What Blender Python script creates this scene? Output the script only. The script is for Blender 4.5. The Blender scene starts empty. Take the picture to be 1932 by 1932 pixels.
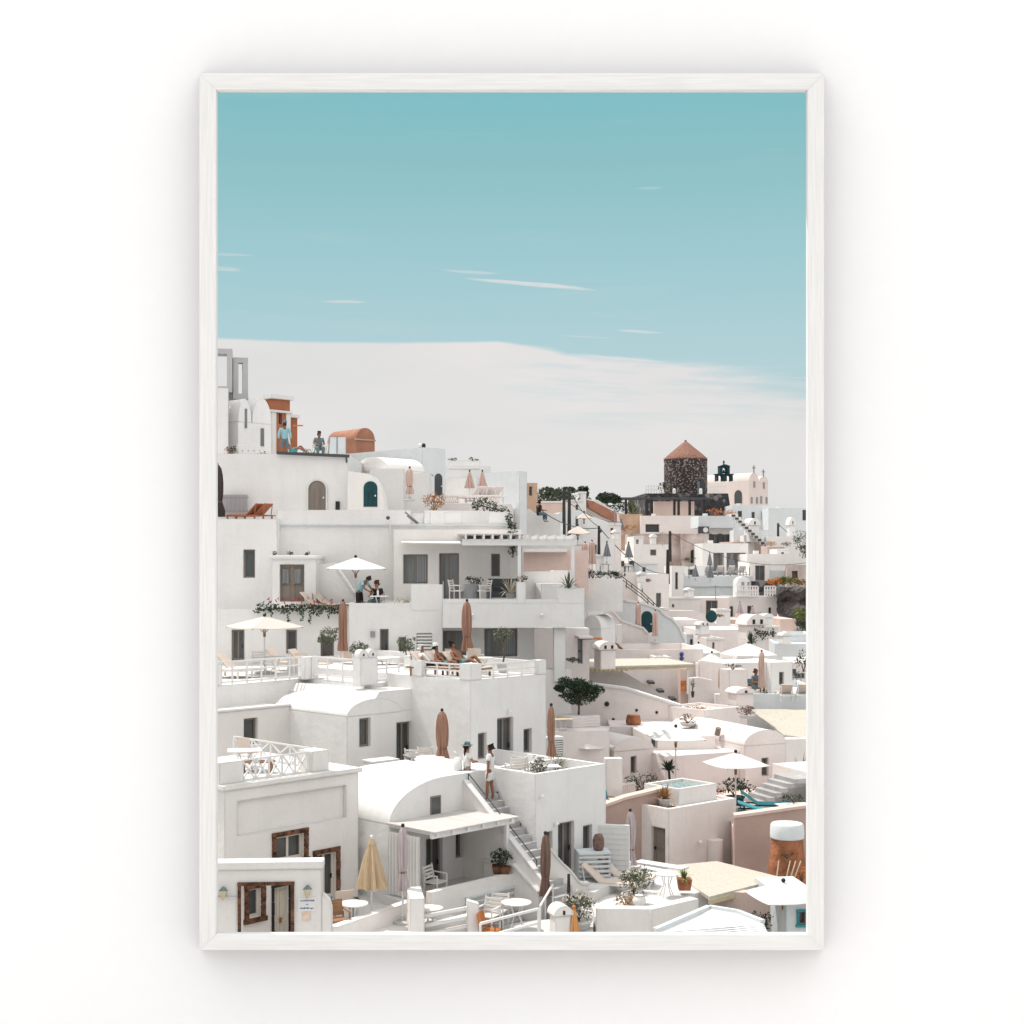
import bpy, bmesh, math, random
from mathutils import Vector, Matrix, noise
random.seed(7)
SC = bpy.context.scene
COL = SC.collection
FP, HZ = 2600.0, 1060.0            # focal length and eye level in photo pixels (1932 px wide)
R = math.radians

def P(px, py, Y): return Vector(((px-966)/FP*Y, Y, (HZ-py)/FP*Y))
def at(px, Y, z): return Vector(((px-966)/FP*Y, Y, z))
def zz(py, Y): return (HZ-py)/FP*Y
def px2m(n, Y): return n/FP*Y

# ---------------------------------------------------------------- materials
M = {}
def mat(key, col, rough=.85, var=.06, scale=1.2, bump=.0, bscale=12, col2=None, metal=0, bevel=0, trans=0, stretch=None, spec=.3, weather=0):
    if not key.startswith(('frame', 'wall')): col = [c*.85 for c in col]; col2 = [c*.85 for c in col2] if col2 else None
    m = bpy.data.materials.new(key); m.use_nodes = True
    nt = m.node_tree; N = nt.nodes; L = nt.links
    b = N['Principled BSDF']
    b.inputs['Roughness'].default_value = rough
    b.inputs['Metallic'].default_value = metal
    b.inputs['Specular IOR Level'].default_value = spec
    geo = N.new('ShaderNodeTexCoord')
    src = geo.outputs['Object']
    if stretch:
        mp = N.new('ShaderNodeMapping'); mp.inputs['Scale'].default_value = stretch
        L.new(src, mp.inputs['Vector']); src = mp.outputs['Vector']
    no = N.new('ShaderNodeTexNoise'); no.inputs['Scale'].default_value = scale; no.inputs['Detail'].default_value = 5
    L.new(src, no.inputs['Vector'])
    rp = N.new('ShaderNodeValToRGB')
    c1 = [max(0, c*(1-var)) for c in col]; c2 = list(col2) if col2 else [min(1, c*(1+var)) for c in col]
    rp.color_ramp.elements[0].color = (*c1, 1); rp.color_ramp.elements[1].color = (*c2, 1)
    rp.color_ramp.elements[0].position = .35; rp.color_ramp.elements[1].position = .65
    L.new(no.outputs['Fac'], rp.inputs['Fac']); L.new(rp.outputs['Color'], b.inputs['Base Color'])
    if weather:                                            # rain streaks, patch repairs and grime in the limewash
        m2 = N.new('ShaderNodeMapping'); m2.inputs['Scale'].default_value = (2.2, 2.2, .35); L.new(geo.outputs['Object'], m2.inputs['Vector'])
        w1 = N.new('ShaderNodeTexNoise'); w1.inputs['Scale'].default_value = 1.1; w1.inputs['Detail'].default_value = 7; w1.inputs['Roughness'].default_value = .65; L.new(m2.outputs['Vector'], w1.inputs['Vector'])
        w2 = N.new('ShaderNodeTexNoise'); w2.inputs['Scale'].default_value = 7; w2.inputs['Detail'].default_value = 6; L.new(geo.outputs['Object'], w2.inputs['Vector'])
        r1 = N.new('ShaderNodeMapRange'); r1.inputs['From Min'].default_value = .5; r1.inputs['From Max'].default_value = .75; r1.inputs['To Max'].default_value = weather; L.new(w1.outputs['Fac'], r1.inputs['Value'])
        r2 = N.new('ShaderNodeMapRange'); r2.inputs['From Min'].default_value = .56; r2.inputs['From Max'].default_value = .72; r2.inputs['To Max'].default_value = weather*.7; L.new(w2.outputs['Fac'], r2.inputs['Value'])
        ad = N.new('ShaderNodeMath'); L.new(r1.outputs[0], ad.inputs[0]); L.new(r2.outputs[0], ad.inputs[1])
        wm_ = N.new('ShaderNodeMix'); wm_.data_type = 'RGBA'; wm_.inputs['B'].default_value = (col[0]*.62, col[1]*.60, col[2]*.58, 1)
        L.new(ad.outputs[0], wm_.inputs['Factor']); L.new(rp.outputs['Color'], wm_.inputs['A']); L.new(wm_.outputs['Result'], b.inputs['Base Color'])
    nrm = None
    if bevel:
        bv = N.new('ShaderNodeBevel'); bv.samples = 3; bv.inputs['Radius'].default_value = bevel; nrm = bv.outputs['Normal']
    if bump:
        n2 = N.new('ShaderNodeTexNoise'); n2.inputs['Scale'].default_value = bscale; n2.inputs['Detail'].default_value = 4
        L.new(src, n2.inputs['Vector'])
        bp = N.new('ShaderNodeBump'); bp.inputs['Strength'].default_value = bump; bp.inputs['Distance'].default_value = .05
        L.new(n2.outputs['Fac'], bp.inputs['Height'])
        if nrm: L.new(nrm, bp.inputs['Normal'])
        nrm = bp.outputs['Normal']
    if nrm: L.new(nrm, b.inputs['Normal'])
    if trans:
        tr = N.new('ShaderNodeBsdfTranslucent'); L.new(rp.outputs['Color'], tr.inputs['Color'])
        mx = N.new('ShaderNodeMixShader'); mx.inputs['Fac'].default_value = trans
        L.new(b.outputs[0], mx.inputs[1]); L.new(tr.outputs[0], mx.inputs[2]); L.new(mx.outputs[0], N['Material Output'].inputs['Surface'])
    M[key] = m
    return m

mat('white', (.82, .808, .795), var=.03, scale=.7, bump=.55, bscale=2.2, bevel=.08, weather=.15)
mat('warm', (.835, .80, .775), var=.03, scale=.7, bump=.55, bscale=2.2, bevel=.08, weather=.15)
mat('pink', (.83, .765, .74), var=.035, scale=.6, bump=.55, bscale=2.5, bevel=.08, weather=.15)
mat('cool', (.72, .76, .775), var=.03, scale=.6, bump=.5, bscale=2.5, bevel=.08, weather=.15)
mat('rose', (.50, .36, .315), var=.08, scale=.8, bump=.4, bscale=4, bevel=.04)
mat('salmon', (.72, .56, .50), var=.06, scale=.8, bump=.4, bscale=4)
mat('orange', (.40, .15, .075), var=.12, scale=1.2, bump=.3, bscale=6)
mat('tan', (.52, .36, .26), var=.2, scale=.5, bump=.5, bscale=5)
mat('ruin', (.50, .37, .32), var=.3, scale=.5, bump=.8, bscale=4, col2=(.68, .60, .57))
mat('ground', (.62, .58, .55), var=.1, scale=.5, bump=.5, bscale=4)
mat('floor', (.72, .70, .68), var=.07, scale=1.0, bump=.2, bscale=8)
mat('step', (.46, .45, .45), var=.1, scale=2, bump=.3, bscale=12)
mat('taupe', (.23, .195, .165), var=.1, scale=2, stretch=(1, 1, .1))
mat('brownstone', (.085, .035, .02), var=.5, scale=5, bump=.8, bscale=18, col2=(.24, .11, .06))
mat('glass', (.07, .075, .076), rough=.12, var=.3, scale=.8, spec=.5)
mat('greyglass', (.17, .18, .18), rough=.2, var=.25, scale=1.2, stretch=(6, 1, .3), spec=.5)
mat('greydoor', (.42, .43, .46), var=.05)
mat('creamwood', (.72, .66, .56), var=.06, stretch=(1, 1, .1), scale=3)
mat('teal', (.014, .06, .07), var=.15, scale=3)
mat('tealbright', (.03, .25, .28), var=.15, scale=3)
mat('black', (.02, .02, .022), rough=.5)
mat('darkgrey', (.07, .075, .08), rough=.6)
mat('grey', (.30, .31, .32), rough=.7)
mat('whitemetal', (.80, .79, .78), rough=.5, var=.02)
mat('reedwhite', (.80, .76, .73), var=.06, scale=3, stretch=(1, .2, 1), trans=.28)
mat('whiteslat', (.78, .74, .72), var=.06, scale=3, stretch=(1, .2, 1))
mat('reed', (.60, .56, .48), var=.1, scale=6, stretch=(6, .5, 1), bump=.4, bscale=20)
mat('c_white', (.84, .82, .80), var=.02, trans=.12)
mat('c_cream', (.74, .655, .60), var=.03, trans=.12)
mat('c_beige', (.66, .50, .33), var=.08, scale=3, stretch=(4, 4, .6), trans=.1)
mat('c_brown', (.36, .20, .145), var=.12, scale=3, stretch=(5, 5, .5), trans=.05)
mat('c_umber', (.20, .125, .10), var=.15, scale=3, stretch=(5, 5, .5))
mat('c_rose', (.60, .43, .37), var=.1, scale=3, stretch=(5, 5, .5))
mat('c_lav', (.50, .43, .44), var=.12, scale=3, stretch=(5, 5, .5))
mat('c_grey', (.22, .23, .25), var=.12, scale=3, stretch=(5, 5, .5))
mat('c_dark', (.06, .045, .04), var=.2, scale=3, stretch=(5, 5, .5))
mat('c_yellow', (.70, .36, .14), var=.1, scale=3, stretch=(5, 5, .5))
mat('sling', (.70, .60, .53), var=.04, scale=6)
mat('slingwhite', (.78, .74, .70), var=.05, scale=6)
mat('wood', (.30, .16, .09), var=.2, scale=3, stretch=(1, 1, 6))
mat('palewood', (.62, .52, .36), var=.1, scale=3, stretch=(1, 1, 6))
mat('clay', (.36, .14, .07), var=.3, scale=3, bump=.8, bscale=9)
mat('claybrown', (.19, .12, .10), var=.3, scale=14, bump=.5, bscale=30)
mat('stonepot', (.55, .54, .53), var=.1, scale=3)
mat('leafdark', (.034, .058, .032), var=.4, scale=1.5, rough=.6)
mat('leaf', (.05, .075, .038), var=.35, scale=1.5, rough=.6)
mat('leafolive', (.115, .135, .09), var=.3, scale=1.5, rough=.7)
mat('leafpale', (.20, .22, .13), var=.3, scale=1.5, rough=.7)
mat('leaflime', (.14, .18, .04), var=.3, scale=1.5, rough=.6)
mat('dry', (.36, .19, .08), var=.4, scale=2)
mat('bark', (.14, .09, .06), var=.25, scale=8, bump=.5)
mat('barkdark', (.045, .04, .035), var=.25, scale=8)
mat('f_orange', (.55, .20, .06), var=.3, scale=3)
mat('f_red', (.50, .03, .06), var=.3, scale=3)
mat('f_cream', (.70, .62, .5), var=.1, scale=3)
mat('skin', (.42, .21, .13), var=.05, rough=.6)
mat('skintan', (.27, .125, .075), var=.05, rough=.6)
mat('hair', (.02, .013, .01), var=.3, scale=8)
mat('hairred', (.12, .045, .02), var=.3, scale=8)
mat('s_white', (.78, .77, .76), var=.03, scale=6, bump=.4, bscale=14)
mat('s_blue', (.30, .52, .58), var=.05, scale=6, bump=.4, bscale=14)
mat('s_teal', (.06, .30, .34), var=.05, scale=6, bump=.4, bscale=14)
mat('s_black', (.02, .02, .02), var=.1, scale=6)
mat('s_denim', (.12, .18, .20), var=.2, scale=20)
mat('s_slate', (.16, .22, .24), var=.1, scale=6)
mat('water', (.30, .40, .41), rough=.1, var=.45, scale=9, bump=.5, bscale=8, spec=.5)
mat('brass', (.45, .25, .08), rough=.35, metal=.6)
mat('pebble', (.78, .76, .74), var=.1, scale=20, bump=.8, bscale=25)
mat('blueink', (.06, .10, .25), var=.05)
mat('paper', (.78, .62, .48), var=.15, scale=6)
mat('grass_d', (.30, .21, .09), var=.3, scale=4)
mat('frame_w', (.84, .835, .825), rough=.55, var=.035, scale=2.5, bump=.25, bscale=5, stretch=(18, 18, 18))
mat('clayband', (.40, .19, .125), var=.15, scale=1)
mat('concrete', (.50, .50, .50), var=.06, scale=.6, bump=.3)
mat('lattice', (.40, .38, .40), var=.08)
mat('wall_w', (.845, .85, .86), rough=.9, var=.004, scale=3)

def stone_mat(key, dark, light, scale, mortar):
    m = bpy.data.materials.new(key); m.use_nodes = True
    nt = m.node_tree; N = nt.nodes; L = nt.links; b = N['Principled BSDF']; b.inputs['Roughness'].default_value = .95
    tc = N.new('ShaderNodeTexCoord')
    v = N.new('ShaderNodeTexVoronoi'); v.inputs['Scale'].default_value = scale; L.new(tc.outputs['Object'], v.inputs['Vector'])
    rp = N.new('ShaderNodeValToRGB'); e = rp.color_ramp.elements
    e[0].color = (*dark, 1); e[0].position = .2; e[1].color = (*light, 1); e[1].position = .95
    x = rp.color_ramp.elements.new(.7); x.color = (*[a*1.6 for a in dark], 1)
    sep = N.new('ShaderNodeSeparateColor'); L.new(v.outputs['Color'], sep.inputs[0]); L.new(sep.outputs[0], rp.inputs['Fac'])
    v2 = N.new('ShaderNodeTexVoronoi'); v2.feature = 'DISTANCE_TO_EDGE'; v2.inputs['Scale'].default_value = scale; L.new(tc.outputs['Object'], v2.inputs['Vector'])
    r2 = N.new('ShaderNodeValToRGB'); r2.color_ramp.elements[1].position = .09
    L.new(v2.outputs['Distance'], r2.inputs['Fac'])
    mx = N.new('ShaderNodeMix'); mx.data_type = 'RGBA'; mx.inputs['A'].default_value = (*mortar, 1)
    L.new(r2.outputs['Color'], mx.inputs['Factor']); L.new(rp.outputs['Color'], mx.inputs['B']); L.new(mx.outputs['Result'], b.inputs['Base Color'])
    bp = N.new('ShaderNodeBump'); bp.inputs['Strength'].default_value = .9; bp.inputs['Distance'].default_value = .15
    L.new(v2.outputs['Distance'], bp.inputs['Height']); L.new(bp.outputs['Normal'], b.inputs['Normal'])
    M[key] = m
stone_mat('millstone', (.03, .024, .024), (.46, .37, .33), 6.5, (.06, .05, .05))
stone_mat('darkstone', (.025, .024, .028), (.20, .18, .18), 1.9, (.05, .045, .045))
stone_mat('rock', (.05, .042, .042), (.22, .18, .17), .9, (.03, .025, .025))
mat('thatch', (.20, .085, .06), var=.35, scale=3, bump=.9, bscale=6, col2=(.42, .23, .17), stretch=(4, 4, 1.2))

# ---------------------------------------------------------------- mesh builder
class MB:
    def __init__(s): s.v = []; s.f = []; s.d = {}
    def V(s, p):
        k = (round(p[0], 4), round(p[1], 4), round(p[2], 4))
        if k not in s.d: s.d[k] = len(s.v); s.v.append(k)
        return s.d[k]
    def q(s, *ps):
        ids = []
        for p in ps:
            i = s.V(p)
            if i not in ids: ids.append(i)
        if len(ids) > 2: s.f.append(ids)
    def raw(s, ps):
        n = len(s.v); s.v += [tuple(p) for p in ps]; s.f.append(list(range(n, n+len(ps))))
    def hexa(s, c):
        n = len(s.v); s.v += [tuple(p) for p in c]
        for f in ((3, 2, 1, 0), (4, 5, 6, 7), (0, 1, 5, 4), (1, 2, 6, 5), (2, 3, 7, 6), (3, 0, 4, 7)): s.f.append([n+i for i in f])
    def box(s, x0, x1, y0, y1, z0, z1):
        s.hexa([(x0, y0, z0), (x1, y0, z0), (x1, y1, z0), (x0, y1, z0), (x0, y0, z1), (x1, y0, z1), (x1, y1, z1), (x0, y1, z1)])
    def bar(s, p, q, w, h=None, up=(0, 0, 1)):
        h = h or w; p = Vector(p); q = Vector(q); d = (q-p).normalized(); u = Vector(up)
        if abs(d.dot(u)) > .98: u = Vector((0, 1, 0))
        a = d.cross(u).normalized()*w/2; b = a.cross(d).normalized()*h/2
        s.hexa([p-a-b, p+a-b, p+a+b, p-a+b, q-a-b, q+a-b, q+a+b, q-a+b])
    def tube(s, pts, rs, n=8, cap=True):
        pts = [Vector(p) for p in pts]
        if not hasattr(rs, '__len__'): rs = [rs]*len(pts)
        base = len(s.v)
        for i, p in enumerate(pts):
            d = (pts[min(i+1, len(pts)-1)]-pts[max(i-1, 0)]).normalized()
            u = Vector((0, 0, 1)) if abs(d.z) < .9 else Vector((1, 0, 0))
            a = d.cross(u).normalized(); b = d.cross(a)
            for k in range(n):
                t = 2*math.pi*k/n; s.v.append(tuple(p+(a*math.cos(t)+b*math.sin(t))*rs[i]))
        for i in range(len(pts)-1):
            for k in range(n):
                k2 = (k+1) % n; s.f.append([base+i*n+k, base+i*n+k2, base+(i+1)*n+k2, base+(i+1)*n+k])
        if cap:
            s.f.append([base+k for k in range(n)][::-1]); s.f.append([base+(len(pts)-1)*n+k for k in range(n)])
    def lathe(s, prof, n=20, c=(0, 0, 0), mod=None, sx=1, sy=1):
        base = len(s.v)
        for i, (r, z) in enumerate(prof):
            for k in range(n):
                t = 2*math.pi*k/n; rr = r*(mod(t, i/(len(prof)-1)) if mod else 1)
                s.v.append((c[0]+rr*sx*math.cos(t), c[1]+rr*sy*math.sin(t), c[2]+z))
        for i in range(len(prof)-1):
            for k in range(n):
                k2 = (k+1) % n; s.f.append([base+i*n+k, base+i*n+k2, base+(i+1)*n+k2, base+(i+1)*n+k])
        s.f.append([base+k for k in range(n)][::-1]); s.f.append([base+(len(prof)-1)*n+k for k in range(n)])
    def ball(s, c, r, n=10, m=7, sc=(1, 1, 1)):
        prof = [(max(.001, math.sin(math.pi*i/m))*r, -math.cos(math.pi*i/m)*r*sc[2]) for i in range(m+1)]
        s.lathe(prof, n, c, sx=sc[0], sy=sc[1])
    def prism(s, poly, y0, y1, axis='y'):
        def pt(a, b, y): return (a, y, b) if axis == 'y' else ((y, a, b) if axis == 'x' else (a, b, y))
        n = len(s.v); k = len(poly)
        s.v += [pt(a, b, y0) for a, b in poly]+[pt(a, b, y1) for a, b in poly]
        s.f.append([n+i for i in range(k)]); s.f.append([n+k+i for i in range(k)][::-1])
        for i in range(k):
            j = (i+1) % k; s.f.append([n+j, n+i, n+k+i, n+k+j])
    def leaves(s, c, rad, n, size=.09, hollow=.35, seed=0, flat=1.0):
        rn = random.Random(seed*77+n); c = Vector(c)
        for _ in range(n):
            while True:
                p = Vector((rn.uniform(-1, 1), rn.uniform(-1, 1), rn.uniform(-1, 1)))
                l = p.length
                if hollow < l < 1 and noise.noise(p*2.3+Vector((seed, 0, 0))) > -.18: break
            p = Vector((p.x*rad[0], p.y*rad[1], p.z*rad[2]))+c
            a = Vector((rn.gauss(0, 1), rn.gauss(0, 1), rn.gauss(0, 1)*flat)).normalized()
            b = a.orthogonal().normalized()
            b = Matrix.Rotation(rn.uniform(0, 6.28), 3, a) @ b
            l = size*rn.uniform(.6, 1.4); w = l*.45
            s.raw([p-a*l*.5, p+b*w*.5, p+a*l*.5, p-b*w*.5])
    def build(s, name, m, parent=None, smooth=False, bevel=0, seg=2, recalc=True):
        me = bpy.data.meshes.new(name)
        me.from_pydata(s.v, [], s.f)
        if recalc:
            bm = bmesh.new(); bm.from_mesh(me); bmesh.ops.recalc_face_normals(bm, faces=bm.faces); bm.to_mesh(me); bm.free()
        me.materials.append(M[m] if isinstance(m, str) else m)
        if smooth:
            for p in me.polygons: p.use_smooth = True
            try: me.set_sharp_from_angle(angle=R(50))
            except Exception: pass
        o = bpy.data.objects.new(name, me); COL.objects.link(o)
        if parent: o.parent = parent
        if bevel:
            bv = o.modifiers.new('bevel', 'BEVEL'); bv.width = bevel; bv.segments = seg; bv.limit_method = 'ANGLE'; bv.angle_limit = R(40)
        return o

def tag(o, label, cat, group=None, kind=None):
    if label: o['label'] = label
    if cat: o['category'] = cat
    if group: o['group'] = group
    if kind: o['kind'] = kind
    return o
def thing(name, label, cat, loc=(0, 0, 0), rz=0, group=None):
    o = bpy.data.objects.new(name, None); COL.objects.link(o); o.empty_display_size = .2
    o.location = loc; o.rotation_euler = (0, 0, R(rz)); return tag(o, label, cat, group)
def dup(src, loc, rz=0, label=None, scale=1):
    c = src.copy(); COL.objects.link(c); c.location = loc; c.rotation_euler = (0, 0, R(rz)); c.scale = (scale,)*3
    if label: c['label'] = label
    for ch in src.children:
        d = ch.copy(); COL.objects.link(d); d.parent = c
        for g in ch.children:
            e = g.copy(); COL.objects.link(e); e.parent = d
    return c

# ---------------------------------------------------------------- buildings
def gridface(mb, fn, u0, u1, v0, v1, holes):
    us = sorted({u0, u1, *[h[0] for h in holes], *[h[2] for h in holes]}); vs = sorted({v0, v1, *[h[1] for h in holes], *[h[3] for h in holes]})
    us = [u for u in us if u0-1e-6 <= u <= u1+1e-6]; vs = [v for v in vs if v0-1e-6 <= v <= v1+1e-6]
    for i in range(len(us)-1):
        for j in range(len(vs)-1):
            cu, cv = (us[i]+us[i+1])/2, (vs[j]+vs[j+1])/2
            if any(h[0] < cu < h[2] and h[1] < cv < h[3] for h in holes): continue
            mb.q(fn(us[i], vs[j], 0), fn(us[i+1], vs[j], 0), fn(us[i+1], vs[j+1], 0), fn(us[i], vs[j+1], 0))
    for a, b, c, d, dep, back in holes:
        b = max(b, v0); d = min(d, v1); a = max(a, u0); c = min(c, u1)
        mb.q(fn(a, b, 0), fn(a, b, dep), fn(a, d, dep), fn(a, d, 0)); mb.q(fn(c, b, 0), fn(c, b, dep), fn(c, d, dep), fn(c, d, 0))
        mb.q(fn(a, b, 0), fn(c, b, 0), fn(c, b, dep), fn(a, b, dep)); mb.q(fn(a, d, 0), fn(c, d, 0), fn(c, d, dep), fn(a, d, dep))
        if back: mb.q(fn(a, b, dep), fn(c, b, dep), fn(c, d, dep), fn(a, d, dep))

class B:
    """a building; local x runs along its front, local y into its depth"""
    def __init__(s, label, px, Y, yaw=46, name='white_house', cat='house', group=None, mat='white'):
        s.o = Vector(((px-966)/FP*Y, Y, 0)); s.yaw = yaw; s.mat = mat
        s.root = thing(name, label, cat, s.o, yaw, group)
        s.Ri = Matrix.Rotation(-R(yaw), 3, 'Z'); s.c = s.Ri @ (-s.o)
        s.W = Matrix.Rotation(R(yaw), 3, 'Z')
    def ray(s, px, py): return s.Ri @ Vector(((px-966)/FP, 1, (HZ-py)/FP))
    def F(s, px, py, off=0):
        d = s.ray(px, py); t = (off-s.c.y)/d.y; p = s.c+d*t; return p.x, p.z
    def S(s, px, py, x=0):
        d = s.ray(px, py); t = (x-s.c.x)/d.x; p = s.c+d*t; return p.y, p.z
    def w(s, x, y, z): return s.o+s.W @ Vector((x, y, z))
    def holes(s, hs, side, x=0, off=0):
        out = []
        for h in hs:
            p0, q0, p1, q1, k = h[:5]; dep = h[5] if len(h) > 5 else .22
            f = (lambda a, b: s.F(a, b, off)) if side == 'f' else (lambda a, b: s.S(a, b, x))
            pm = (p0+p1)/2
            a = f(p0, q0)[0]; b = f(p1, q0)[0]; zt = f(pm, q0)[1]; zb = f(pm, q1)[1]
            if a > b: a, b = b, a
            out.append((a, zb, b, zt, dep, k))
        return out
    def blk(s, px0, px1, pyt, pyb, D, fh=(), lh=(), rh=(), par=0, pw=.18, off=0, mat=None, name='wall', drop=.4, fm='taupe', floor=None, zt=None, zb=None, u0=None, u1=None):
        m = mat or s.mat
        if u0 is None: u0 = s.F(px0, pyt or 1200, off)[0]
        if u1 is None: u1 = s.F(px1, pyt or 1200, off)[0]
        ref = px0 if px0 is not None else px1
        if zt is None: zt = s.F(ref, pyt, off)[1]
        if zb is None: zb = s.F(ref, pyb, off)[1]-drop
        y0, y1 = off, off+D
        H = s.holes(fh, 'f', off=off); HL = s.holes(lh, 's', x=u0); HR = s.holes(rh, 's', x=u1)
        gh = lambda hh: [(a, b, c, d, (D if k == 'thru' else dep), k not in ('thru',)) for a, b, c, d, dep, k in hh]
        mb = MB()
        gridface(mb, lambda u, v, d: (u, y0+d, v), u0, u1, zb, zt, gh(H))
        gridface(mb, lambda u, v, d: (u0+d, u, v), y0, y1, zb, zt, gh(HL))
        gridface(mb, lambda u, v, d: (u1-d, u, v), y0, y1, zb, zt, gh(HR))
        th = [(a, b, c, d, 0, False) for a, b, c, d, dep, k in H if k == 'thru']
        gridface(mb, lambda u, v, d: (u, y1, v), u0, u1, zb, zt, th)
        if par:
            a, b, c, d = u0+pw, u1-pw, y0+pw, y1-pw; zf = zt-par
            o = [(u0, y0), (u1, y0), (u1, y1), (u0, y1)]; n = [(a, c), (b, c), (b, d), (a, d)]
            for i in range(4):
                j = (i+1) % 4
                mb.q((*o[i], zt), (*o[j], zt), (*n[j], zt), (*n[i], zt)); mb.q((*n[i], zt), (*n[j], zt), (*n[j], zf), (*n[i], zf))
            mb.q(*[(*p, zf) for p in n])
        else: mb.q((u0, y0, zt), (u1, y0, zt), (u1, y1, zt), (u0, y1, zt))
        ob = mb.build(name, m, s.root)
        for hs, side, x in ((H, 'f', off), (HL, 'l', u0), (HR, 'r', u1)):
            for (a, b, c, d, dep, k) in hs: s.fill(side, x, a, b, c, d, dep, k, fm)
        s.last = (u0, u1, zt, zb)
        return ob
    def fill(s, side, x, a, b, c, d, dep, k, fm):
        if k in ('thru', 'r', 'o'): return
        def bx(mb, u0, u1, v0, v1, d0, d1):
            if side == 'f': mb.box(u0, u1, x+d0, x+d1, v0, v1)
            elif side == 'l': mb.box(x+d0, x+d1, u0, u1, v0, v1)
            else: mb.box(x-d1, x-d0, u0, u1, v0, v1)
        e = .004; t = min(.07, (c-a)*.16); d0 = dep-.09; d1 = dep-e
        a += e; c -= e; b += e; d -= e
        fr = MB(); pn = MB()
        if k in ('w', 'W', 'g', 's'):
            bx(fr, a, a+t, b, d, d0, d1); bx(fr, c-t, c, b, d, d0, d1); bx(fr, a+t, c-t, d-t, d, d0, d1)
            if k in 'wW': bx(fr, a+t, c-t, b, b+t, d0, d1)
            if k in ('W', 's', 'g') and c-a > .5: mid = (a+c)/2; bx(fr, mid-t*.5, mid+t*.5, b+(t if k == 'W' else 0), d-t, d0, d1)
            if k == 'g': bx(fr, a+t, c-t, b, b+t*1.6, d0+.01, d1)
            o = fr.build('window' if k in 'wWs' else 'door', fm, s.root)
            bx(pn, a+t*.9, c-t*.9, b+.01, d-t*.9, d0+.04, d1+.002)
            pn.build('pane', 'greyglass' if k == 's' else 'glass', o)
            if k == 's':
                cu = MB(); n = 6
                for i in range(n):
                    u = a+(c-a)*(.55+.4*i/n); bx(cu, u, u+(c-a)*.045, b+.05, d-t, d0+.015, d0+.03)
                cu.build('curtain', 'grey', o)
            if k == 'g':
                hd = MB(); bx(hd, c-t*1.7, c-t*1.2, b+(d-b)*.42, b+(d-b)*.52, d0-.04, d0-.002); hd.build('handle', 'black', o)
        elif k in ('d', 'D'):
            bx(fr, a, c, b, d, d0+.02, d1)
            nn = 2 if k == 'D' else 1; wd = (c-a)/nn
            for i in range(nn):
                for (lo, hi) in ((.08, .45), (.52, .93)):
                    u0 = a+wd*i+wd*.16; u1 = a+wd*(i+1)-wd*.16
                    v0, v1 = b+(d-b)*lo, b+(d-b)*hi; r = .03
                    bx(fr, u0, u0+r, v0, v1, d0, d0+.02); bx(fr, u1-r, u1, v0, v1, d0, d0+.02); bx(fr, u0, u1, v0, v0+r, d0, d0+.02); bx(fr, u0, u1, v1-r, v1, d0, d0+.02)
            o = fr.build('door', fm, s.root)
            hd = MB(); hu = (a+c)/2+.06 if nn == 2 else c-.12; bx(hd, hu-.03, hu+.03, b+(d-b)*.45, b+(d-b)*.52, d0-.05, d0-.001); hd.build('handle', 'brass' if nn == 2 else 'black', o)
        elif k == 'L':
            n = 9
            for i in range(n):
                v = b+(d-b)*(i+.15)/n; bx(fr, a, c, v, v+(d-b)/n*.55, dep-.14, dep-.04)
            fr.build('shutter', 'whitemetal', s.root)
    def vault(s, u0, u1, z0, rise, D, off=0, mat=None, n=18, lip=0, half=None):
        mb = MB(); c = (u0+u1)/2; r = (u1-u0)/2; poly = [(u0, z0-.02)]
        for i in range(n+1):
            t = math.pi*(1-i/n); poly.append((c+r*math.cos(t), z0+rise*math.sin(t)))
        poly.append((u1, z0-.02)); mb.prism(poly, off, off+D)
        return mb.build('roof', mat or s.mat, s.root, smooth=True)
    def prism(s, poly, y0, y1, mat=None, name='wall', smooth=False, bevel=0):
        mb = MB(); mb.prism(poly, y0, y1); return mb.build(name, mat or s.mat, s.root, smooth, bevel)
    def pxprism(s, pts, th, off=0, mat=None, name='wall', smooth=False, bevel=0):
        return s.prism([s.F(a, b, off) for a, b in pts], off, off+th, mat, name, smooth, bevel)
    def box(s, x0, x1, y0, y1, z0, z1, mat=None, name='ledge', bevel=0):
        mb = MB(); mb.box(x0, x1, y0, y1, z0, z1); return mb.build(name, mat or s.mat, s.root, bevel=bevel)
    def arch(s, px0, px1, pyt, pyb, off=0, m='taupe', surround=True, name='door'):
        a, zt = s.F(px0, pyt, off); b, _ = s.F(px1, pyt, off); zb = s.F((px0+px1)/2, pyb, off)[1]
        r = (b-a)/2; c = (a+b)/2; zs = zt-r
        def ar(rr, n=14): return [(c+rr*math.cos(math.pi*(1-i/n)), zs+rr*math.sin(math.pi*(1-i/n))) for i in range(n+1)]
        mb = MB(); mb.prism([(a, zb)]+ar(r)+[(b, zb)], off-.03, off+.02)
        for k in range(1, 3):
            x = a+(b-a)*k/3; mb.box(x-.012, x+.012, off-.045, off-.03, zb, zs)
        o = mb.build(name, m, s.root)
        hd = MB(); hd.box(b-.2*r-.06, b-.2*r, off-.08, off-.03, zb+(zt-zb)*.4, zb+(zt-zb)*.46); hd.build('handle', 'whitemetal', o)
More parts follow.
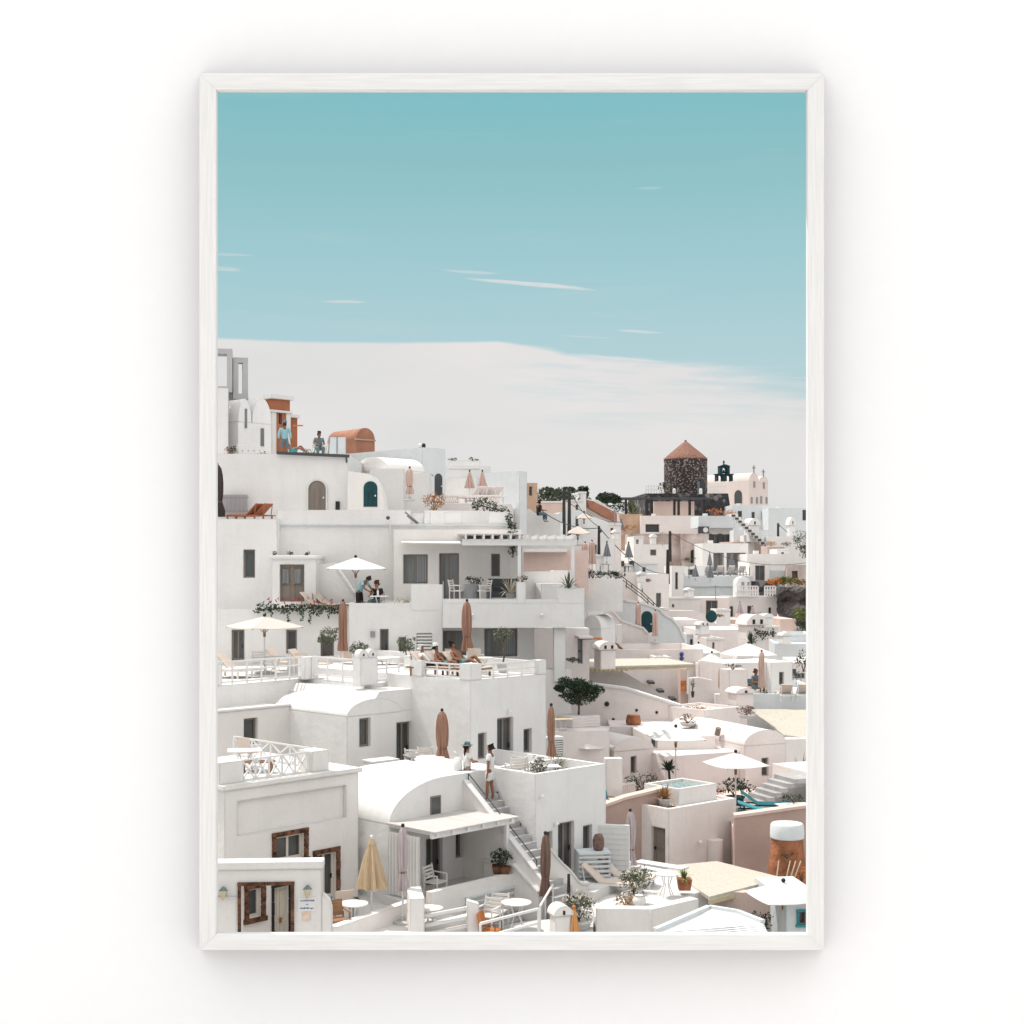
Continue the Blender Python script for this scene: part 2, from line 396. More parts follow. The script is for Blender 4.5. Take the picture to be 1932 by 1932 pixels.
        if surround:
            t = r*.2; mb = MB(); A = ar(r); Bq = ar(r+t)
            path_i = [(a, zb)]+A+[(b, zb)]; path_o = [(a-t, zb)]+Bq+[(b+t, zb)]
            for i in range(len(path_i)-1):
                p, q, p2, q2 = path_i[i], path_i[i+1], path_o[i], path_o[i+1]
                mb.hexa([(p[0], off-.08, p[1]), (q[0], off-.08, q[1]), (q2[0], off-.08, q2[1]), (p2[0], off-.08, p2[1]), (p[0], off+.01, p[1]), (q[0], off+.01, q[1]), (q2[0], off+.01, q2[1]), (p2[0], off+.01, p2[1])])
            mb.build('door_surround', s.mat, s.root)
    def surround(s, px0, py0, px1, py1, w, m='brownstone', off=0, sill=True, proud=.05):
        (a, b, c, d, _, _), = s.holes([(px0, py0, px1, py1, 'x')], 'f', off=off)
        mb = MB(); y0, y1 = off-proud, off+.02; n = 5
        for i in range(n):                                     # cut stones, each a little different
            z0 = b+(d-b)*i/n; z1 = b+(d-b)*(i+1)/n-.015
            mb.box(a-w, a, y0-random.uniform(0, .02), y1, z0, z1); mb.box(c, c+w, y0-random.uniform(0, .02), y1, z0, z1)
        mb.box(a-w-.01, (a+c)/2-.006, y0-.01, y1, d, d+w); mb.box((a+c)/2+.006, c+w+.01, y0, y1, d, d+w)
        if sill: mb.box(a-w-.03, c+w+.03, y0-.05, y1, b-w, b)
        mb.build('stone_frame', m, s.root)
# ---------------------------------------------------------------- props
def closed_parasol(px, pyt, pyb, Y, zf, m, label, wpx=None, group='closed parasols', style='tied', polem='whitemetal', fin='black'):
    zt = zz(pyt, Y); zb = zz(pyb, Y); H = zt-zb; r = (px2m(wpx, Y) if wpx else .34)/2
    t = thing('closed_parasol', label, 'parasol', at(px, Y, zf), random.uniform(0, 60), group)
    b0 = zb-zf
    if m == 'c_grey' or (m == 'c_lav' and Y > 100): style = 'cone'
    if m == 'c_rose' and Y > 79 and style == 'tied': style = 'straight'
    mb = MB(); mb.tube([(0, 0, 0), (0, 0, b0+H*.9)], .028, 8); mb.build('pole', polem, t, smooth=True)
    mb = MB(); mb.lathe([(.28, 0), (.28, .05), (.24, .07), (.06, .08), (.05, .22)], 16); mb.build('base', 'stonepot', t)
    mb = MB()
    if style == 'tied':
        pr = [(.98, 0), (1.02, .05), (.92, .14), (.70, .26), (.68, .30), (.80, .34), (.92, .48), (.95, .64), (.88, .80), (.66, .92), (.33, .98), (.12, 1.0)]; r *= .9
    elif style == 'cone':
        pr = [(1.0, 0), (1.02, .03), (.86, .22), (.66, .48), (.45, .72), (.3, .86), (.33, .88), (.16, .97), (.07, 1.0)]
    else:
        pr = [(.92, 0), (1.0, .03), (.86, .2), (.84, .4), (.9, .6), (.86, .8), (.7, .93), (.4, .985), (.1, 1.0)]
    s0 = random.uniform(0, 6)
    fold = lambda a, f: 1+(.30*math.sin(8*a+s0+f*2.2)+.12*math.sin(5*a+s0*2-f*3))*(1.15-f*.75)+.06*math.sin(f*9+s0)*math.cos(a+s0)+(.12*math.sin(13*a+s0) if f < .12 else 0)
    prof = []
    for i in range(len(pr)-1):
        for k in range(2):
            f = k/2; prof.append(((pr[i][0]*(1-f)+pr[i+1][0]*f)*r, (pr[i][1]*(1-f)+pr[i+1][1]*f)*H+b0))
    prof.append((pr[-1][0]*r, H+b0))
    mb.lathe(prof, 40, mod=fold); can = mb.build('canopy', m, t, smooth=True)
    if style == 'tied':
        mb = MB(); mb.lathe([(r*.70, b0+H*.27), (r*.78, b0+H*.275), (r*.78, b0+H*.295), (r*.70, b0+H*.30)], 20); mb.build('strap', 'c_umber', can)
    mb = MB(); mb.ball((0, 0, b0+H+.03), .055, 10, 6); mb.lathe([(.03, b0+H-.06), (.045, b0+H)], 8); mb.build('finial', fin, t, smooth=True)
    return t

def open_parasol(px, pyt, pye, Y, zf, wpx, m, label, yaw=10, group='open parasols', polem='whitemetal', fin='black', sides=4, valance=.0):
    za = zz(pyt, Y)-zf; ze = zz(pye, Y)-zf; w = px2m(wpx, Y)/2
    t = thing('open_parasol', label, 'parasol', at(px, Y, zf), yaw, group)
    mb = MB(); mb.tube([(0, 0, 0), (0, 0, za-.02)], .03, 8); mb.build('pole', polem, t, smooth=True)
    mb = MB(); mb.box(-.3, .3, -.3, .3, 0, .09); mb.build('base', 'stonepot', t, bevel=.02)
    mb = MB(); k = sides; Rr = w/math.cos(math.pi/4) if sides == 4 else w
    ang = [2*math.pi*i/k+math.pi/k for i in range(k)]
    if sides == 4: Rr = w*1.05
    rings = [(0.02, za), (.35, za-(za-ze)*.33), (.7, za-(za-ze)*.68), (1.0, ze)]
    pts = []
    for f, z in rings:
        ring = []
        for i in range(k):
            a0, a1 = ang[i], ang[(i+1) % k]+(2*math.pi if i == k-1 else 0)
            p0 = Vector((math.cos(a0), math.sin(a0), 0))*Rr*f; p1 = Vector((math.cos(a1), math.sin(a1), 0))*Rr*f
            for j in range(4):
                g = j/4; sag = -math.sin(math.pi*g)*.05*f; q = p0.lerp(p1, g)*(1-math.sin(math.pi*g)*.03*f); ring.append((q.x, q.y, z+sag))
        pts.append(ring)
    n = len(pts[0])
    for dz in (0, -.02):
        for i in range(3):
            for j in range(n):
                j2 = (j+1) % n; mb.q(*[(p[0], p[1], p[2]+dz) for p in (pts[i][j], pts[i][j2], pts[i+1][j2], pts[i+1][j])])
    dv = .02+valance
    for j in range(n):
        a, b = pts[3][j], pts[3][(j+1) % n]; mb.q(a, b, (b[0], b[1], b[2]-dv), (a[0], a[1], a[2]-dv))
    mb.build('canopy', m, t)
    mb = MB()
    for i in range(k):
        c, s_ = math.cos(ang[i]), math.sin(ang[i])
        mb.bar((0, 0, za-.1), (c*Rr*.97, s_*Rr*.97, ze-.04), .03); mb.bar((0, 0, ze-.28), (c*Rr*.3, s_*Rr*.3, za-(za-ze)*.3-.08), .025)
    mb.lathe([(.05, ze-.42), (.06, ze-.3), (.05, ze-.25)], 8); mb.build('ribs', 'wood', t)
    mb = MB(); mb.ball((0, 0, za+.05), .07, 10, 6); mb.build('finial', fin, t, smooth=True)
    return t

def lounger(loc, yaw, label, m='sling', fm='whitemetal', ang=42, group='sun loungers', flat=False):
    t = thing('sun_lounger', label, 'sun lounger', loc, yaw, group); h = .32
    mb = MB()
    for x in (-.31, .31): mb.box(x-.025, x+.025, 0, 1.95, h-.05, h)
    for y in (0, .65, 1.3, 1.95): mb.box(-.31, .31, y-.02, y+.02, h-.045, h-.005)
    mb.build('frame', fm, t)
    for x in (-.31, .31):
        for y in (.12, 1.75):
            mb = MB(); mb.box(x-.03, x+.03, y-.03, y+.03, 0, h-.05); mb.build('leg', fm, t)
    mb = MB(); mb.box(-.3, .3, .02, 1.25, h, h+.045); mb.build('seat', m, t, bevel=.015)
    a = R(ang); L = .78; mb = MB()
    y1, z1 = 1.25+L*math.cos(a), h+L*math.sin(a); n = (-math.sin(a)*.045, math.cos(a)*.045)
    mb.prism([(1.25, h), (y1, z1), (y1+n[0], z1+n[1]), (1.25+n[0], h+n[1])], -.3, .3, 'x'); mb.build('backrest', m, t)
    for x in (-.28, .28): mb = MB(); mb.bar((x, y1-.05, z1-.05), (x, y1-.12, h), .03); mb.build('strut', fm, t)
    return t

def chair(loc, yaw, label, m='slingwhite', fm='whitemetal', group='terrace chairs', slats=False):
    t = thing('chair', label, 'chair', loc, yaw, group)      # faces local -y
    mb = MB(); mb.box(-.25, .25, -.25, .22, .42, .46); mb.build('seat', m, t)
    mb = MB()
    if slats:
        for i in range(4): mb.box(-.24, .24, .20+.02*i, .23+.02*i, .52+.1*i, .585+.1*i)
        for x in (-.25, .25): mb.bar((x, .21, .46), (x, .3, .92), .04)
    else:
        mb.hexa([(-.25, .20, .5), (.25, .20, .5), (.25, .23, .5), (-.25, .23, .5), (-.25, .29, .92), (.25, .29, .92), (.25, .32, .92), (-.25, .32, .92)])
    mb.build('backrest', m, t)
    for x in (-.26, .26):
        mb = MB(); mb.bar((x, -.24, .66), (x, .26, .68), .04, .03); mb.build('armrest', fm, t)
        for y0, z1 in ((-.24, .65), (.23, .6)):
            mb = MB(); mb.bar((x, y0, 0), (x, y0, z1), .035); mb.build('leg', fm, t)
    return t

def round_table(loc, r, label, m='slingwhite', h=.74, group='terrace tables', square=False):
    t = thing('table', label, 'table', loc, 12, group)
    mb = MB()
    if square: mb.box(-r, r, -r*.8, r*.8, h-.03, h)
    else: mb.lathe([(r*.97, h-.035), (r, h-.03), (r, h-.005), (r*.98, h)], 28)
    mb.build('tabletop', m, t)
    for a in range(4):
        c, s = math.cos(a*1.571+.785), math.sin(a*1.571+.785); mb = MB()
        mb.tube([(c*r*.55, s*r*.55, h-.04), (c*r*.25, s*r*.25, h*.5), (c*r*.7, s*r*.7, 0)], .016, 6); mb.build('leg', 'whitemetal', t)
    return t

def pot_mesh(t, m, r, h, shape='round'):
    mb = MB()
    if shape == 'square':
        mb.hexa([(-r*.8, -r*.8, 0), (r*.8, -r*.8, 0), (r*.8, r*.8, 0), (-r*.8, r*.8, 0), (-r, -r, h), (r, -r, h), (r, r, h), (-r, r, h)])
    else: mb.lathe([(r*.6, 0), (r*.8, h*.3), (r*.95, h*.8), (r*1.05, h*.85), (r*1.05, h), (r*.88, h), (r*.85, h*.9)], 20)
    mb.build('pot', m, t, smooth=(shape != 'square'))

def potted_tree(loc, H, label, cr, pot='stonepot', pr=.28, ph=.38, leaf='leafolive', n=420, size=.1, shape='round', name='olive_tree', cat='potted tree', group='potted trees', twist=1, barkm='bark', seed=None, flower=None):
    seed = seed or int(loc[0]*100) % 997
    t = thing(name, label, cat, loc, 0, group); rn = random.Random(seed)
    if pr: pot_mesh(t, pot, pr, ph, shape)
    else: ph = 0
    mb = MB(); zc = H-cr[2]
    pts = [(0, 0, ph*.8)]
    for i in range(1, 5): pts.append((rn.uniform(-.06, .06)*twist, rn.uniform(-.05, .05)*twist, ph+(zc-ph)*i/4))
    r0 = max(.025, H*(.032 if name == 'tree' else .022)); mb.tube(pts, [r0*(1-.12*i) for i in range(5)], 7)
    for i in range(6):
        a = i*1.05+rn.uniform(0, .4); mb.tube([pts[-2], (math.cos(a)*cr[0]*.35, math.sin(a)*cr[1]*.35, zc), (math.cos(a)*cr[0]*.75, math.sin(a)*cr[1]*.75, zc+cr[2]*rn.uniform(-.1, .7))], [r0*.5, r0*.35, r0*.12], 5)
    mb.build('trunk', barkm, t, smooth=True)
    mb = MB()
    mb.leaves((0, 0, zc), [q*.9 for q in cr], int(n*.45), size, .2, seed)
    for i in range(9):
        a = i*.7+rn.uniform(0, .5); e = rn.uniform(-.4, .9); c = (math.cos(a)*cr[0]*rn.uniform(.6, .95), math.sin(a)*cr[1]*.8, zc+e*cr[2]*.95); k = rn.uniform(.22, .42)
        mb.leaves(c, (cr[0]*k, cr[1]*k, cr[2]*k), int(n*.09), size, 0, seed+i)
    if name == 'tree': mb.leaves((0, 0, zc+cr[2]*.55), (cr[0]*.5, cr[1]*.5, cr[2]*.6), int(n*.25), size, .1, seed+3)
    mb.build('crown', leaf, t, recalc=False)
    mb = MB(); mb.leaves((0, 0, zc+cr[2]*.12), cr, int(n*.3), size*.9, .35, seed+21); mb.build('leaf_highlights', 'leafpale' if leaf == 'leafolive' else 'leaf', t, recalc=False)  # paler leaf copy paints highlights into the crown
    if flower:
        mb = MB(); mb.leaves((0, 0, zc), [c*1.05 for c in cr], n//3, size*.9, .5, seed+50); mb.build('flowers', flower, t, recalc=False)
    return t

def bush(loc, rad, label, leaf='leaf', n=260, size=.12, flower=None, pot=None, name='bush', cat='plant', group='plants', seed=None, base=None):
    seed = seed or int(abs(loc[0])*131+loc[1]*7) % 997
    t = thing(name, label, cat, loc, 0, group); h = 0
    if pot: h = rad[2]*.7; pot_mesh(t, pot, min(rad[0], .5)*.75, h, base or 'round')
    mb = MB(); rn = random.Random(seed)
    mb.leaves((0, 0, h+rad[2]*.8), rad, n//2, size, .1, seed)
    for i in range(6):
        c = (rn.uniform(-.7, .7)*rad[0], rn.uniform(-.7, .7)*rad[1], h+rad[2]*(.8+rn.uniform(-.2, .6))); k = rn.uniform(.3, .5); mb.leaves(c, [q*k for q in rad], n//10, size, 0, seed+i)
    mb.build('foliage', leaf, t, recalc=False)
    st = MB()
    for i in range(5):
        a = rn.uniform(0, 6.28); st.tube([(0, 0, h*.9), (math.cos(a)*rad[0]*.5, math.sin(a)*rad[1]*.5, h+rad[2])], [.02, .008], 5)
    st.build('stem', 'bark', t)
    if flower:
        mb = MB(); mb.leaves((0, 0, h+rad[2]*.95), [c*1.02 for c in rad], int(n*.5), size*.9, .4, seed+9); mb.build('flowers', flower, t, recalc=False)
    return t

def spiky(loc, H, label, leaf='leafpale', pot='clay', pr=.25, ph=.3, n=26, trunk=0, name='spiky_plant', cat='plant', w=.055, shape='round', group='plants'):
    t = thing(name, label, cat, loc, 0, group)
    if pot: pot_mesh(t, pot, pr, ph, shape)
    else: ph = 0
    z0 = ph*.9+trunk
    mb = MB(); mb.tube([(0, 0, ph*.8), (0.03, 0, ph+trunk*.5), (0, 0, z0+.03)], [.06, .05, .05], 7); mb.build('stem', 'barkdark' if trunk else 'bark', t)
    mb = MB(); rn = random.Random(int(H*100)+n)
    for i in range(n):
        a = rn.uniform(0, 6.28); e = rn.uniform(.15, 1.45); L = (H-z0)*rn.uniform(.75, 1.05); d = Vector((math.cos(a)*math.cos(e), math.sin(a)*math.cos(e), math.sin(e))); sd = Vector((-math.sin(a), math.cos(a), 0))*w*.5
        p = Vector((0, 0, z0)); m1 = p+d*L*.55; e1 = p+d*L+Vector((0, 0, -L*.25*(1.4-e)))
        mb.raw([p-sd*.5, p+sd*.5, m1+sd, m1-sd]); mb.raw([m1-sd, m1+sd, e1])
    mb.build('leaves', leaf, t, recalc=False)
    return t

def railing(pts, h, label, kind='rails', rails=(1.0, .55, .12), post=.09, m='whitemetal', group='terrace railings', n=5, name='railing'):
    t = thing(name, label, 'railing', pts[0], 0, group); o = Vector(pts[0]); pts = [Vector(p)-o for p in pts]
    mb = MB()
    for i in range(len(pts)-1):
        a, b = pts[i], pts[i+1]
        for f in ((1.0, .06) if kind == 'cross' else rails): mb.bar(a+Vector((0, 0, h*f)), b+Vector((0, 0, h*f)), post*.9, post*.8)
    mb.build('rail', m, t)
    for i in range(len(pts)-1):
        a, b = pts[i], pts[i+1]
        for k in range(n+1):
            if i and k == 0: continue
            p = a.lerp(b, k/n); mb = MB(); mb.box(p.x-post*.45, p.x+post*.45, p.y-post*.45, p.y+post*.45, 0 if i == 0 else p.z, p.z+h-.02); mb.build('post', m, t)
        if kind == 'cross':
            mb = MB(); z = Vector((0, 0, 1))
            for k in range(n):
                p, q = a.lerp(b, (k+.06)/n), a.lerp(b, (k+.94)/n)
                mb.bar(p+z*h*.06, q+z*h*.97, .05, .04); mb.bar(p+z*h*.97, q+z*h*.06, .05, .04)
            mb.build('cross_brace', m, t)
    return t

def wall_lamp(loc, yaw, label, big=False):
    t = thing('wall_lamp', label, 'wall lamp', loc, yaw, 'wall lamps')
    s = 1.05 if big else .75
    mb = MB(); mb.box(-.05*s, .05*s, -.02, 0, -.1*s, .1*s); mb.bar((0, 0, .05*s), (0, -.13*s, .1*s), .025*s); mb.build('bracket', 'brass' if big else 'whitemetal', t)
    mb = MB(); mb.lathe([(.02*s, .16*s), (.11*s, .06*s), (.115*s, .05*s)], 12, (0, -.15*s, 0)); mb.build('lamp_shade', 's_slate' if big else 'whitemetal', t)
    if big:
        mb = MB(); mb.lathe([(.02, -.17), (.06, -.12), (.085, .07)], 10, (0, -.22, 0)); mb.build('lamp_glass', 'palewood', t)
    return t

def utility_pole(px, pyt, pyb, Y, label, r=.13, name='utility_pole', cat='pole'):
    zt, zb = zz(pyt, Y), zz(pyb, Y); t = thing(name, label, cat, at(px, Y, zb), 0, 'utility poles' if name != 'post' else None)
    mb = MB(); mb.tube([(0, 0, 0), (0, 0, zt-zb)], [r, r*.7], 8); mb.build('shaft', 'barkdark', t, smooth=True)
    if name != 'post':
        mb = MB(); mb.lathe([(.05, 0), (.06, .1), (.04, .16)], 8, (.12, 0, zt-zb-.4)); mb.bar((0, 0, zt-zb-.4), (.14, 0, zt-zb-.4), .05); mb.build('insulator', 'darkgrey', t)
    return t
def cable(p, q, label, sag=.6, r=.02):
    p, q = Vector(p), Vector(q); mb = MB()
    pts = [p.lerp(q, i/12)-p-Vector((0, 0, sag*4*(i/12)*(1-i/12))) for i in range(13)]
    mb.tube(pts, r, 5); o = mb.build('overhead_cable', 'darkgrey'); o.location = p; return tag(o, label, 'cable', 'overhead cables')

def chimney(loc, w, h, label, m='white', group='chimneys', vents=(-.22, .22)):
    t = thing('chimney', label, 'chimney', loc, 20, group)
    mb = MB(); mb.box(-w/2, w/2, -w/2, w/2, 0, h*.7); mb.build('shaft', m, t, bevel=.04)
    mb = MB(); poly = [(-w*.62, h*.7)]+[(w*.62*math.cos(math.pi*(1-i/10)), h*.7+h*.3*math.sin(math.pi*(1-i/10))) for i in range(11)]+[(w*.62, h*.7)]
    mb.prism(poly, -w*.6, w*.6); mb.build('cap', m, t, smooth=True)
    for x in [v*w for v in vents]: mb = MB(); mb.box(x-.07*w, x+.07*w, -w*.63, -w*.6, h*.74, h*.86); mb.build('vent', 'black', t)
    return t

def solid(name, label, cat, m, loc, fn, group=None, smooth=False, bevel=0, kind=None):
    mb = MB(); fn(mb); o = mb.build(name, m, None, smooth, bevel); o.location = loc; return tag(o, label, cat, group, kind)

# ---------------------------------------------------------------- people
def skin_obj(name, verts, edges, radii, m, parent, sub=2, root=0):
    me = bpy.data.meshes.new(name); me.from_pydata(verts, edges, []); me.materials.append(M[m])
    o = bpy.data.objects.new(name, me); COL.objects.link(o); o.parent = parent
    o.modifiers.new('skin', 'SKIN').use_smooth_shade = True
    sv = me.skin_vertices[0].data
    for i, r in enumerate(radii): sv[i].radius = (r, r) if not isinstance(r, tuple) else r; sv[i].use_root = (i == root)
    ss = o.modifiers.new('sub', 'SUBSURF'); ss.levels = sub; ss.render_levels = sub
    return o

def person(loc, yaw, label, J, skin='skin', top=None, bottom=None, hair='hair', hat=None, long_hair=False, glasses=False, sleeve=.55, leglen=.55, beard=False, group='people', scale=1):
    """J: joint positions (metres), the figure faces local -y"""
    t = thing('person', label, 'person', loc, yaw, group); t.scale = (scale,)*3
    g = {k: Vector(v) for k, v in J.items()}
    v, e, r = [], [], []
    def add(p, rad, par=None):
        v.append(tuple(p)); r.append(rad)
        if par is not None: e.append((par, len(v)-1))
        return len(v)-1
    pel = add(g['pelvis'], (.125, .105)); bel = add(g['pelvis'].lerp(g['chest'], .5), (.12, .095), pel); ch = add(g['chest'], (.155, .11), bel)
    nk = add(g['neck'], .056, ch); fwd = Vector(J.get('face', (0, -1, 0))).normalized()
    hd = g['head']; up = (hd-g['neck']).normalized()
    jaw = add(hd-up*.06+fwd*.025, (.062, .07), nk); h1 = add(hd+up*.02, (.078, .09), jaw); h2 = add(hd+up*.085, (.06, .068), h1)
    nose = add(hd-up*.012+fwd*.105, .014, h1)
    for s in 'lr':
        sh = add(g['sh'+s], .058, ch); el = add(g['el'+s], .043, sh); wr = add(g['wr'+s], .029, el)
        d = (g['wr'+s]-g['el'+s]).normalized(); pm = add(g['wr'+s]+d*.06, (.036, .02), wr)
        side = d.orthogonal().normalized()
        for k in range(4):
            o = side*(k-1.5)*.019; f1 = add(g['wr'+s]+d*(.105-.004*abs(k-1))+o, .0085, pm); add(g['wr'+s]+d*(.165-.012*abs(k-1))+o+fwd*.015, .007, f1)
        t1 = add(g['wr'+s]+d*.05+side*.05, .010, pm); add(g['wr'+s]+d*.085+side*.065, .008, t1)
        hp = add(g['hip'+s], (.088, .092), pel); kn = add(g['kn'+s], .056, hp); md = add(g['kn'+s].lerp(g['an'+s], .35), .054, kn); an = add(g['an'+s], .036, md)
        ft = Vector(J.get('toe'+s, (0, -.17, -.05))); add(g['an'+s]+ft*.3+Vector((0, 0, -.03)), .035, an); add(g['an'+s]+ft, .027, len(v)-1)
    body = skin_obj('body', v, e, r, skin, t)
    if top:
        vv = [g['pelvis']-(g['chest']-g['pelvis']).normalized()*.13, g['pelvis'].lerp(g['chest'], .5), g['chest'], g['chest'].lerp(g['neck'], .55)]; rr = [(.172, .15), (.158, .132), (.178, .135), .085]; ee = [(0, 1), (1, 2), (2, 3)]
        for s in 'lr':
            vv += [g['sh'+s], g['sh'+s].lerp(g['el'+s], sleeve*1.0)]; rr += [.078, .073]; n = len(vv); ee += [(2, n-2), (n-2, n-1)]
            if sleeve >= 1: vv.append(g['el'+s].lerp(g['wr'+s], .85)); rr.append(.05); ee.append((n-1, n))
        skin_obj('shirt', [tuple(p) for p in vv], ee, rr, top, t)
    if bottom:
        vv = [g['pelvis']+(g['chest']-g['pelvis']).normalized()*.06, g['pelvis']]; rr = [(.158, .14), (.172, .155)]; ee = [(0, 1)]
        for s in 'lr':
            vv += [g['hip'+s], g['hip'+s].lerp(g['kn'+s], min(1, leglen*1.6))]; n = len(vv); rr += [.122, .10]; ee += [(1, n-2), (n-2, n-1)]
            if leglen > .7: vv.append(g['kn'+s].lerp(g['an'+s], .9)); rr.append(.06); ee.append((n-1, n))
        skin_obj('shorts' if leglen < .7 else 'trousers', [tuple(p) for p in vv], ee, rr, bottom, t, root=1)
    if hair:
        vv = [hd+up*.045-fwd*.035, hd+up*.1-fwd*.01, hd-up*.03-fwd*.06]; rr = [(.088, .09), (.068, .075), .05]; ee = [(0, 1), (0, 2)]
        if long_hair: vv.append(hd-up*.22-fwd*.07); rr.append(.06); ee.append((2, 3)); vv.append(hd-up*.36-fwd*.05); rr.append(.03); ee.append((3, 4))
        skin_obj('hair', [tuple(p) for p in vv], ee, rr, hair, t)
    if beard: skin_obj('beard', [tuple(hd-up*.09+fwd*.05), tuple(hd-up*.075+fwd*.075)], [(0, 1)], [.05, .035], hair, t)
    if glasses:
        mb = MB(); sd = fwd.cross(up)
        for q in (-1, 1):
            c = hd+up*.025+fwd*.098+sd*q*.035; mb.ball(c, .027, 8, 6)
        mb.bar(hd+up*.03+fwd*.09-sd*.08, hd+up*.03+fwd*.09+sd*.08, .012); mb.build('sunglasses', 'black', t)
    else:
        mb = MB(); sd = fwd.cross(up)
        for q in (-1, 1): mb.ball(hd+up*.02+fwd*.088+sd*q*.034, .012, 8, 6)
        mb.build('eyes', 'black', t)
    if hat:
        mb = MB(); br = .19 if hat[1] == 'brim' else .12
        mb.lathe([(br, .0), (br, .012), (.105, .02), (.10, .09), (.075, .125), (.02, .135)], 20)
        o = mb.build('hat', hat[0], t, smooth=True); o.location = hd+up*.06; o.rotation_euler = Vector((0, 0, 1)).rotation_difference(up).to_euler()
    return t

def stand(arm=None, lean=0, head=(0, 0), stride=.0, face=(0, -1, 0)):
    J = dict(pelvis=(0, 0, .93), chest=(0, lean*.5, 1.28), neck=(0, lean*.8, 1.46), head=(0, lean, 1.60), shl=(.19, lean*.6, 1.38), shr=(-.19, lean*.6, 1.38), ell=(.25, .03, 1.10), elr=(-.25, .03, 1.10), wrl=(.25, -.06, .86), wrr=(-.25, -.06, .86),
             hipl=(.1, 0, .86), hipr=(-.1, 0, .86), knl=(.11, -stride*.6-.02, .48), knr=(-.11, stride*.2-.02, .48), anl=(.11, -stride, .09), anr=(-.11, stride, .09), face=face)
    if arm: J.update(arm)
    return J
def sit(arm=None, lean=-.05, face=(0, -1, 0)):
    J = dict(pelvis=(0, 0, .52), chest=(0, lean*.6, .86), neck=(0, lean, 1.04), head=(0, lean*1.3, 1.18), shl=(.19, lean*.8, .97), shr=(-.19, lean*.8, .97), ell=(.26, -.1, .72), elr=(-.26, -.1, .72), wrl=(.2, -.33, .72), wrr=(-.2, -.33, .72),
             hipl=(.1, -.04, .5), hipr=(-.1, -.04, .5), knl=(.13, -.46, .5), knr=(-.13, -.46, .5), anl=(.13, -.46, .09), anr=(-.13, -.46, .09), face=face)
    if arm: J.update(arm)
    return J
def recline(arm=None, face=(0, -.75, .3)):
    J = dict(pelvis=(0, 0, .5), chest=(0, .24, .76), neck=(0, .36, .92), head=(0, .39, 1.06), shl=(.19, .31, .84), shr=(-.19, .31, .84), ell=(.28, .12, .62), elr=(-.28, .12, .62), wrl=(.16, -.1, .58), wrr=(-.16, -.1, .58),
             hipl=(.1, -.04, .48), hipr=(-.1, -.04, .48), knl=(.12, -.42, .72), knr=(-.12, -.42, .62), anl=(.12, -.72, .42), anr=(-.12, -.78, .42), face=face, toel=(0, -.12, .08), toer=(0, -.12, .08))
    if arm: J.update(arm)
    return J
# ================================================================= setting
cam = bpy.data.objects.new('camera', bpy.data.cameras.new('camera')); COL.objects.link(cam)
cam.rotation_euler = (R(90), 0, 0); cam.data.sensor_width = 36; cam.data.lens = 36*FP/1932; cam.data.shift_y = (HZ-966)/1932
cam.data.clip_start = .5; cam.data.clip_end = 3000; SC.camera = cam

SUN_DIR = Vector((-.40, .28, .87)).normalized()
sl = bpy.data.lights.new('sun', 'SUN'); sl.energy = 3.9; sl.angle = R(.6); sl.color = (1, .95, .88)
so = bpy.data.objects.new('sun', sl); COL.objects.link(so); so.rotation_euler = SUN_DIR.to_track_quat('Z', 'Y').to_euler()

w = bpy.data.worlds.new('World'); SC.world = w; w.use_nodes = True
nt = w.node_tree; N = nt.nodes; L = nt.links; bg = N['Background']
def math_(op, a, b=None, clamp=False):
    n = N.new('ShaderNodeMath'); n.operation = op; n.use_clamp = clamp
    for i, x in enumerate((a, b)):
        if x is None: continue
        if isinstance(x, (int, float)): n.inputs[i].default_value = x
        else: L.new(x, n.inputs[i])
    return n.outputs[0]
tc = N.new('ShaderNodeTexCoord'); sp = N.new('ShaderNodeSeparateXYZ'); L.new(tc.outputs['Generated'], sp.inputs[0])
hyp = math_('SQRT', math_('ADD', math_('MULTIPLY', sp.outputs[0], sp.outputs[0]), math_('MULTIPLY', sp.outputs[1], sp.outputs[1])))
el = math_('DIVIDE', sp.outputs[2], math_('MAXIMUM', hyp, .02))           # tangent of the elevation
az = math_('ARCTAN2', sp.outputs[0], sp.outputs[1])                        # 0 straight ahead
rp = N.new('ShaderNodeValToRGB'); cr = rp.color_ramp
def srgb(c): return [((x/255+.055)/1.055)**2.4 if x > 10 else x/255/12.92 for x in c]+[1]
cr.elements[0].position = 0; cr.elements[0].color = srgb((205, 214, 216))
cr.elements[1].position = 1; cr.elements[1].color = srgb((118, 180, 194))
for p, c in ((.155/.6, (177, 209, 215)), (.22/.6, (160, 202, 209)), (.29/.6, (142, 193, 199)), (.345/.6, (128, 190, 197))):
    e = cr.elements.new(p); e.color = srgb(c)
L.new(math_('DIVIDE', el, .6), rp.inputs['Fac'])
mp = N.new('ShaderNodeCombineXYZ'); L.new(math_('MULTIPLY', az, 5), mp.inputs[0]); L.new(math_('MULTIPLY', el, 40), mp.inputs[1])
n1 = N.new('ShaderNodeTexNoise'); n1.inputs['Scale'].default_value = 1.0; n1.inputs['Detail'].default_value = 6; L.new(mp.outputs[0], n1.inputs['Vector'])
mp2 = N.new('ShaderNodeCombineXYZ'); L.new(math_('MULTIPLY', az, 3), mp2.inputs[0]); L.new(math_('MULTIPLY', el, 9), mp2.inputs[1])
n2 = N.new('ShaderNodeTexNoise'); n2.inputs['Scale'].default_value = 1.3; n2.inputs['Detail'].default_value = 5; L.new(mp2.outputs[0], n2.inputs['Vector'])
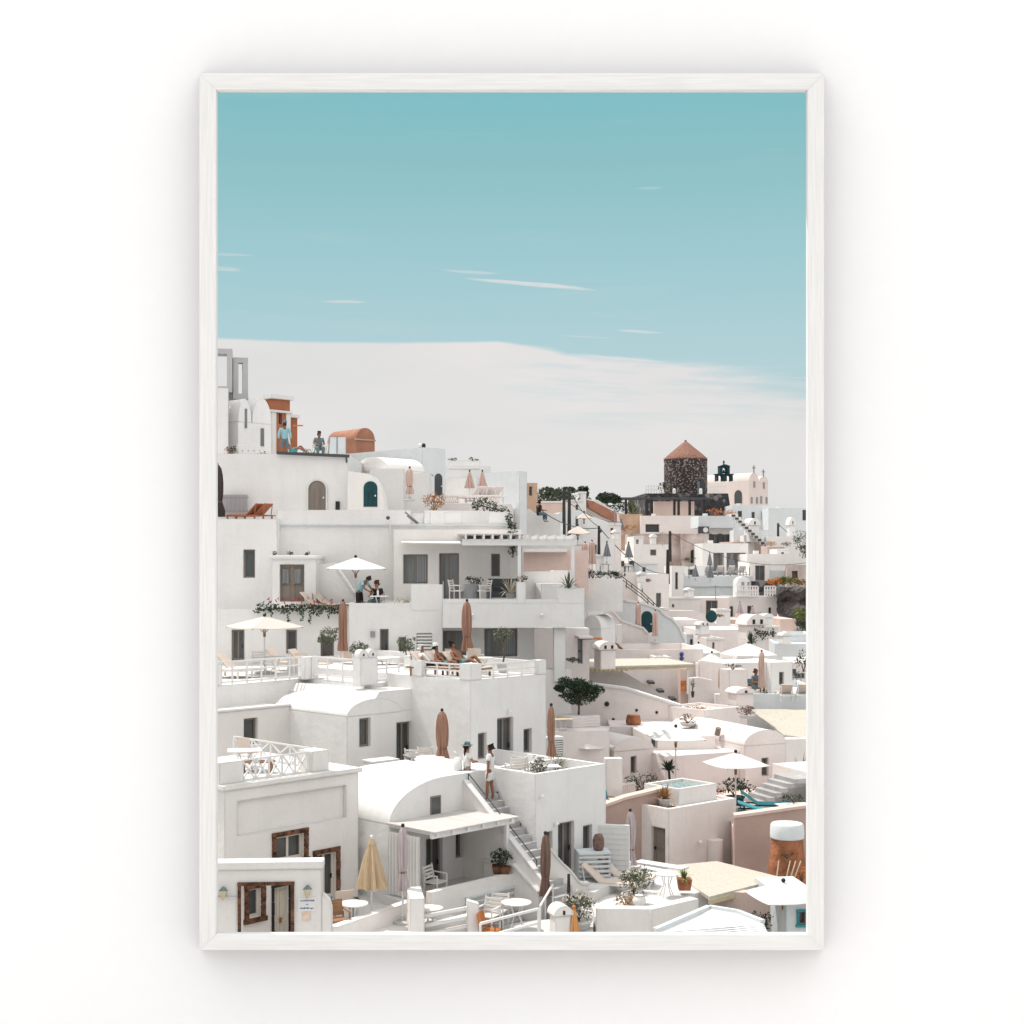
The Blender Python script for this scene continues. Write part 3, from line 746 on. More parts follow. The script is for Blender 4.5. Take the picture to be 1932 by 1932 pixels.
# the cloud bank: top edge sinks to the right
edge = math_('ADD', .1595, math_('MULTIPLY', math_('MAXIMUM', math_('ADD', az, .01), 0), -.14))
edge = math_('ADD', edge, math_('MULTIPLY', math_('ADD', n2.outputs['Fac'], -.5), .012))
edge = math_('ADD', edge, math_('MULTIPLY', math_('ADD', n1.outputs['Fac'], -.5), math_('MULTIPLY', math_('MAXIMUM', math_('ADD', az, .03), 0), .30)))
soft = math_('ADD', .0022, math_('MULTIPLY', math_('MAXIMUM', az, 0), .045))
bank = math_('DIVIDE', math_('SUBTRACT', edge, el), soft, True)
# blue gaps between thin layers near the ragged right end
mp3 = N.new('ShaderNodeCombineXYZ'); L.new(math_('MULTIPLY', az, 7), mp3.inputs[0]); L.new(math_('ADD', math_('MULTIPLY', el, 75), math_('MULTIPLY', az, 5)), mp3.inputs[1])
n3 = N.new('ShaderNodeTexNoise'); n3.inputs['Scale'].default_value = 1.0; n3.inputs['Detail'].default_value = 7; n3.inputs['Roughness'].default_value = .6; n3.name = 'n3'; L.new(mp3.outputs[0], n3.inputs['Vector'])
gap = math_('MULTIPLY', math_('MULTIPLY', math_('SUBTRACT', n3.outputs['Fac'], .47), 5, True), math_('MULTIPLY', math_('MULTIPLY', math_('ADD', az, .03), 9, True), math_('MULTIPLY', math_('SUBTRACT', el, .085), 22, True)))
bank = math_('MULTIPLY', bank, math_('SUBTRACT', 1, math_('MULTIPLY', gap, .8)))
# a few thin streaks above it
def streak(a0, e0, ln, th, tilt, amt):
    th *= .62; ln *= 1.15
    da = math_('SUBTRACT', az, a0); de = math_('SUBTRACT', math_('SUBTRACT', el, e0), math_('MULTIPLY', da, tilt))
    de = math_('ADD', de, math_('MULTIPLY', math_('ADD', N['n3'].outputs['Fac'], -.5), th*4.5))
    d = math_('ADD', math_('POWER', math_('ABSOLUTE', math_('DIVIDE', da, ln)), 2), math_('POWER', math_('ABSOLUTE', math_('DIVIDE', de, th)), 2))
    return math_('MULTIPLY', math_('MULTIPLY', math_('SUBTRACT', 1, d, True), 1.6, True), math_('MULTIPLY', math_('MULTIPLY', math_('SUBTRACT', N['n3'].outputs['Fac'], .33), 5, True), amt))
st = None
for s_ in ((.0135, .2015, .044, .0035, -.09, .85), (-.03, .211, .02, .0022, -.06, .4), (-.205, .218, .018, .0018, .02, .55), (-.207, .208, .012, .003, 0, .4), (-.121, .188, .016, .0018, 0, .5), (.092, .1665, .016, .002, -.08, .6), (.055, .163, .018, .0016, -.08, .3), (.10, .27, .01, .0015, 0, .2), (.06, .1475, .055, .0035, -.055, .9), (.17, .131, .05, .003, -.04, .7)):
    v = streak(*s_); st = v if st is None else math_('MAXIMUM', st, v)
wisp = math_('MAXIMUM', math_('MULTIPLY', math_('SUBTRACT', n1.outputs['Fac'], .60, True), .7), math_('MULTIPLY', math_('SUBTRACT', n3.outputs['Fac'], .58, True), math_('MULTIPLY', math_('SUBTRACT', .24, el, True), 9)))
cl = math_('MAXIMUM', math_('MAXIMUM', bank, st), wisp, True)
crp = N.new('ShaderNodeValToRGB'); crp.color_ramp.elements[0].color = srgb((219, 220, 220)); crp.color_ramp.elements[1].color = srgb((232, 229, 228))
crp.color_ramp.elements[0].position = .3; crp.color_ramp.elements[1].position = .62; L.new(n2.outputs['Fac'], crp.inputs['Fac'])
mx = N.new('ShaderNodeMix'); mx.data_type = 'RGBA'; L.new(cl, mx.inputs['Factor']); L.new(rp.outputs['Color'], mx.inputs['A']); L.new(crp.outputs['Color'], mx.inputs['B'])
# the physical sky adds the glow round the sun overhead, outside the view
sky = N.new('ShaderNodeTexSky'); sky.sky_type = 'NISHITA'; sky.sun_disc = False; sky.sun_elevation = math.asin(SUN_DIR.z); sky.sun_rotation = math.atan2(SUN_DIR.x, SUN_DIR.y)
sm = N.new('ShaderNodeMix'); sm.data_type = 'RGBA'; sm.blend_type = 'MIX'
hi = math_('DIVIDE', math_('SUBTRACT', el, .5), 1.5, True)
sc_ = N.new('ShaderNodeMix'); sc_.data_type = 'RGBA'; sc_.blend_type = 'MULTIPLY'; sc_.inputs['Factor'].default_value = 1; sc_.inputs['B'].default_value = (.11, .11, .11, 1); L.new(sky.outputs['Color'], sc_.inputs['A'])
L.new(hi, sm.inputs['Factor']); L.new(mx.outputs['Result'], sm.inputs['A']); L.new(sc_.outputs['Result'], sm.inputs['B'])
# sky to the sides and behind is brightened as added fill light, strongest high up
gl = N.new('ShaderNodeMix'); gl.data_type = 'RGBA'; gl.inputs['A'].default_value = (.58, .575, .57, 1); gl.inputs['B'].default_value = (1.68, 1.65, 1.625, 1)
L.new(math_('DIVIDE', math_('ADD', sp.outputs[2], .02), .75, True), gl.inputs['Factor'])
bk = N.new('ShaderNodeMix'); bk.data_type = 'RGBA'; L.new(gl.outputs['Result'], bk.inputs['B'])
L.new(math_('DIVIDE', math_('SUBTRACT', .6, sp.outputs[1]), .6, True), bk.inputs['Factor']); L.new(sm.outputs['Result'], bk.inputs['A'])
L.new(bk.outputs['Result'], bg.inputs['Color']); bg.inputs['Strength'].default_value = 1.0
SC.view_settings.view_transform = 'Standard'; SC.view_settings.look = 'None'; SC.view_settings.exposure = 0; SC.view_settings.gamma = 1

# ---- the white display wall with the framed opening, and the frame itself
YF, YW = 29.3, 30.2
fx = lambda p, Y=YF: (p-966)/FP*Y
ox0, ox1, oz1, oz0 = fx(376), fx(1555), zz(138, YF), zz(1793, YF)
ix0, ix1, iz1, iz0 = fx(408), fx(1523.5), zz(170, YF), zz(1762, YF)
mb = MB(); kf = YW/YF; a0, a1, b0, b1 = ix0*kf-.07, ix1*kf+.07, iz0*kf-.07, iz1*kf+.07
mb.box(-22, a0, YW, YW+.2, -13.4, 19); mb.box(a1, 22, YW, YW+.2, -13.4, 19); mb.box(a0, a1, YW, YW+.2, b1, 19); mb.box(a0, a1, YW, YW+.2, -13.4, b0)
wl = mb.build('wall', 'wall_w'); tag(wl, 'plain matt white wall behind the white wooden picture frame', 'wall', kind='structure')
fr = thing('picture_frame', 'large white painted wooden picture frame with mitred corners on a white wall', 'picture frame', (0, YF, 0))
def rail(c, name='frame_rail'):
    # c: outer a, outer b, inner b, inner a  (x, z); a raised outer bead, a flat field and a thin inner lip
    mb = MB(); O0, O1, I1, I0 = [Vector(p) for p in c]
    prof = [(0, .15), (0, .008), (.03, 0), (.6, .0), (.94, .01), (.97, .02), (1.0, .05), (1.0, .15)]
    ring = lambda o, i: [(o.lerp(i, f).x, d, o.lerp(i, f).y) for f, d in prof]
    A, Bq = ring(O0, I0), ring(O1, I1); n = len(prof)
    for k in range(n):
        j = (k+1) % n; mb.raw([A[k], A[j], Bq[j], Bq[k]])
    o = mb.build(name, 'frame_w', fr)
    mb = MB(); sp_ = lambda o, i, f: o.lerp(i, f); q = [sp_(O0, I0, .06), sp_(O1, I1, .06), sp_(O1, I1, .26), sp_(O0, I0, .26)]
    mb.hexa([(v.x, .19, v.y) for v in q]+[(v.x*kf, YW-YF-.002, v.y*kf) for v in q]); mb.build('shade_spacer', 'black', o)  # hidden dark strip added to deepen the frame's shadow on the wall
    q = [sp_(O0, I0, .02), sp_(O1, I1, .02), sp_(O1, I1, .9), sp_(O0, I0, .9)]; mb = MB(); mb.hexa([(v.x, .152, v.y) for v in q]+[(v.x, .188, v.y) for v in q]); mb.build('shade_backing', 'black', o)  # hidden black board added to stop bounce light from the frame's back
    d = (O1-O0).normalized(); o.data.materials[0] = FRM[0 if abs(d.x) > .5 else 1]
def grain(key, st):
    m = mat(key, (.715, .715, .71), rough=.5, var=.05, scale=1.6, stretch=st, bump=.06, bscale=2.0, col2=(.75, .75, .745)); return m
FRM = [grain('frame_grain_h', (.5, 14, 14)), grain('frame_grain_v', (14, 14, .5))]
e = .004
rail([(ox0, oz1), (ox1, oz1), (ix1, iz1), (ix0, iz1)]); rail([(ox0, oz0), (ox1, oz0), (ix1, iz0), (ix0, iz0)])
rail([(ox0, oz0+e), (ox0, oz1-e), (ix0, iz1-e), (ix0, iz0+e)]); rail([(ox1, oz0+e), (ox1, oz1-e), (ix1, iz1-e), (ix1, iz0+e)])

# unseen lamps added to brighten the wall: one high above and one at each side, grazing the wall
def area(name, loc, to, sx, sy, en, col=(1, 1, 1)):
    l = bpy.data.lights.new(name, 'AREA'); l.shape = 'RECTANGLE'; l.size = sx; l.size_y = sy; l.energy = en; l.color = col
    o = bpy.data.objects.new(name, l); COL.objects.link(o); o.location = loc; o.rotation_euler = (Vector(loc)-Vector(to)).to_track_quat('Z', 'Y').to_euler()
area('wall_fill_above', (0, 13, 27), (0, 30.5, -4), 50, 6, 1300)
for s_ in (-1, 1): area('wall_fill_side', (s_*32, 15, -8), (-s_*2, 31, -6), 6, 34, 1000)
# ---- ground
rc = [-.45, -.21, 0, .13, .25, .45]
rows = [(31.5, -13.4, -13.4, -13.4, -13.4, -13.4, -13.4), (36, -12, -12, -12.3, -12.8, -13, -13), (44, -10, -10.8, -11.4, -12.4, -12.6, -13), (48, -8.5, -9.2, -10.6, -12, -12.3, -13), (54, -6, -7.2, -9.8, -11.2, -11.5, -12),
        (60, -3.5, -5, -9, -10.6, -11, -12), (66, 0, -1, -8, -9.6, -10, -11), (72, 4, 3, -7, -8.6, -9, -10), (90, 7, 5.5, -4, -7.6, -8, -9), (110, 8, 6, -1, -6.4, -7, -9), (140, 8, 6.5, 3, -3.5, -4.5, -8), (170, 8, 7, 4, .5, -1.5, -6), (200, 8, 7, 5, 5.5, 2, -4), (260, 8, 7, 6, 7, 4, 0), (420, 6, 6, 6, 6, 4, 0)]
def ground_z(x, Y):
    r = x/Y
    for i in range(len(rows)-1):
        if rows[i][0] <= Y <= rows[i+1][0]: break
    f = (Y-rows[i][0])/(rows[i+1][0]-rows[i][0]); r = max(rc[0], min(rc[-1], r))
    for j in range(len(rc)-1):
        if rc[j] <= r <= rc[j+1]: break
    g = (r-rc[j])/(rc[j+1]-rc[j])
    z = lambda row: row[1+j]*(1-g)+row[2+j]*g
    return z(rows[i])*(1-f)+z(rows[i+1])*f
mb = MB(); Ys = [31.5+1.5*i for i in range(40)]+[92+6*i for i in range(20)]+[220, 260, 320, 420]; nr = 60
for i in range(len(Ys)-1):
    for j in range(nr):
        c = []
        for (yy, rr) in ((Ys[i], j), (Ys[i], j+1), (Ys[i+1], j+1), (Ys[i+1], j)):
            x = (rr/nr*.9-.45)*yy; c.append((x, yy, ground_z(x, yy)-.1))
        mb.q(*c)
tag(mb.build('hillside', 'ground', smooth=True), 'pale stone hillside under the white houses', 'hillside', kind='structure')
mb = MB(); mb.box(-40, 40, -40, 31, -13.9, -13.5); tag(mb.build('ground', 'floor'), 'pale paving in front of the white wall', 'ground', kind='structure')

# ================================================================= lower left
T = B('white house with brown stone window frames and a terrace of crossed white railings', 424, 38.4, 46, mat='warm')
T.blk(424, 676, 1492, 1830, 5, fh=[(448, 1497, 653, 1560, 'r', .12), (520, 1575, 574, 1622, 'W'), (597, 1609, 634, 1697, 'g'), (468, 1676, 493, 1731, 'W'), (516, 1672, 545, 1800, 'D')], fm='creamwood')
u0, u1, zt, zb = T.last
T.box(u0-.08, u1+.08, -.08, 5, zt, zt+.13, name='cornice')
for r_ in ((520, 1575, 574, 1622), (597, 1609, 634, 1697), (468, 1676, 493, 1731)): T.surround(*r_, .13, sill=r_[3] != 1697)
T.surround(516, 1672, 545, 1800, .07, 'black', sill=False)
us = T.F(457, 1472, .3)[0]; ue = T.F(583, 1455, .3)[0]; uf = T.F(617, 1455, .3)[0]; zr = zt+.13
T.box(u0-.02, us, .22, .55, zr, zr+.62, name='parapet'); T.box(ue+.05, uf, .22, .9, zr, zr+.62, name='parapet')
Tw = lambda x, y, z: T.w(x, y, z)
railing([Tw(us+.02, .35, zr), Tw(ue, .35, zr)], .6, 'white railing of crossed bars along the front of the lower left roof terrace', 'cross', post=.06)
railing([Tw(uf-.1, 1.0, zr), Tw(uf-.1, 5, zr)], .6, 'white crossed railing running back along the far side of the lower left terrace', 'cross', post=.06, n=4)
chair(Tw(ue-.5, 2.6, zr), 150, 'cream sling chair beside the table on the lower left roof terrace', 'sling')
round_table(Tw(ue-1.1, 2.0, zr), .5, 'square pale table on the lower left roof terrace', 'whiteslat', .62, square=True)
solid('bench', 'low brown slatted wooden bench on the lower left roof terrace', 'bench', 'wood', Tw(us+1.2, 1.3, zr), lambda m: [m.box(-.5, .5, -.05+.14*i, .06+.14*i, .3, .34) for i in range(3)]+[m.box(x-.03, x+.03, 0, .3, 0, .3) for x in (-.42, .42)])

G = B('low white wall with a doorway edged in brown stone at the bottom left', 380, 36.2, 4, 'gate_wall', 'wall', mat='warm')
G.blk(380, 607, 1642, 1830, .4, fh=[(455, 1670, 549, 1850, 'thru')])
g0, g1, gz, gb = G.last
G.box(g0, g1+.05, -.07, .47, gz, gz+.2, name='coping', bevel=.02)
G.surround(455, 1670, 549, 1850, .085, sill=False)
G.pxprism([(607.2, 1690), (613, 1692), (622, 1703), (626, 1716), (626, 1830), (607.2, 1830)], .4, name='wing_wall')
G.box(g0, G.F(445, 1690)[0], -.09, 0, G.F(440, 1693)[1], G.F(440, 1690.5)[1], name='shelf')
wall_lamp(G.w(G.F(423, 1682)[0], 0, G.F(423, 1682)[1]), 4, 'brass lantern with blue cap left of the brown stone doorway', True)
wall_lamp(G.w(G.F(581, 1679)[0], 0, G.F(581, 1679)[1]), 4, 'brass lantern with blue cap above the sign, right of the brown stone doorway', True)
sg = thing('sign', 'white wall sign with small faded blue lettering below the lantern', 'sign', G.w(G.F(579, 1706)[0], 0, G.F(579, 1706)[1]), 4)
mb = MB(); mb.box(-.25, .25, -.02, -.001, -.19, .19); mb.build('board', 'whitemetal', sg, bevel=.006)
mb = MB(); rn = random.Random(3)
for row, x0, x1 in ((.1, -.17, .17), (.0, -.02, .03), (-.1, -.18, .18)):
    x = x0
    while x < x1:
        k = rn.uniform(.012, .03); mb.box(x, x+k, -.024, -.0201, row-rn.uniform(.008, .025), row+rn.uniform(.008, .025)); x += k+.012
mb.build('lettering', 'blueink', sg)
solid('poster', 'small square cream notice on the wall under the faded sign', 'notice', 'paper', G.w(G.F(578, 1728)[0], 0, G.F(578, 1728)[1]), lambda m: m.box(-.1, .1, -.03, -.012, -.115, .115))

# courtyard to its right
mb = MB(); pts = [(-5.0, 37.0), (-2.3, 36.9), (-1.6, 39.5), (-2.6, 42), (-5.4, 44)]
mb.prism(pts, -11.1, -10.2, 'z'); tag(mb.build('courtyard_floor', 'floor'), 'pale paved floor of the courtyard with the beige parasol', 'courtyard', kind='structure')
C = B('low white courtyard wall with a bright sloping top in front of the beige parasol', 627, 36.6, 57, 'courtyard_wall', 'wall', mat='warm')
C.blk(627, 790, 1752, 1850, .28)
C2 = B('square white wall block at the end of the courtyard wall, beside a slatted opening', 773, 37.6, 8, 'wall_block', 'wall', mat='warm')
C2.blk(773, 801, 1696, 1830, 1.4)
C2.pxprism([(882, 1700), (904, 1706), (904, 1800), (882, 1800)], .3, off=.2, name='pier')
for a, b in ((1712, 1722), (1730, 1739), (1746, 1755)):
    mb = MB(); p = [C2.F(801, a+18, .3), C2.F(884, a+2, .3)]; mb.bar((p[0][0], .35, p[0][1]), (p[1][0], .35, p[1][1]), .09, .1); mb.build('slat', 'white', C2.root)
C2.pxprism([(801, 1748), (903, 1722), (903, 1830), (801, 1830)], .25, off=.5, name='back_panel')
round_table(at(667, 38.3, -10.2), .41, 'round white table under the closed beige parasol', 'slingwhite', .72)
chair(at(646, 39.2, -10.2), 200, 'cream sling armchair behind the round white table in the courtyard', 'sling', 'grey')
chair(at(637, 37.6, -10.2), 30, 'small wooden folding chair half hidden by the courtyard wall', 'wood', 'wood')
closed_parasol(701, 1581, 1675, 38.9, -10.2, 'c_beige', 'folded beige parasol spread like a cone in the courtyard', 47, style='cone', fin='whitemetal')
closed_parasol(760, 1559, 1680, 38.9, -10.2, 'c_lav', 'folded lilac grey parasol in front of the white curtain', 21)
bush(at(669, 40.0, -9.9), (.14, .14, .1), 'small dark pot plant on the ledge behind the courtyard table', 'leafdark', 60, .07)

# ================================================================= vaulted house under the stairs
V = B('white vaulted house with a reed pergola over its door, left of the long stairs', 735, 41.3, 46)
U = 5.0; zs = V.F(735, 1556)[1]; zt = zz(1465, 42.9)
V.blk(None, None, None, None, 3.6, u0=0, u1=U, zt=zs, zb=-11.6, fh=[(804, 1580, 835, 1672, 'g'), (860, 1570, 884, 1617, 'W')])
poly = [(0, zs-.02)]+[(2.3*(1-math.cos(math.pi/2*i/14)), zs+(zt-zs)*math.sin(math.pi/2*i/14)) for i in range(15)]+[(U, zt), (U, zs-.02)]
V.prism(poly, -.012, 3.6, name='roof', smooth=True)
a, b = V.F(811, 1503), V.F(831, 1541)
mb = MB(); mb.box(a[0], b[0], -.03, .05, b[1], a[1]); wv = mb.build('window', 'taupe', V.root); mb = MB(); mb.box(a[0]+.05, b[0]-.05, -.035, .05, b[1]+.05, a[1]-.05); mb.build('pane', 'glass', wv)
wall_lamp(V.w(V.F(843, 1600)[0], 0, V.F(843, 1575)[1]), 46, 'small white wall lamp under the reed pergola')
zfl = -9.95
pg = thing('pergola', 'white pergola with a bright reed roof over the door of the vaulted house', 'pergola', V.w(0, 0, zfl), 46)
h = zz(1527, 43.55)-zfl; mb = MB()
for i in range(26): mb.box(-.12, 3.4, -2.12+i*.082, -2.12+i*.082+.079, h-.015+random.uniform(0, .01), h+.02)
mb.build('roof', 'reedwhite', pg)
mb = MB(); mb.box(-.1, 3.35, -2.0, -1.9, h-.2, h-.02)
for i in range(6): mb.box(.0+i*.62, .07+i*.62, -2.1, -.01, h-.13, h-.022)
mb.build('beam', 'whitemetal', pg)
mb = MB(); mb.box(2.95, 3.07, -2.02, -1.9, .0, h-.2); mb.build('post', 'whitemetal', pg)
V2 = lambda x, y, z: V.w(x, y, z)
# terrace in front with a parapet
mb = MB(); mb.box(-.3, 3.35, -2.1, -.01, -11.6, zfl); tr = mb.build('terrace', 'floor', V.root)
mb = MB(); mb.box(-.45, 3.3, -2.32, -2.1, -11.9, zfl+.5); mb.box(3.1, 3.3, -2.1, -1.2, -11.9, zfl+.5); mb.build('parapet', 'warm', V.root)
mb = MB()
for i in range(3): mb.box(.9, 2.95, -2.39, -2.32, zfl+.05-.16*i, zfl+.14-.16*i)
mb.build('slat', 'cool', V.root)
cu = thing('curtain', 'long white cloth curtain hanging beside the pergola of the vaulted house', 'curtain', V2(-.1, -1.95, zfl), 46)
mb = MB(); n = 60
pts = [(0.0, .5+1.4*i/n) for i in range(n+1)]
for i in range(n):
    y0, y1 = pts[i][1], pts[i+1][1]; x0, x1 = .05*math.sin(i*1.1), .05*math.sin((i+1)*1.1); mb.raw([(x0, y0, .05), (x1, y1, .05), (x1, y1, h-.22), (x0, y0, h-.22)])
cl = mb.build('cloth', 'c_white', cu)
chair(V2(.75, -1.2, zfl), 60, 'white chair in the shade by the vaulted house door', 'slingwhite', slats=True)
bush(V2(2.75, -2.0, zfl+.5), (.38, .3, .3), 'green plant in a brown trough on the parapet under the pergola', 'leafdark', 260, .1, pot='brownstone', base='square')
# small lower stair beside it
S2 = B('short white staircase with grey steps below the pergola parapet', 985, 41.6, 46, 'staircase', 'stairs')
mb = MB()
for i in range(6): mb.box(-1.15, -.1, -1.2+.33*i, 2.0, -12.4, -11.35+.21*i)
mb.build('step', 'step', S2.root)
S2.pxprism
mb = MB(); q = [S2.S(p, y, -.05) for p, y in ((911, 1624), (967, 1633), (1016, 1686))]
mb.prism([q[0], q[1], q[2], (q[2][0], -12.4), (q[0][0], -12.4)], -.05, .2, 'x'); mb.build('side_wall', 'warm', S2.root)
mb = MB()
for a, b in ((0, 1), (1, 2)): mb.bar((.075, q[a][0], q[a][1]+.03), (.075, q[b][0], q[b][1]+.03), .34, .08)
mb.build('coping', 'white', S2.root)

# ================================================================= the long stairs
ST = B('long white outdoor staircase with grey steps running up to the couple', 1014, 41.5, 46, 'staircase', 'stairs')
mb = MB(); rise, run = .186, .24; n = 15
tread = lambda y: -9.62+.775*y
for i in range(n):
    y = -.7+run*i; mb.box(.02, 1.02, y, y+run*1.02 if i < n-1 else 4.4, -12, tread(y+run*.5)+rise*.3)
mb.build('step', 'step', ST.root)
q = [(-.35, -9.55), (0.0, -9.3), (3.06, -6.92), (3.3, -6.9)]
mb = MB(); mb.prism([(-.35, -12), *q, (3.5, -12)], -.16, .02, 'x'); mb.build('side_wall', 'warm', ST.root)
mb = MB(); mb.bar((-.07, 0, -9.27), (-.07, 3.06, -6.89), .24, .07); mb.build('coping', 'white', ST.root)
mb = MB(); mb.tube([(.02, .05, -9.0), (.02, 3.0, -6.7)], .018, 6); mb.tube([(.02, .05, -9.3), (.02, .05, -9.0)], .015, 6); mb.tube([(.02, 3, -7.0), (.02, 3, -6.7)], .015, 6); mb.build('handrail', 'darkgrey', ST.root)
ymz = tread(2.72)-.06
person(ST.w(.62, 2.62, ymz), 250, 'bearded man in white t-shirt and white shorts standing on the long stairs', stand(dict(elr=(-.27, .02, 1.1), wrr=(-.24, -.12, .84), ell=(.27, .04, 1.1), wrl=(.27, .0, .84)), stride=.06), 'skintan', 's_white', 's_white', 'hair', beard=True, leglen=.45, group='couple on the stairs', scale=1.03)
wp = ST.w(.45, 3.5, -7.5)
person(wp, 110, 'woman in dark sun hat and white top at the head of the long stairs', stand(dict(ell=(.25, -.12, 1.12), wrl=(.05, -.25, 1.12), elr=(-.25, -.12, 1.12), wrr=(-.05, -.27, 1.1)), stride=.05), 'skin', 's_white', 's_denim', 'hair', hat=('s_slate', 'brim'), long_hair=True, glasses=True, leglen=.4, group='couple on the stairs', scale=.97)
bg_ = thing('bag', 'pale pink shoulder bag on the back of the woman in the hat', 'bag', wp+Vector((-.3, -.05, .78)), 110)
mb = MB(); mb.lathe([(.12, 0), (.2, .08), (.21, .25), (.15, .42), (.06, .46)], 14, sy=.7); mb.build('sack', 's_white', bg_, smooth=True); mb = MB(); mb.tube([(0, 0, .44), (.05, .05, .6), (.12, .08, .62)], .015, 6); mb.build('strap', 's_white', bg_)

# ================================================================= white cube house right of the stairs
D = B('white cube house right of the stairs with a grey door and a terrace on top', 1010, 43, 44)
D.blk(1010, 1143, 1461, 1730, 2.05, fh=[(1053, 1551, 1083, 1646, 'g'), (1030, 1569, 1042, 1602, 'w'), (1100, 1557, 1117, 1613, 'w')], par=.55)
d0, d1, dzt, dzb = D.last
D.blk(None, None, None, None, 4.6, u0=.95, u1=d1, zt=dzt-.56, zb=-11, off=2.05, name='rear_wall')
D.box(d1-.18, d1, 2.05, 6.2, dzt-.56, dzt-.02, name='parapet')
D.box(.35, 1.05, -.5, -.004, dzb, D.F(1040, 1545)[1]-.3, name='buttress') if 0 else None
zf = dzt-.55
for px, ry, lab in ((1030, 200, 'white slatted chair on the cube house terrace, left of the olive bush'), (1048, 150, 'white slatted chair on the cube house terrace, right of the olive bush')):
    u = D.F(px-62, 1450, 1.3)[0]; chair(D.w(max(.35, u+.25), 1.45, zf), ry, lab, 'slingwhite', slats=True)
bush(D.w(.75, .6, zf), (.3, .28, .42), 'grey green olive bush in a pot on the cube house terrace', 'leafolive', 300, .08, pot='stonepot')
round_table(D.w(1.35, .75, zf), .36, 'small white table on the cube house terrace', 'slingwhite', .6, square=True)
closed_parasol(1040, 1331, 1427, 45.6, zf, 'c_brown', 'folded terracotta parasol on the cube house terrace', 15)
bush(D.w(d1-.5, 1.8, zf+.05), (.4, .2, .45), 'yellow green flowers at the corner of the cube house terrace', 'leaflime', 160, .06, flower='f_cream')
for px, py in ((938, 1495), (981, 1554)):
    y_, z_ = D.S(px, py, 0); solid('step_light', 'small black recessed light in the wall beside the stairs' + (', upper one' if py < 1500 else ', lower one'), 'wall light', 'black', D.w(0, y_, z_), lambda m: m.box(-.02, .03, -.07, .07, -.03, .03))
wall_lamp(D.w(D.F(1012, 1504)[0]+.15, 0, D.F(1018, 1504)[1]), 44, 'small white lamp high on the blank front of the cube house')
wall_lamp(D.w(D.F(1046, 1556)[0], 0, D.F(1046, 1556)[1]), 44, 'small white lamp beside the grey door of the cube house')
# its front patio
PW = B('curved white wall sweeping down in front of the cube house patio', 1030, 41.9, 12, 'patio_wall', 'wall')
pts = [(1028, 1592), (1036, 1600), (1050, 1617), (1063, 1632), (1074, 1641), (1084, 1653), (1093, 1666), (1102, 1669), (1112, 1668)]
PW.pxprism(pts+[(1112, 1740), (1028, 1740)], .22, mat='warm')
mb = MB(); k = [PW.F(*p) for p in pts]
for i in range(len(k)-1): mb.bar((k[i][0], .1, k[i][1]+.02), (k[i+1][0], .1, k[i+1][1]+.02), .3, .06)
mb.build('coping', 'white', PW.root)
mb = MB(); mb.prism([(.9, 42.6), (2.5, 41.9), (3.4, 43.6), (4.0, 46.3), (1.5, 45)], -11.4, -10.05, 'z'); tag(mb.build('patio', 'floor'), 'grey paved patio in front of the cube house', 'patio', kind='structure')
BW = B('low white brick wall beside the brown vase at the cube house', 1128, 45.0, -14, 'low_wall', 'wall', mat='white')
BW.blk(1126, 1186, 1556, 1660, .25)
mb = MB()
for i in range(9): mb.box(BW.last[0], BW.last[1], -.012, 0, BW.last[2]-.1-.17*i, BW.last[2]-.09-.17*i)
mb.build('mortar_line', 'cool', BW.root)
bn = thing('bench', 'grey slatted bench with a stone top under the brown vase', 'bench', at(1117, 43.9, -10.05), 8)
mb = MB(); mb.box(-.5, .55, -.35, .35, .78, .86); mb.build('seat', 'cool', bn)
mb = MB()
for i in range(5): mb.box(-.5, .55, -.33, -.28, .06+.15*i, .15+.15*i)
mb.build('front_slat', 'cool', bn); mb = MB(); mb.box(-.5, -.42, -.28, .33, 0, .78); mb.box(.47, .55, -.28, .33, 0, .78); mb.build('side', 'cool', bn)
solid('vase', 'round brown woven clay vase on the stone bench', 'vase', 'claybrown', at(1129, 43.9, -9.19), lambda m: m.lathe([(.1, 0), (.15, .03), (.18, .14), (.185, .32), (.15, .46), (.11, .51), (.09, .5)], 18), smooth=True)
closed_parasol(1029, 1573, 1690, 41.0, -11.3, 'c_umber', 'folded dark brown parasol at the foot of the long stairs', 20, style='tied')
utility_pole(1073, 1649, 1722, 40.5, 'short weathered wooden post beside the olive shrub at the bottom', .06, 'post', 'post')
lounger(at(1208, 42.9, -10.35), 72, 'cream lounger with raised back left of its twin on the white terrace'); lounger(at(1236, 43.8, -10.35), 72, 'cream lounger with raised back right of its twin on the white terrace')
mb = MB(); mb.prism([(1.9, 41.7), (2.5, 40.2), (3.3, 40.0), (4.2, 45), (3.4, 45.3)], -12, -10.4, 'z'); tag(mb.build('terrace', 'floor'), 'bright white terrace with the cream loungers', 'terrace', kind='structure')
# ================================================================= terrace level between vault house and the middle row
def slab(name, pts, z0, z1, label, m='floor'):
    mb = MB(); mb.prism([((p-966)/FP*Y, Y) for p, Y in pts], z0, z1, 'z'); return tag(mb.build(name, m), label, name.replace('_', ' '), kind='structure')
slab('terrace', [(640, 48), (800, 47.6), (885, 46.9), (1000, 46.8), (1000, 53), (640, 53)], -9.5, -7.38, 'pale terrace floor between the vaulted houses')
round_table(at(812, 47.2, -7.38), .5, 'round white table beside the brown parasol left of the couple', 'slingwhite', .7)
chair(at(783, 47.9, -7.38), 160, 'white slatted chair left of the table near the couple', 'slingwhite', slats=True)
chair(at(800, 48.4, -7.38), 190, 'white slatted chair behind the table near the couple', 'slingwhite', slats=True)
lounger(at(858, 47.4, -7.4), 120, 'dark grey lounger near the woman in the hat', 'grey', 'whitemetal')
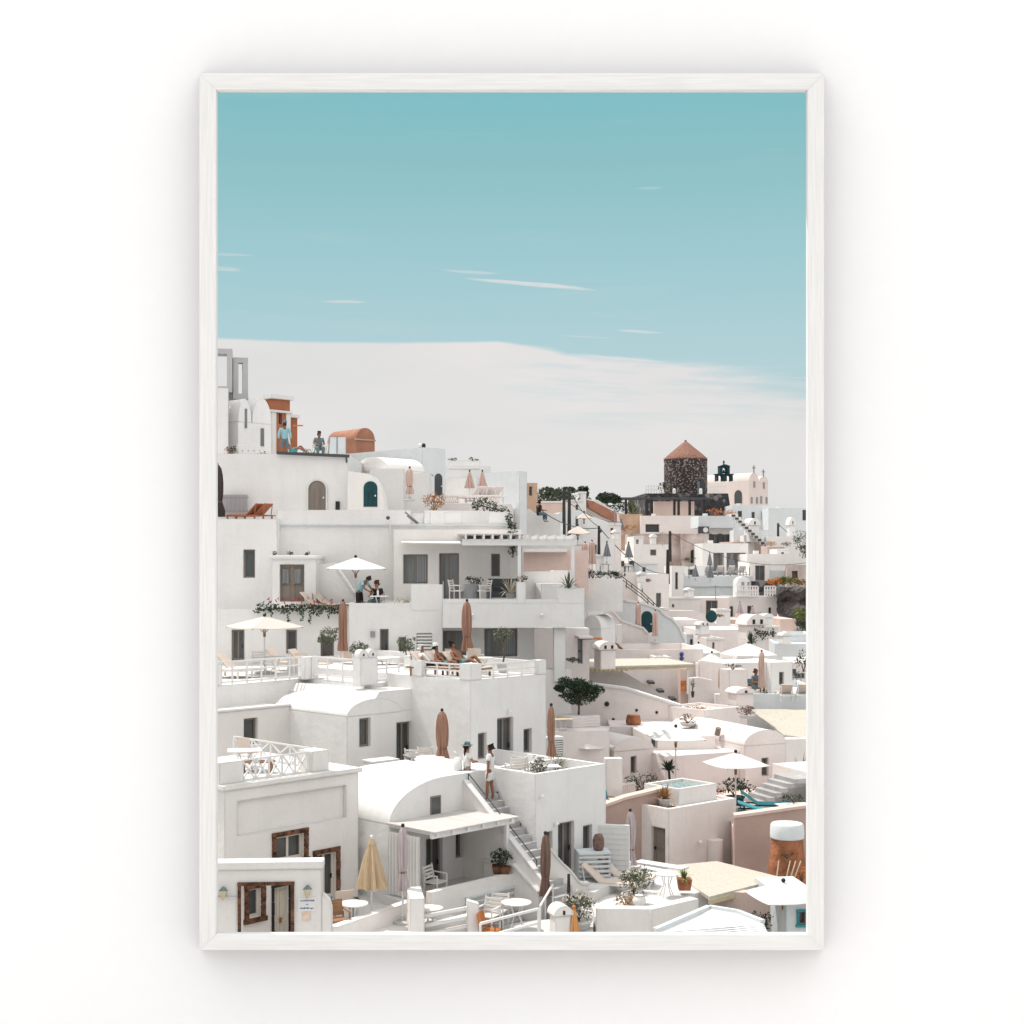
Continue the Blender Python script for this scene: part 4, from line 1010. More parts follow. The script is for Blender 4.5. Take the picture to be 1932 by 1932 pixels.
closed_parasol(834, 1341, 1440, 47.5, -7.38, 'c_brown', 'folded terracotta parasol left of the couple on the stairs', 24)
ac = thing('cupboard', 'white ribbed outdoor cupboard on the terrace under the vaulted room', 'cupboard', at(716, 47.2, -7.6), 40)
mb = MB(); mb.box(-.45, .55, -.3, .3, .0, .78); mb.build('body', 'white', ac); mb = MB()
for i in range(7): mb.box(-.42+.14*i, -.36+.14*i, -.33, -.301, .03, .72)
mb.build('rib', 'white', ac); mb = MB(); mb.box(-.5, .6, -.36, .34, .78, .84); mb.build('top', 'white', ac)

# ================================================================= middle tower house
E = B('tall white tower house with three sunbathers on its roof terrace', 888, 48, 46)
E.blk(888, 1030, 1284, 1475, 10.5, fh=[(938, 1354, 968, 1455, 'g'), (902, 1383, 918, 1432, 'w'), (988, 1375, 1003, 1420, 'w')], mat='white')
e0, e1, ez, eb = E.last
hp = E.F(888, 1253)[1]-ez
E.box(e0-.01, e0+.52, -.012, .55, ez, ez+hp, name='corner_pier'); E.box(e1-.45, e1+.01, -.012, .4, ez, ez+hp-.05, name='corner_pier')
E.box(e1-.2, e1+.01, .4, 10.5, ez, ez+hp-.1, name='parapet'); E.box(e0-.01, e0+.2, 2.5, 3.1, ez, ez+hp, name='corner_pier')
E.box(e0-.01, e1, 10.3, 10.5, ez, ez+.25, name='parapet')
railing([E.w(e0+.52, .12, ez), E.w(e1-.45, .12, ez)], hp-.06, 'white metal railing along the front of the tower house terrace', post=.07, n=4)
railing([E.w(e0+.12, .55, ez), E.w(e0+.12, 2.5, ez)], hp-.06, 'white railing in front of the three sunbathers', post=.07, n=3)
wall_lamp(E.w(E.F(958, 1344)[0], 0, E.F(958, 1344)[1]), 46, 'small white lamp above the tower house door')
for i, (yy, xx, lab, kw) in enumerate(((2.0, .7, 'sunbather under a white towel, leftmost of three on the tower terrace', dict(top='s_white', hair='s_white')), (1.6, 1.05, 'sunbather with pale hat, middle of three on the tower terrace', dict(hat=('s_white', 'brim'))), (1.1, 1.45, 'bearded sunbather in dark sunglasses, rightmost of three on the tower terrace', dict(glasses=True, beard=True, scale=1.1)))):
    lp = E.w(xx-.05, yy-.55, ez); lounger(tuple(lp), 58, ['cushioned lounger under the leftmost sunbather', 'cushioned lounger under the middle sunbather', 'cushioned lounger under the bearded sunbather'][i], 'sling', 'wood', group='loungers of the three sunbathers')
    d = Matrix.Rotation(R(58), 3, 'Z') @ Vector((0, 1.12, -.06)); person(lp+d, 58, lab, recline(), 'skintan', bottom='s_teal' if i else 's_black', leglen=.35, group='sunbathers', **kw)
round_table(E.w(2.2, 1.6, ez), .38, 'small white table on the tower house terrace', 'slingwhite', .62)
chair(E.w(2.6, 2.4, ez), 170, 'cream chair behind the small table on the tower terrace', 'sling')
chair(E.w(1.75, 2.6, ez), 140, 'low pale chair beside the sunbathers on the tower terrace', 'sling')
potted_tree(E.w(e1-.75, 1.5, ez), 1.75, 'slim olive tree in a grey pot at the right end of the tower terrace', (.34, .34, .36), 'stonepot', .22, .35, n=260, size=.09)
closed_parasol(881, 1134, 1228, 52.2, -4.1, 'c_brown', 'folded terracotta parasol behind the sunbathers', 20)
L_ = B('white wall with a louvred screen behind the tower terrace', 1062, 52.5, 30, 'screen_wall', 'wall')
L_.blk(1032, 1064, 1392, 1470, .4, fh=[(1035, 1397, 1062, 1436, 'L', .15)])

# ================================================================= left middle block
Fm = B('white house with a barrel vaulted room, grey door and long roof terrace', 655, 48, 46)
zs = Fm.F(655, 1352)[1]; zt = -4.62
u3 = 3.9
Fm.blk(None, None, None, None, 5.6, u0=0, u1=u3, zt=zs, zb=-9, fh=[(678, 1355, 699, 1409, 'w'), (748, 1362, 776, 1456, 'g')])
Fm.vault(0, 2.5, zs, -4.85-zs, 4.2, off=-.012)
Fm.prism([(1.25, zs), (1.25, -4.9), (1.5, zt), (u3, zt), (u3, zs)], 0.0, 5.6, name='upper_wall')
F1 = B('white flat roofed house below the left railing with a single grey window', 380, 47.6, 46, mat='warm')
F1.blk(380, 548, 1346, 1480, 6, fh=[(460, 1355, 486, 1405, 'w')], zt=F1.F(408, 1345)[1])
F1.box(F1.last[0], F1.last[1], -.06, .3, F1.last[2], F1.last[2]+.09, name='coping', bevel=.03)
ZT = -4.45
Tb = thing('roof_terrace', 'long zigzag white roof terrace with loungers and olive trees', 'terrace', (0, 0, 0))
edge = [(270, 47.0), (380, 49.1), (578, 53.0), (690, 50.2), (806, 53.2)]
mb = MB(); mb.prism([((p-966)/FP*Y, Y) for p, Y in edge+[(850, 61), (270, 61)]], -7.2, ZT-.02, 'z'); mb.build('wall', 'white', Tb)
mb = MB(); mb.prism([((p-966)/FP*Y, Y) for p, Y in [(400, 50.5), (578, 53.4), (690, 50.7), (800, 53.6), (845, 60), (400, 60)]], ZT-.02, ZT, 'z'); mb.build('floor', 'floor', Tb)
def pier(px, Y, w, h, yaw=46):
    mb = MB(); c = at(px, Y, ZT); m4 = Matrix.Rotation(R(yaw), 3, 'Z'); cs = []
    for z in (0, h):
        for (x, y) in ((-w, -.2), (w, -.2), (w, .25), (-w, .25)): p = m4 @ Vector((x, y, 0)); cs.append((c.x+p.x, c.y+p.y, ZT-.03+z))
    mb.hexa(cs); return mb.build('pier', 'white', Tb)
pier(582, 52.75, .32, .85); pier(690, 50.15, .40, .98); pier(786, 52.6, .42, .92); pier(409, 49.9, .1, .8)
railing([at(410, 49.75, ZT), at(572, 52.7, ZT)], .82, 'white metal railing on the left of the long roof terrace', rails=(1, .62, .1), post=.07, n=6)
railing([at(590, 52.6, ZT), at(676, 50.6, ZT)], .84, 'white metal railing in the middle of the long roof terrace', rails=(1, .2), post=.07, n=3)
railing([at(706, 50.6, ZT), at(775, 52.3, ZT)], .84, 'white metal railing on the right of the long roof terrace', rails=(1, .6, .1), post=.07, n=3)
ch = thing('chimney', 'small white twin arched vent on the terrace pier', 'chimney', at(690, 50.2, ZT+.95), 46, 'chimneys')
mb = MB()
for x in (-.22, .22): mb.prism([(x-.2, 0)]+[(x+.2*math.cos(math.pi*(1-i/8)), .12+.2*math.sin(math.pi*(1-i/8))) for i in range(9)]+[(x+.2, 0)], -.15, .15)
mb.build('cap', 'warm', ch); 
for x in (-.22, .22): mb = MB(); mb.box(x-.04, x+.04, -.16, -.151, .08, .17); mb.build('vent', 'darkgrey', ch)
for px, Y, lab in ((440, 52.5, 'cream lounger at the far left of the long roof terrace'), (467, 53.0, 'cream lounger second from the left on the long roof terrace'), (557, 56.0, 'cream lounger left of its twin behind the terrace pier'), (600, 55.5, 'cream lounger right of its twin, left of the olive tree')):
    lounger(at(px+22, Y, ZT), 68, lab, 'sling', 'whitemetal', 45)
chair(at(488, 54.5, ZT), 10, 'white slatted chair under the open cream parasol', 'slingwhite', slats=True)
chair(at(565, 53.8, ZT), 200, 'pale chair beside the railing of the long roof terrace', 'sling')
round_table(at(520, 54.5, ZT), .45, 'grey glass table under the open cream parasol', 'cool', .7)
open_parasol(499, 1163, 1182, 54.8, ZT, 146, 'c_cream', 'open cream parasol on the left of the long roof terrace', 38)
closed_parasol(647, 1134, 1228, 55.5, ZT, 'c_brown', 'folded terracotta parasol hanging straight on the long roof terrace', 16, style='straight')
potted_tree(at(619, 57.0, ZT), 1.75, 'olive tree with twisted trunk in a pot, tallest on the long roof terrace', (.44, .4, .42), 'stonepot', .3, .4, n=520, size=.09, leaf='leafolive')
potted_tree(at(678, 54.0, ZT), 1.35, 'bushy olive tree above the middle railing of the long roof terrace', (.38, .36, .34), 'stonepot', .26, .35, n=360, size=.09, leaf='leafolive')
potted_tree(at(766, 54.6, ZT), 1.5, 'olive tree in a square grey planter at the right of the long roof terrace', (.36, .34, .36), 'stonepot', .28, .42, n=340, size=.09, shape='square', leaf='leafolive')
round_table(at(728, 55.5, ZT), .6, 'low white table on the right part of the long roof terrace', 'whiteslat', .6, square=True)
chair(at(655, 56, ZT), 175, 'pale sling chair behind the bushy olive tree', 'sling')
solid('wall_picture', 'small grey framed picture on the white wall', 'picture', 'grey', at(703, 57.38, zz(1197, 57.38)), lambda m: m.box(-.1, .1, 0, .05, -.13, .13))

G1 = B('white house behind the left terrace, plants trailing from its roof edge', 400, 59.5, 2, mat='white')
G1.blk(250, 662, 1150, 1262, 3.2, fh=[(437, 1188, 461, 1247, 'g'), (540, 1188, 560, 1233, 'w'), (605, 1203, 630, 1240, 'w')], par=.3, fm='taupe')
mb = MB(); rn = random.Random(5); z0 = G1.last[2]
pl = thing('trailing_plant', 'dark trailing plant hanging over the white roof edge under the brown doors', 'plant', at(565, 59.4, z0))
for i in range(26):
    x = -1.85+i*.145; mb.leaves((x, -.02, .02+rn.uniform(-.05, .1)), (.16, .22, .17+rn.uniform(0, .1)), 26, .14, 0, i)
for x, l in ((-.45, .75), (.15, .45), (.5, .7), (.9, .3), (-1.2, .3), (1.3, .35)):
    for k in range(int(l/.1)): mb.leaves((x+rn.uniform(-.05, .05), -.2, -.1*k-.1), (.07, .05, .1), 7, .12, 0, k)
mb.build('foliage', 'leafdark', pl, recalc=False)
mb = MB()
for i in range(9): mb.leaves((-1.3+i*.33, 0, .32+rn.uniform(0, .15)), (.1, .1, .12), 7, .12, 0, i)
mb.build('flowers', 'f_red', pl, recalc=False)
mb = MB(); mb.tube([(-1.9, .05, 0), (0, .1, .05), (1.9, .05, 0)], .025, 5); mb.build('stem', 'bark', pl)
Gp = B('white entrance porch with a double taupe door on the upper left terrace', 513, 61.0, 0, 'porch', 'porch')
Gp.blk(513, 597, 1050, 1160, 2.2, fh=[(528, 1065, 574, 1135, 'D', .2)])
Gp.box(Gp.last[0]-.08, Gp.last[1]+.06, -.09, 2.2, Gp.last[2]-.12, Gp.last[2]+.05, name='coping', bevel=.04)
mb = MB(); f = Gp.F
for p0, p1, mm in ((533, 545, 'cool'), (556, 569, 'grey')):
    a, b = f(p0, 1073, .12), f(p1, 1101, .12); mb.box(a[0], b[0], .07, .1, b[1], a[1])
mb.build('pane', 'greyglass', Gp.root)
for px, r_ in ((517, .15), (547, .17), (579, .14)): bush(at(px, 61.4, Gp.last[2]+.04), (r_, r_, .12), ['small dark potted plant on the left of the porch roof', 'small dark potted plant on the middle of the porch roof', 'small reddish potted plant on the right of the porch roof'][(px > 520)+(px > 560)], 'leafdark', 50, .08)
Ra = B('slanting white stair wall beside the porch', 597, 61.6, 0, 'stair_wall', 'wall')
Ra.pxprism([(597, 1064), (628, 1062), (634, 1072), (668, 1122), (668, 1150), (597, 1150)], .5, mat='white')
mb = MB(); a, b = Ra.F(630, 1064), Ra.F(668, 1121); mb.bar((a[0], .2, a[1]+.03), (b[0], .2, b[1]+.03), .5, .1); mb.build('coping', 'white', Ra.root)

G2 = B('white house with a louvred shutter below the couple at the table', 658, 57.5, 2)
G2.blk(658, 835, 1138, 1262, 3.5, fh=[(717, 1187, 733, 1247, 'g'), (752, 1202, 766, 1242, 'w'), (786, 1195, 815, 1250, 'L', .16)], par=.45)
G2.blk(775, 835, 1103, 1138, .3, off=-.01, name='parapet', drop=.3)
z2 = G2.last[2]; z2 = zz(1138, 57.5)-.45
open_parasol(671, 1052, 1072, 59.6, z2, 148, 'c_white', 'open white parasol over the waiter and seated diner', 8)
lounger(at(640, 60.3, -2.2), 68, 'cream lounger left of its twin on the upper terrace', 'sling', 'wood'); lounger(at(662, 60.6, -2.2), 68, 'cream lounger right of its twin on the upper terrace', 'sling', 'wood')
person(at(681, 58.6, z2), 60, 'waiter in pale blue shirt leaning over the table', dict(pelvis=(0, .12, .93), chest=(0, -.1, 1.24), neck=(0, -.26, 1.37), head=(0, -.38, 1.44), shl=(.18, -.18, 1.3), shr=(-.18, -.18, 1.3), ell=(.24, -.34, 1.06), elr=(-.24, -.34, 1.06), wrl=(.12, -.52, .92), wrr=(-.12, -.52, .92), hipl=(.1, .1, .87), hipr=(-.1, .1, .87), knl=(.11, .06, .47), knr=(-.11, .06, .47), anl=(.11, .1, .09), anr=(-.11, .1, .09), face=(0, -.8, -.5)), 'skintan', 's_blue', 's_black', 'hair', leglen=1, group='people at the table')
person(at(712, 58.9, z2-.05), -20, 'seated diner in black with sunglasses and red brown hair', sit(), 'skin', 's_black', 's_denim', 'hairred', glasses=True, leglen=1, sleeve=.8, group='people at the table', scale=1.08)
chair(at(712, 59.0, z2), -20, 'white chair under the seated diner in black', 'slingwhite')
round_table(at(716, 58.0, z2), .42, 'round white table between the waiter and the diner', 'cool', .74)
tb = solid('bottle', 'clear water bottle on the table between waiter and diner', 'bottle', 'cool', at(713, 58.0, z2+.74), lambda m: m.lathe([(.04, 0), (.045, .2), (.015, .26), (.015, .32)], 10), smooth=True)
bush(at(690, 57.75, z2+.2), (.25, .15, .22), 'grey green plant on the parapet beside the waiter', 'leafpale', 120, .08)
bush(at(757, 57.75, z2+.2), (.35, .15, .25), 'yellow flowering plant on the parapet right of the diner', 'leaflime', 130, .08, flower='f_cream')
G3 = B('long white house with a roofed balcony and white pergola', 835, 57, 2)
G3.blk(835, 1103, 1137, 1180, 5, drop=.1, name='balcony_slab')
gz, gzb = G3.last[2], G3.last[3]
G3.blk(772, 1008, 1178, 1262, 3, off=2.0, fh=[(833, 1190, 881, 1236, 's'), (914, 1186, 976, 1238, 's')], name='lower_wall')
for p0, p1 in ((1045, 1067),): G3.blk(p0, p1, 1180, 1268, .6, off=.3, name='column')
G3.blk(975, 992, 1098, 1137, .4, off=-.01, name='pier', drop=.02); G3.blk(1052, 1103, 1110, 1137, .3, off=-.01, name='parapet', drop=.02); G3.blk(835, 1103, 1130.5, 1137, .2, off=-.008, name='curb', drop=.02)
G3.blk(742, 985, 998, 1140, 3.5, off=4.4, fh=[(761, 1046, 807, 1101, 's'), (829, 1044, 866, 1140, 's'), (927, 1045, 943, 1087, 'w')], name='upper_wall', mat='warm')
G3.blk(945, 988, 1028, 1140, 2, off=5.2, name='side_wall', mat='warm')
zf = gz-.02
mb = MB(); f0 = G3.F(836, 1137)[0]; f1 = G3.F(1102, 1137)[0]; mb.box(f0, f1, .25, 4.35, gz, gz+.015); mb.build('floor', 'step', G3.root)
for px, py in ((944-105+52, 1), ): pass
for px, lab in ((892, 'small white lamp on the facade left of the grey window'), (1022, 'small white lamp on the facade at the right end')): wall_lamp(G3.w(G3.F(px, 1205, 0)[0], 0, zz(1162, 57)), 2, lab)
railing([G3.w(f0, .1, gz+.1), G3.w(G3.F(974, 1137)[0], .1, gz+.1)], .8, 'thin glass edged railing on the long balcony', rails=(.06,), post=.03, n=1, m='cool')
for px, ry, lab in ((862, 70, 'white slatted chair left of the covered balcony table'), (912, -70, 'white slatted chair right of the covered balcony table')): chair(at(px, 58.6, gz+.015), ry, lab, 'slingwhite', slats=True)
tc_ = thing('table', 'round balcony table under a dark cloth to the floor', 'table', at(886, 58.9, gz+.015), 0, 'terrace tables')
mb = MB(); mb.lathe([(.42, 0), (.40, .3), (.38, .7), (.37, .74)], 40, mod=lambda a, f: 1+.05*math.sin(14*a)*(1-f)); mb.build('tablecloth', 'grey', tc_, smooth=True)
bush(at(893, 59.3, gz+.6), (.38, .3, .3), 'dark green plant behind the covered balcony table', 'leafdark', 120, .12)
sf = thing('sofa', 'dark cushioned wicker sofa on the balcony beside the pergola post', 'sofa', at(952, 59.0, gz+.015), 10)
mb = MB(); mb.box(-.65, .65, -.35, .35, .15, .42); mb.build('seat', 'darkgrey', sf); mb = MB(); mb.box(-.65, .65, .25, .45, .42, .95); mb.build('backrest', 'darkgrey', sf)
for x in (-.7, .6):
    mb = MB(); mb.box(x, x+.1, -.35, .4, 0, .6); mb.build('armrest', 'grey', sf)
spiky(at(963, 57.9, gz+.1), 1.3, 'striped leafy plant beside the balcony sofa', 'f_cream', 'stonepot', .2, .25, n=30)
bush(at(985, 57.2, zz(1098, 57)), (.28, .2, .15), 'small red and green plant on top of the balcony pier', 'leafdark', 80, .08, flower='f_red')
spiky(at(1072, 57.2, zz(1110, 57)), .75, 'spiky agave on the balcony parapet at the right end', 'leafolive', None, n=18, w=.09)
pg = thing('pergola', 'large white timber pergola over the long balcony', 'pergola', G3.w(G3.F(980, 1100)[0], .1, gz), 2)
zb = zz(1028, 57)-gz; xl = G3.F(872, 1020)[0]-G3.F(980, 1100)[0]; xr = G3.F(1088, 1030)[0]-G3.F(980, 1100)[0]
for x in (0, G3.F(1081, 1030)[0]-G3.F(980, 1100)[0]):
    mb = MB(); mb.box(x-.07, x+.07, -.07, .07, 0 if x == 0 else .3, zb); mb.build('post', 'whitemetal', pg)
mb = MB(); mb.box(xl, xr, -.09, .03, zb-.02, zb+.24); mb.box(xl+.2, xr, 4.0, 4.15, zb+.0, zb+.24)
for i in range(13):
    x = xl+.15+i*(xr-xl-.3)/12; mb.box(x-.045, x+.045, -.3, 4.25, zb+.24, zb+.42)
mb.build('beam', 'whitemetal', pg)
mb = MB(); mb.box(xl-.2, xl+2.6, -.2, 4.3, zb+.43, zb+.47); mb.build('shade', 'whiteslat', pg)
aw = thing('awning', 'low white canvas awning stretched left of the pergola', 'awning', at(800, 60.8, zz(1024, 60.8)), 2)
mb = MB(); mb.hexa([(-1.0, -.1, -.02), (3.6, -1.2, -.1), (3.6, .5, .05), (-1.0, .5, .05), (-1.0, -.1, .02), (3.6, -1.2, -.06), (3.6, .5, .09), (-1.0, .5, .09)]); mb.build('cloth', 'c_white', aw)

# ================================================================= upper left
H0 = B('high white house wall at the left edge with one grey window', 395, 62.5, 0, mat='white')
H0.blk(240, 523, 979, 1170, 3.5, fh=[(459, 1037, 481, 1090, 'w', .3)], par=.4)
H1 = B('broad white house with a thick roof parapet above the porch', 523, 63.2, 1)
H1.blk(523, 962, 988, 1170, 4.5, par=.02)
a_ = H1.last
H1.blk(523, 775, 962, 988, .45, off=-.08, name='parapet', drop=.02); H1.blk(775, 800, 968, 990, .4, off=.3, name='parapet', drop=.02)
for p0, p1 in ((800, 812), (838, 872), (922, 962)): H1.blk(p0, p1, 966, 990, .35, off=.0, name='parapet', drop=.02)
H1.blk(800, 962, 963, 982, .3, off=1.6, name='rear_parapet')
mb = MB(); x0 = H1.F(526, 988)[0]; x1 = H1.F(960, 990)[0]; mb.box(x0, x1, -.11, 0, a_[2]-.1, a_[2]-.02); mb.build('ledge', 'cool', H1.root)
solid('wall_vent', 'small dark round vent at the end of the thick parapet', 'vent', 'darkgrey', at(732, 62.9, zz(977, 62.9)), lambda m: m.ball((0, 0, 0), .09))
mb = MB(); px_ = [(735, 984), (737, 1003), (742, 1020), (748, 1032)]
mb.tube([P(a, b, 63.15) - P(735, 984, 63.15) for a, b in px_], .022, 5); o = mb.build('drainpipe', 'whitemetal'); o.location = P(735, 984, 63.15); tag(o, 'thin white pipe running down the broad white house wall', 'pipe')
for i, lab in enumerate(('dark strut leaning on the roof parapet, upper of two', 'dark strut leaning on the roof parapet, lower of two')):
    a, b = P(764+i*4, 966+i*7, 62.6), P(790-i*3, 988, 62.6); mb = MB(); mb.bar((0, 0, 0), b-a, .09); o = mb.build('strut', 'grey'); o.location = a; tag(o, lab, 'strut', 'parapet struts')
H2 = B('tall white house with an arched taupe door under the roof terrace', 395, 66, 0)
H2.blk(290, 657, 856, 1000, 9, par=.12)
H2.arch(582, 615, 907, 963, m='taupe')
h2z = H2.last[2]
ls = thing('lattice_screen', 'grey slatted wooden screen against the tall white wall', 'screen', at(443, 65.7, zz(970, 65.7)), 0)
mb = MB()
for i in range(20): mb.box(-.62+.062*i, -.58+.062*i, -.03, .02, 0, .93)
mb.build('slat', 'lattice', ls); mb = MB(); mb.box(-.64, .64, .02, .06, .1, .18); mb.box(-.64, .64, .02, .06, .75, .83); mb.build('batten', 'lattice', ls)
for i, (px, c) in enumerate(((434, 'clay'), (450, 'clay'))):
    bb = lounger(at(px, 64.6, zz(985, 64)), 240, ['orange wooden lounger at the left under the slatted screen', 'orange wooden lounger at the right under the slatted screen'][i], 'orange', 'orange', 40)
closed_parasol(410, 876, 975, 63.6, 1.4, 'c_dark', 'folded dark parasol at the far left edge', 24)
solid('wall_light', 'small dark recessed light right of the arched taupe door', 'wall light', 'black', at(637, 65.95, zz(954, 65.95)), lambda m: m.box(-.1, .1, -.04, .02, -.2, .2))
A = B('curved white arch wall with a teal arched door', 655, 65.2, 0, 'arch_wall', 'wall', mat='warm')
arc = [(655, 888), (672, 890)]+[(690+37*math.sin(t), 961-68*math.cos(t)) for t in [0.0+i*.13 for i in range(13)]]+[(727, 990), (655, 990)]
A.pxprism(arc, 1.2); A.arch(686, 712, 908, 956, m='teal', surround=False)
A2 = B('white stepped wall and block in front of the low vault', 697, 69, 0, 'wall_block', 'wall')
A2.blk(697, 762, 884, 990, 3); A2.blk(762, 811, 892, 990, 4, off=.6, name='right_block')
DV = B('low white domed vault behind the teal arched door', 731, 71, -44, mat='warm')
g1 = DV.F(671, 885)[0]; zsp = zz(886, 71)
DV.blk(671, 731, 886, 930, 2.6, zt=zsp, u0=g1, u1=0); DV.vault(g1, 0, zsp, zz(861, 71.5)-zsp, 2.6, off=-.01)
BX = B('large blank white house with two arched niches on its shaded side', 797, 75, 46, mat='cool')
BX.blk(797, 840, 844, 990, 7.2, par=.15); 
BX.arch(820, 834, 893, 935, m='darkgrey', surround=False, name='niche'); BX.arch(811, 817, 895, 935, m='darkgrey', surround=False, name='niche')
for px, py, mm, lab in ((793, 840, 'whitemetal', 'small white vent on the large blank roof'), (799, 838, 'black', 'small black lamp on the corner of the large blank roof')): solid('roof_vent', lab, 'vent', mm, at(px, 75.3, zz(844, 75.3)), lambda m: m.lathe([(.12, 0), (.12, .15), (.06, .22)], 10))
closed_parasol(773, 883, 932, 67.6, zz(945, 67.6), 'c_rose', 'folded faded pink parasol beside the white block', 14)
# orange house, twin vaults, tower frames
OR = B('orange house with white cornice and pilasters behind the man on the roof', 513, 77, 46, 'orange_house', 'house', mat='orange')
OR.blk(513, 547, 752, 900, 4.5, lh=[], fh=[(526, 775, 532, 800, 'w')]); o0, o1, oz_, ob_ = OR.last
OR.box(o0-.15, o1+.15, -.16, 4.6, oz_, oz_+.22, 'warm', 'cornice'); OR.box(o0-.1, o1+.1, -.1, 4.6, oz_-.75, oz_-.62, 'warm', 'cornice')
OR.box(o0-.03, o0+.28, -.04, .3, ob_, oz_-.75, 'warm', 'pilaster'); OR.box(o1-.28, o1+.03, -.04, .3, ob_, oz_-.75, 'warm', 'pilaster')
OR.box(o1+.03, o1+.9, .5, 3.5, ob_, oz_-.9, 'orange', 'annex'); OR.box(o1+.03, o1+1.0, .4, 3.6, oz_-.9, oz_-.72, 'warm', 'cornice')
TV = B('pair of white barrel vaulted rooms below the open tower frame', 449, 70.5, 46, mat='white')
v1 = TV.F(475, 800)[0]; v2 = TV.F(512, 800)[0]; zs1 = zz(795, 70.5)
TV.blk(None, None, None, None, 5, u0=0, u1=v2, zt=zs1, zb=4.5, mat='white')
TV.vault(0, v1-.02, zs1, zz(752, 70.8)-zs1, 5, off=-.012); TV.vault(v1+.02, v2, zs1, zz(753, 72)-zs1, 5, off=-.012)
for p0, p1, q0, q1 in ((462, 466, 771, 808), (492, 498, 808, 842)):
    a, b = TV.F(p0, q0, -.02), TV.F(p1, q1, -.02); mb = MB(); mb.box(a[0], b[0], -.04, 0, b[1], a[1]); mb.build('window', 'greyglass', TV.root)
TWR = B('white tower block at the left edge below the open square frames', 395, 69, 20)
TWR.blk(395, 431, 731, 900, 3)
def cube_frame(px0, px1, pyt, pyb, Y, yaw, lab):
    t = B(lab, px0, Y, yaw, 'open_tower', 'tower', mat='cool', group='open frames of the tower')
    a, zt = t.F(px0, pyt); b, _ = t.F(px1, pyt); _, zb = t.F(px0, pyb); s_ = b-a; k = .27; Dp = s_*.8
    for x in (a, b-k):
        for y in (0, Dp-k):
            mb = MB(); mb.box(x, x+k, y, y+k, zb, zt-k); mb.build('post', 'concrete', t.root)
    mb = MB(); mb.box(a, b, 0, Dp, zt-k, zt); mb.build('top_slab', 'concrete', t.root)
    mb = MB(); mb.box(a, b, 0, Dp, zb-.3, zb); mb.build('base_slab', 'concrete', t.root)
cube_frame(394, 438, 657, 728, 71.5, 10, 'left, taller open white square frame on the tower'); cube_frame(440, 468, 674, 742, 72.0, 14, 'right, lower open white square frame on the tower')
B('white wall below the right open frame', 428, 72.6, 10, 'wall_block', 'wall', mat='cool').blk(428, 468, 742, 800, 3)
OV = B('low terracotta coloured vault with a rounded gable on the skyline', 672, 83, 40, 'vault_house', 'house', mat='tan')
ov1 = OV.F(707, 838)[0]; zo = zz(828, 83)
OV.blk(None, None, None, None, 3.2, u0=0, u1=ov1, zt=zo, zb=zz(880, 83), mat='clayband'); OV.vault(0, ov1, zo, zz(809, 84)-zo, 3.2, off=-.012, mat='clayband')
OV.box(-.05, ov1+.05, -.06, .1, zo-.06, zo+.02, 'tan', 'ledge')
# roof terrace people
tz = h2z-.1
person(at(537, 67.3, tz), 190, 'man in pale blue shirt and cap seen from behind on the top terrace', stand(dict(ell=(.27, .05, 1.12), wrl=(.29, 0, .88), elr=(-.27, .05, 1.12), wrr=(-.29, 0, .88))), 'skintan', 's_blue', 's_denim', 'hair', hat=('s_slate', 'cap'), sleeve=1, leglen=.62, group='people on the top terrace', scale=1.02)
person(at(601, 67.2, tz-.05), 20, 'seated dark haired person in grey t-shirt leaning on the top terrace wall', sit(dict(wrl=(.12, -.36, .66), wrr=(-.12, -.36, .66)), lean=-.12), 'skintan', 's_slate', 's_denim', 'hair', leglen=1, group='people on the top terrace')
person(at(551, 69.0, tz), 70, 'person reclining behind the man in the cap on the top terrace', recline(), 'skintan', None, 's_teal', 'hair', leglen=.4, group='people on the top terrace')
lounger(at(565, 70.2, tz), 250, 'white lounger behind the man in the cap', 'slingwhite')
bush(at(582, 66.6, tz), (.4, .2, .25), 'low green plant on the top terrace between the two people', 'leafpale', 90, .09)
chair(at(601, 67.4, tz), 20, 'white chair of the seated person on the top terrace', 'slingwhite')
gp = thing('glass_screen', 'grey glass wind screen on the top terrace right of the seated person', 'glass screen', at(636, 66.6, tz), 0)
mb = MB(); mb.box(-.42, .42, -.015, .015, .05, .95); mb.build('pane', 'cool', gp); mb = MB(); mb.box(-.03, .03, -.03, .03, 0, 1.0); mb.bar((-.42, 0, 0), (-.36, 0, 1.0), .05); mb.build('post', 'grey', gp)
bd = thing('awning_box', 'dark rolled awning along the edge of the top terrace', 'awning', at(590, 65.85, tz+.05), 0)
mb = MB(); mb.bar((-1.7, 0, .08), (1.75, 0, -.08), .14); mb.build('roller', 'darkgrey', bd); mb = MB(); mb.bar((1.6, 0, -.07), (1.62, -.02, -.4), .07); mb.build('arm', 'darkgrey', bd)
bush(at(437, 66.4, tz), (.38, .3, .3), 'orange flowering plant at the left of the top terrace', 'leafdark', 120, .1, flower='f_orange')
bush(at(498, 66.5, tz), (.3, .2, .14), 'small green plant on the top terrace left of the man', 'leafdark', 70, .08)
railing([at(447, 66.4, tz), at(490, 66.4, tz)], .55, 'low white railing at the left of the top terrace', rails=(1, .5), post=.06, n=4)
pp = solid('parasol_arm', 'short orange pole sticking out behind the man in the cap', 'pole', 'f_orange', at(553, 69, zz(803, 69)), lambda m: m.bar((0, 0, 0), (.5, 0, 0), .07))

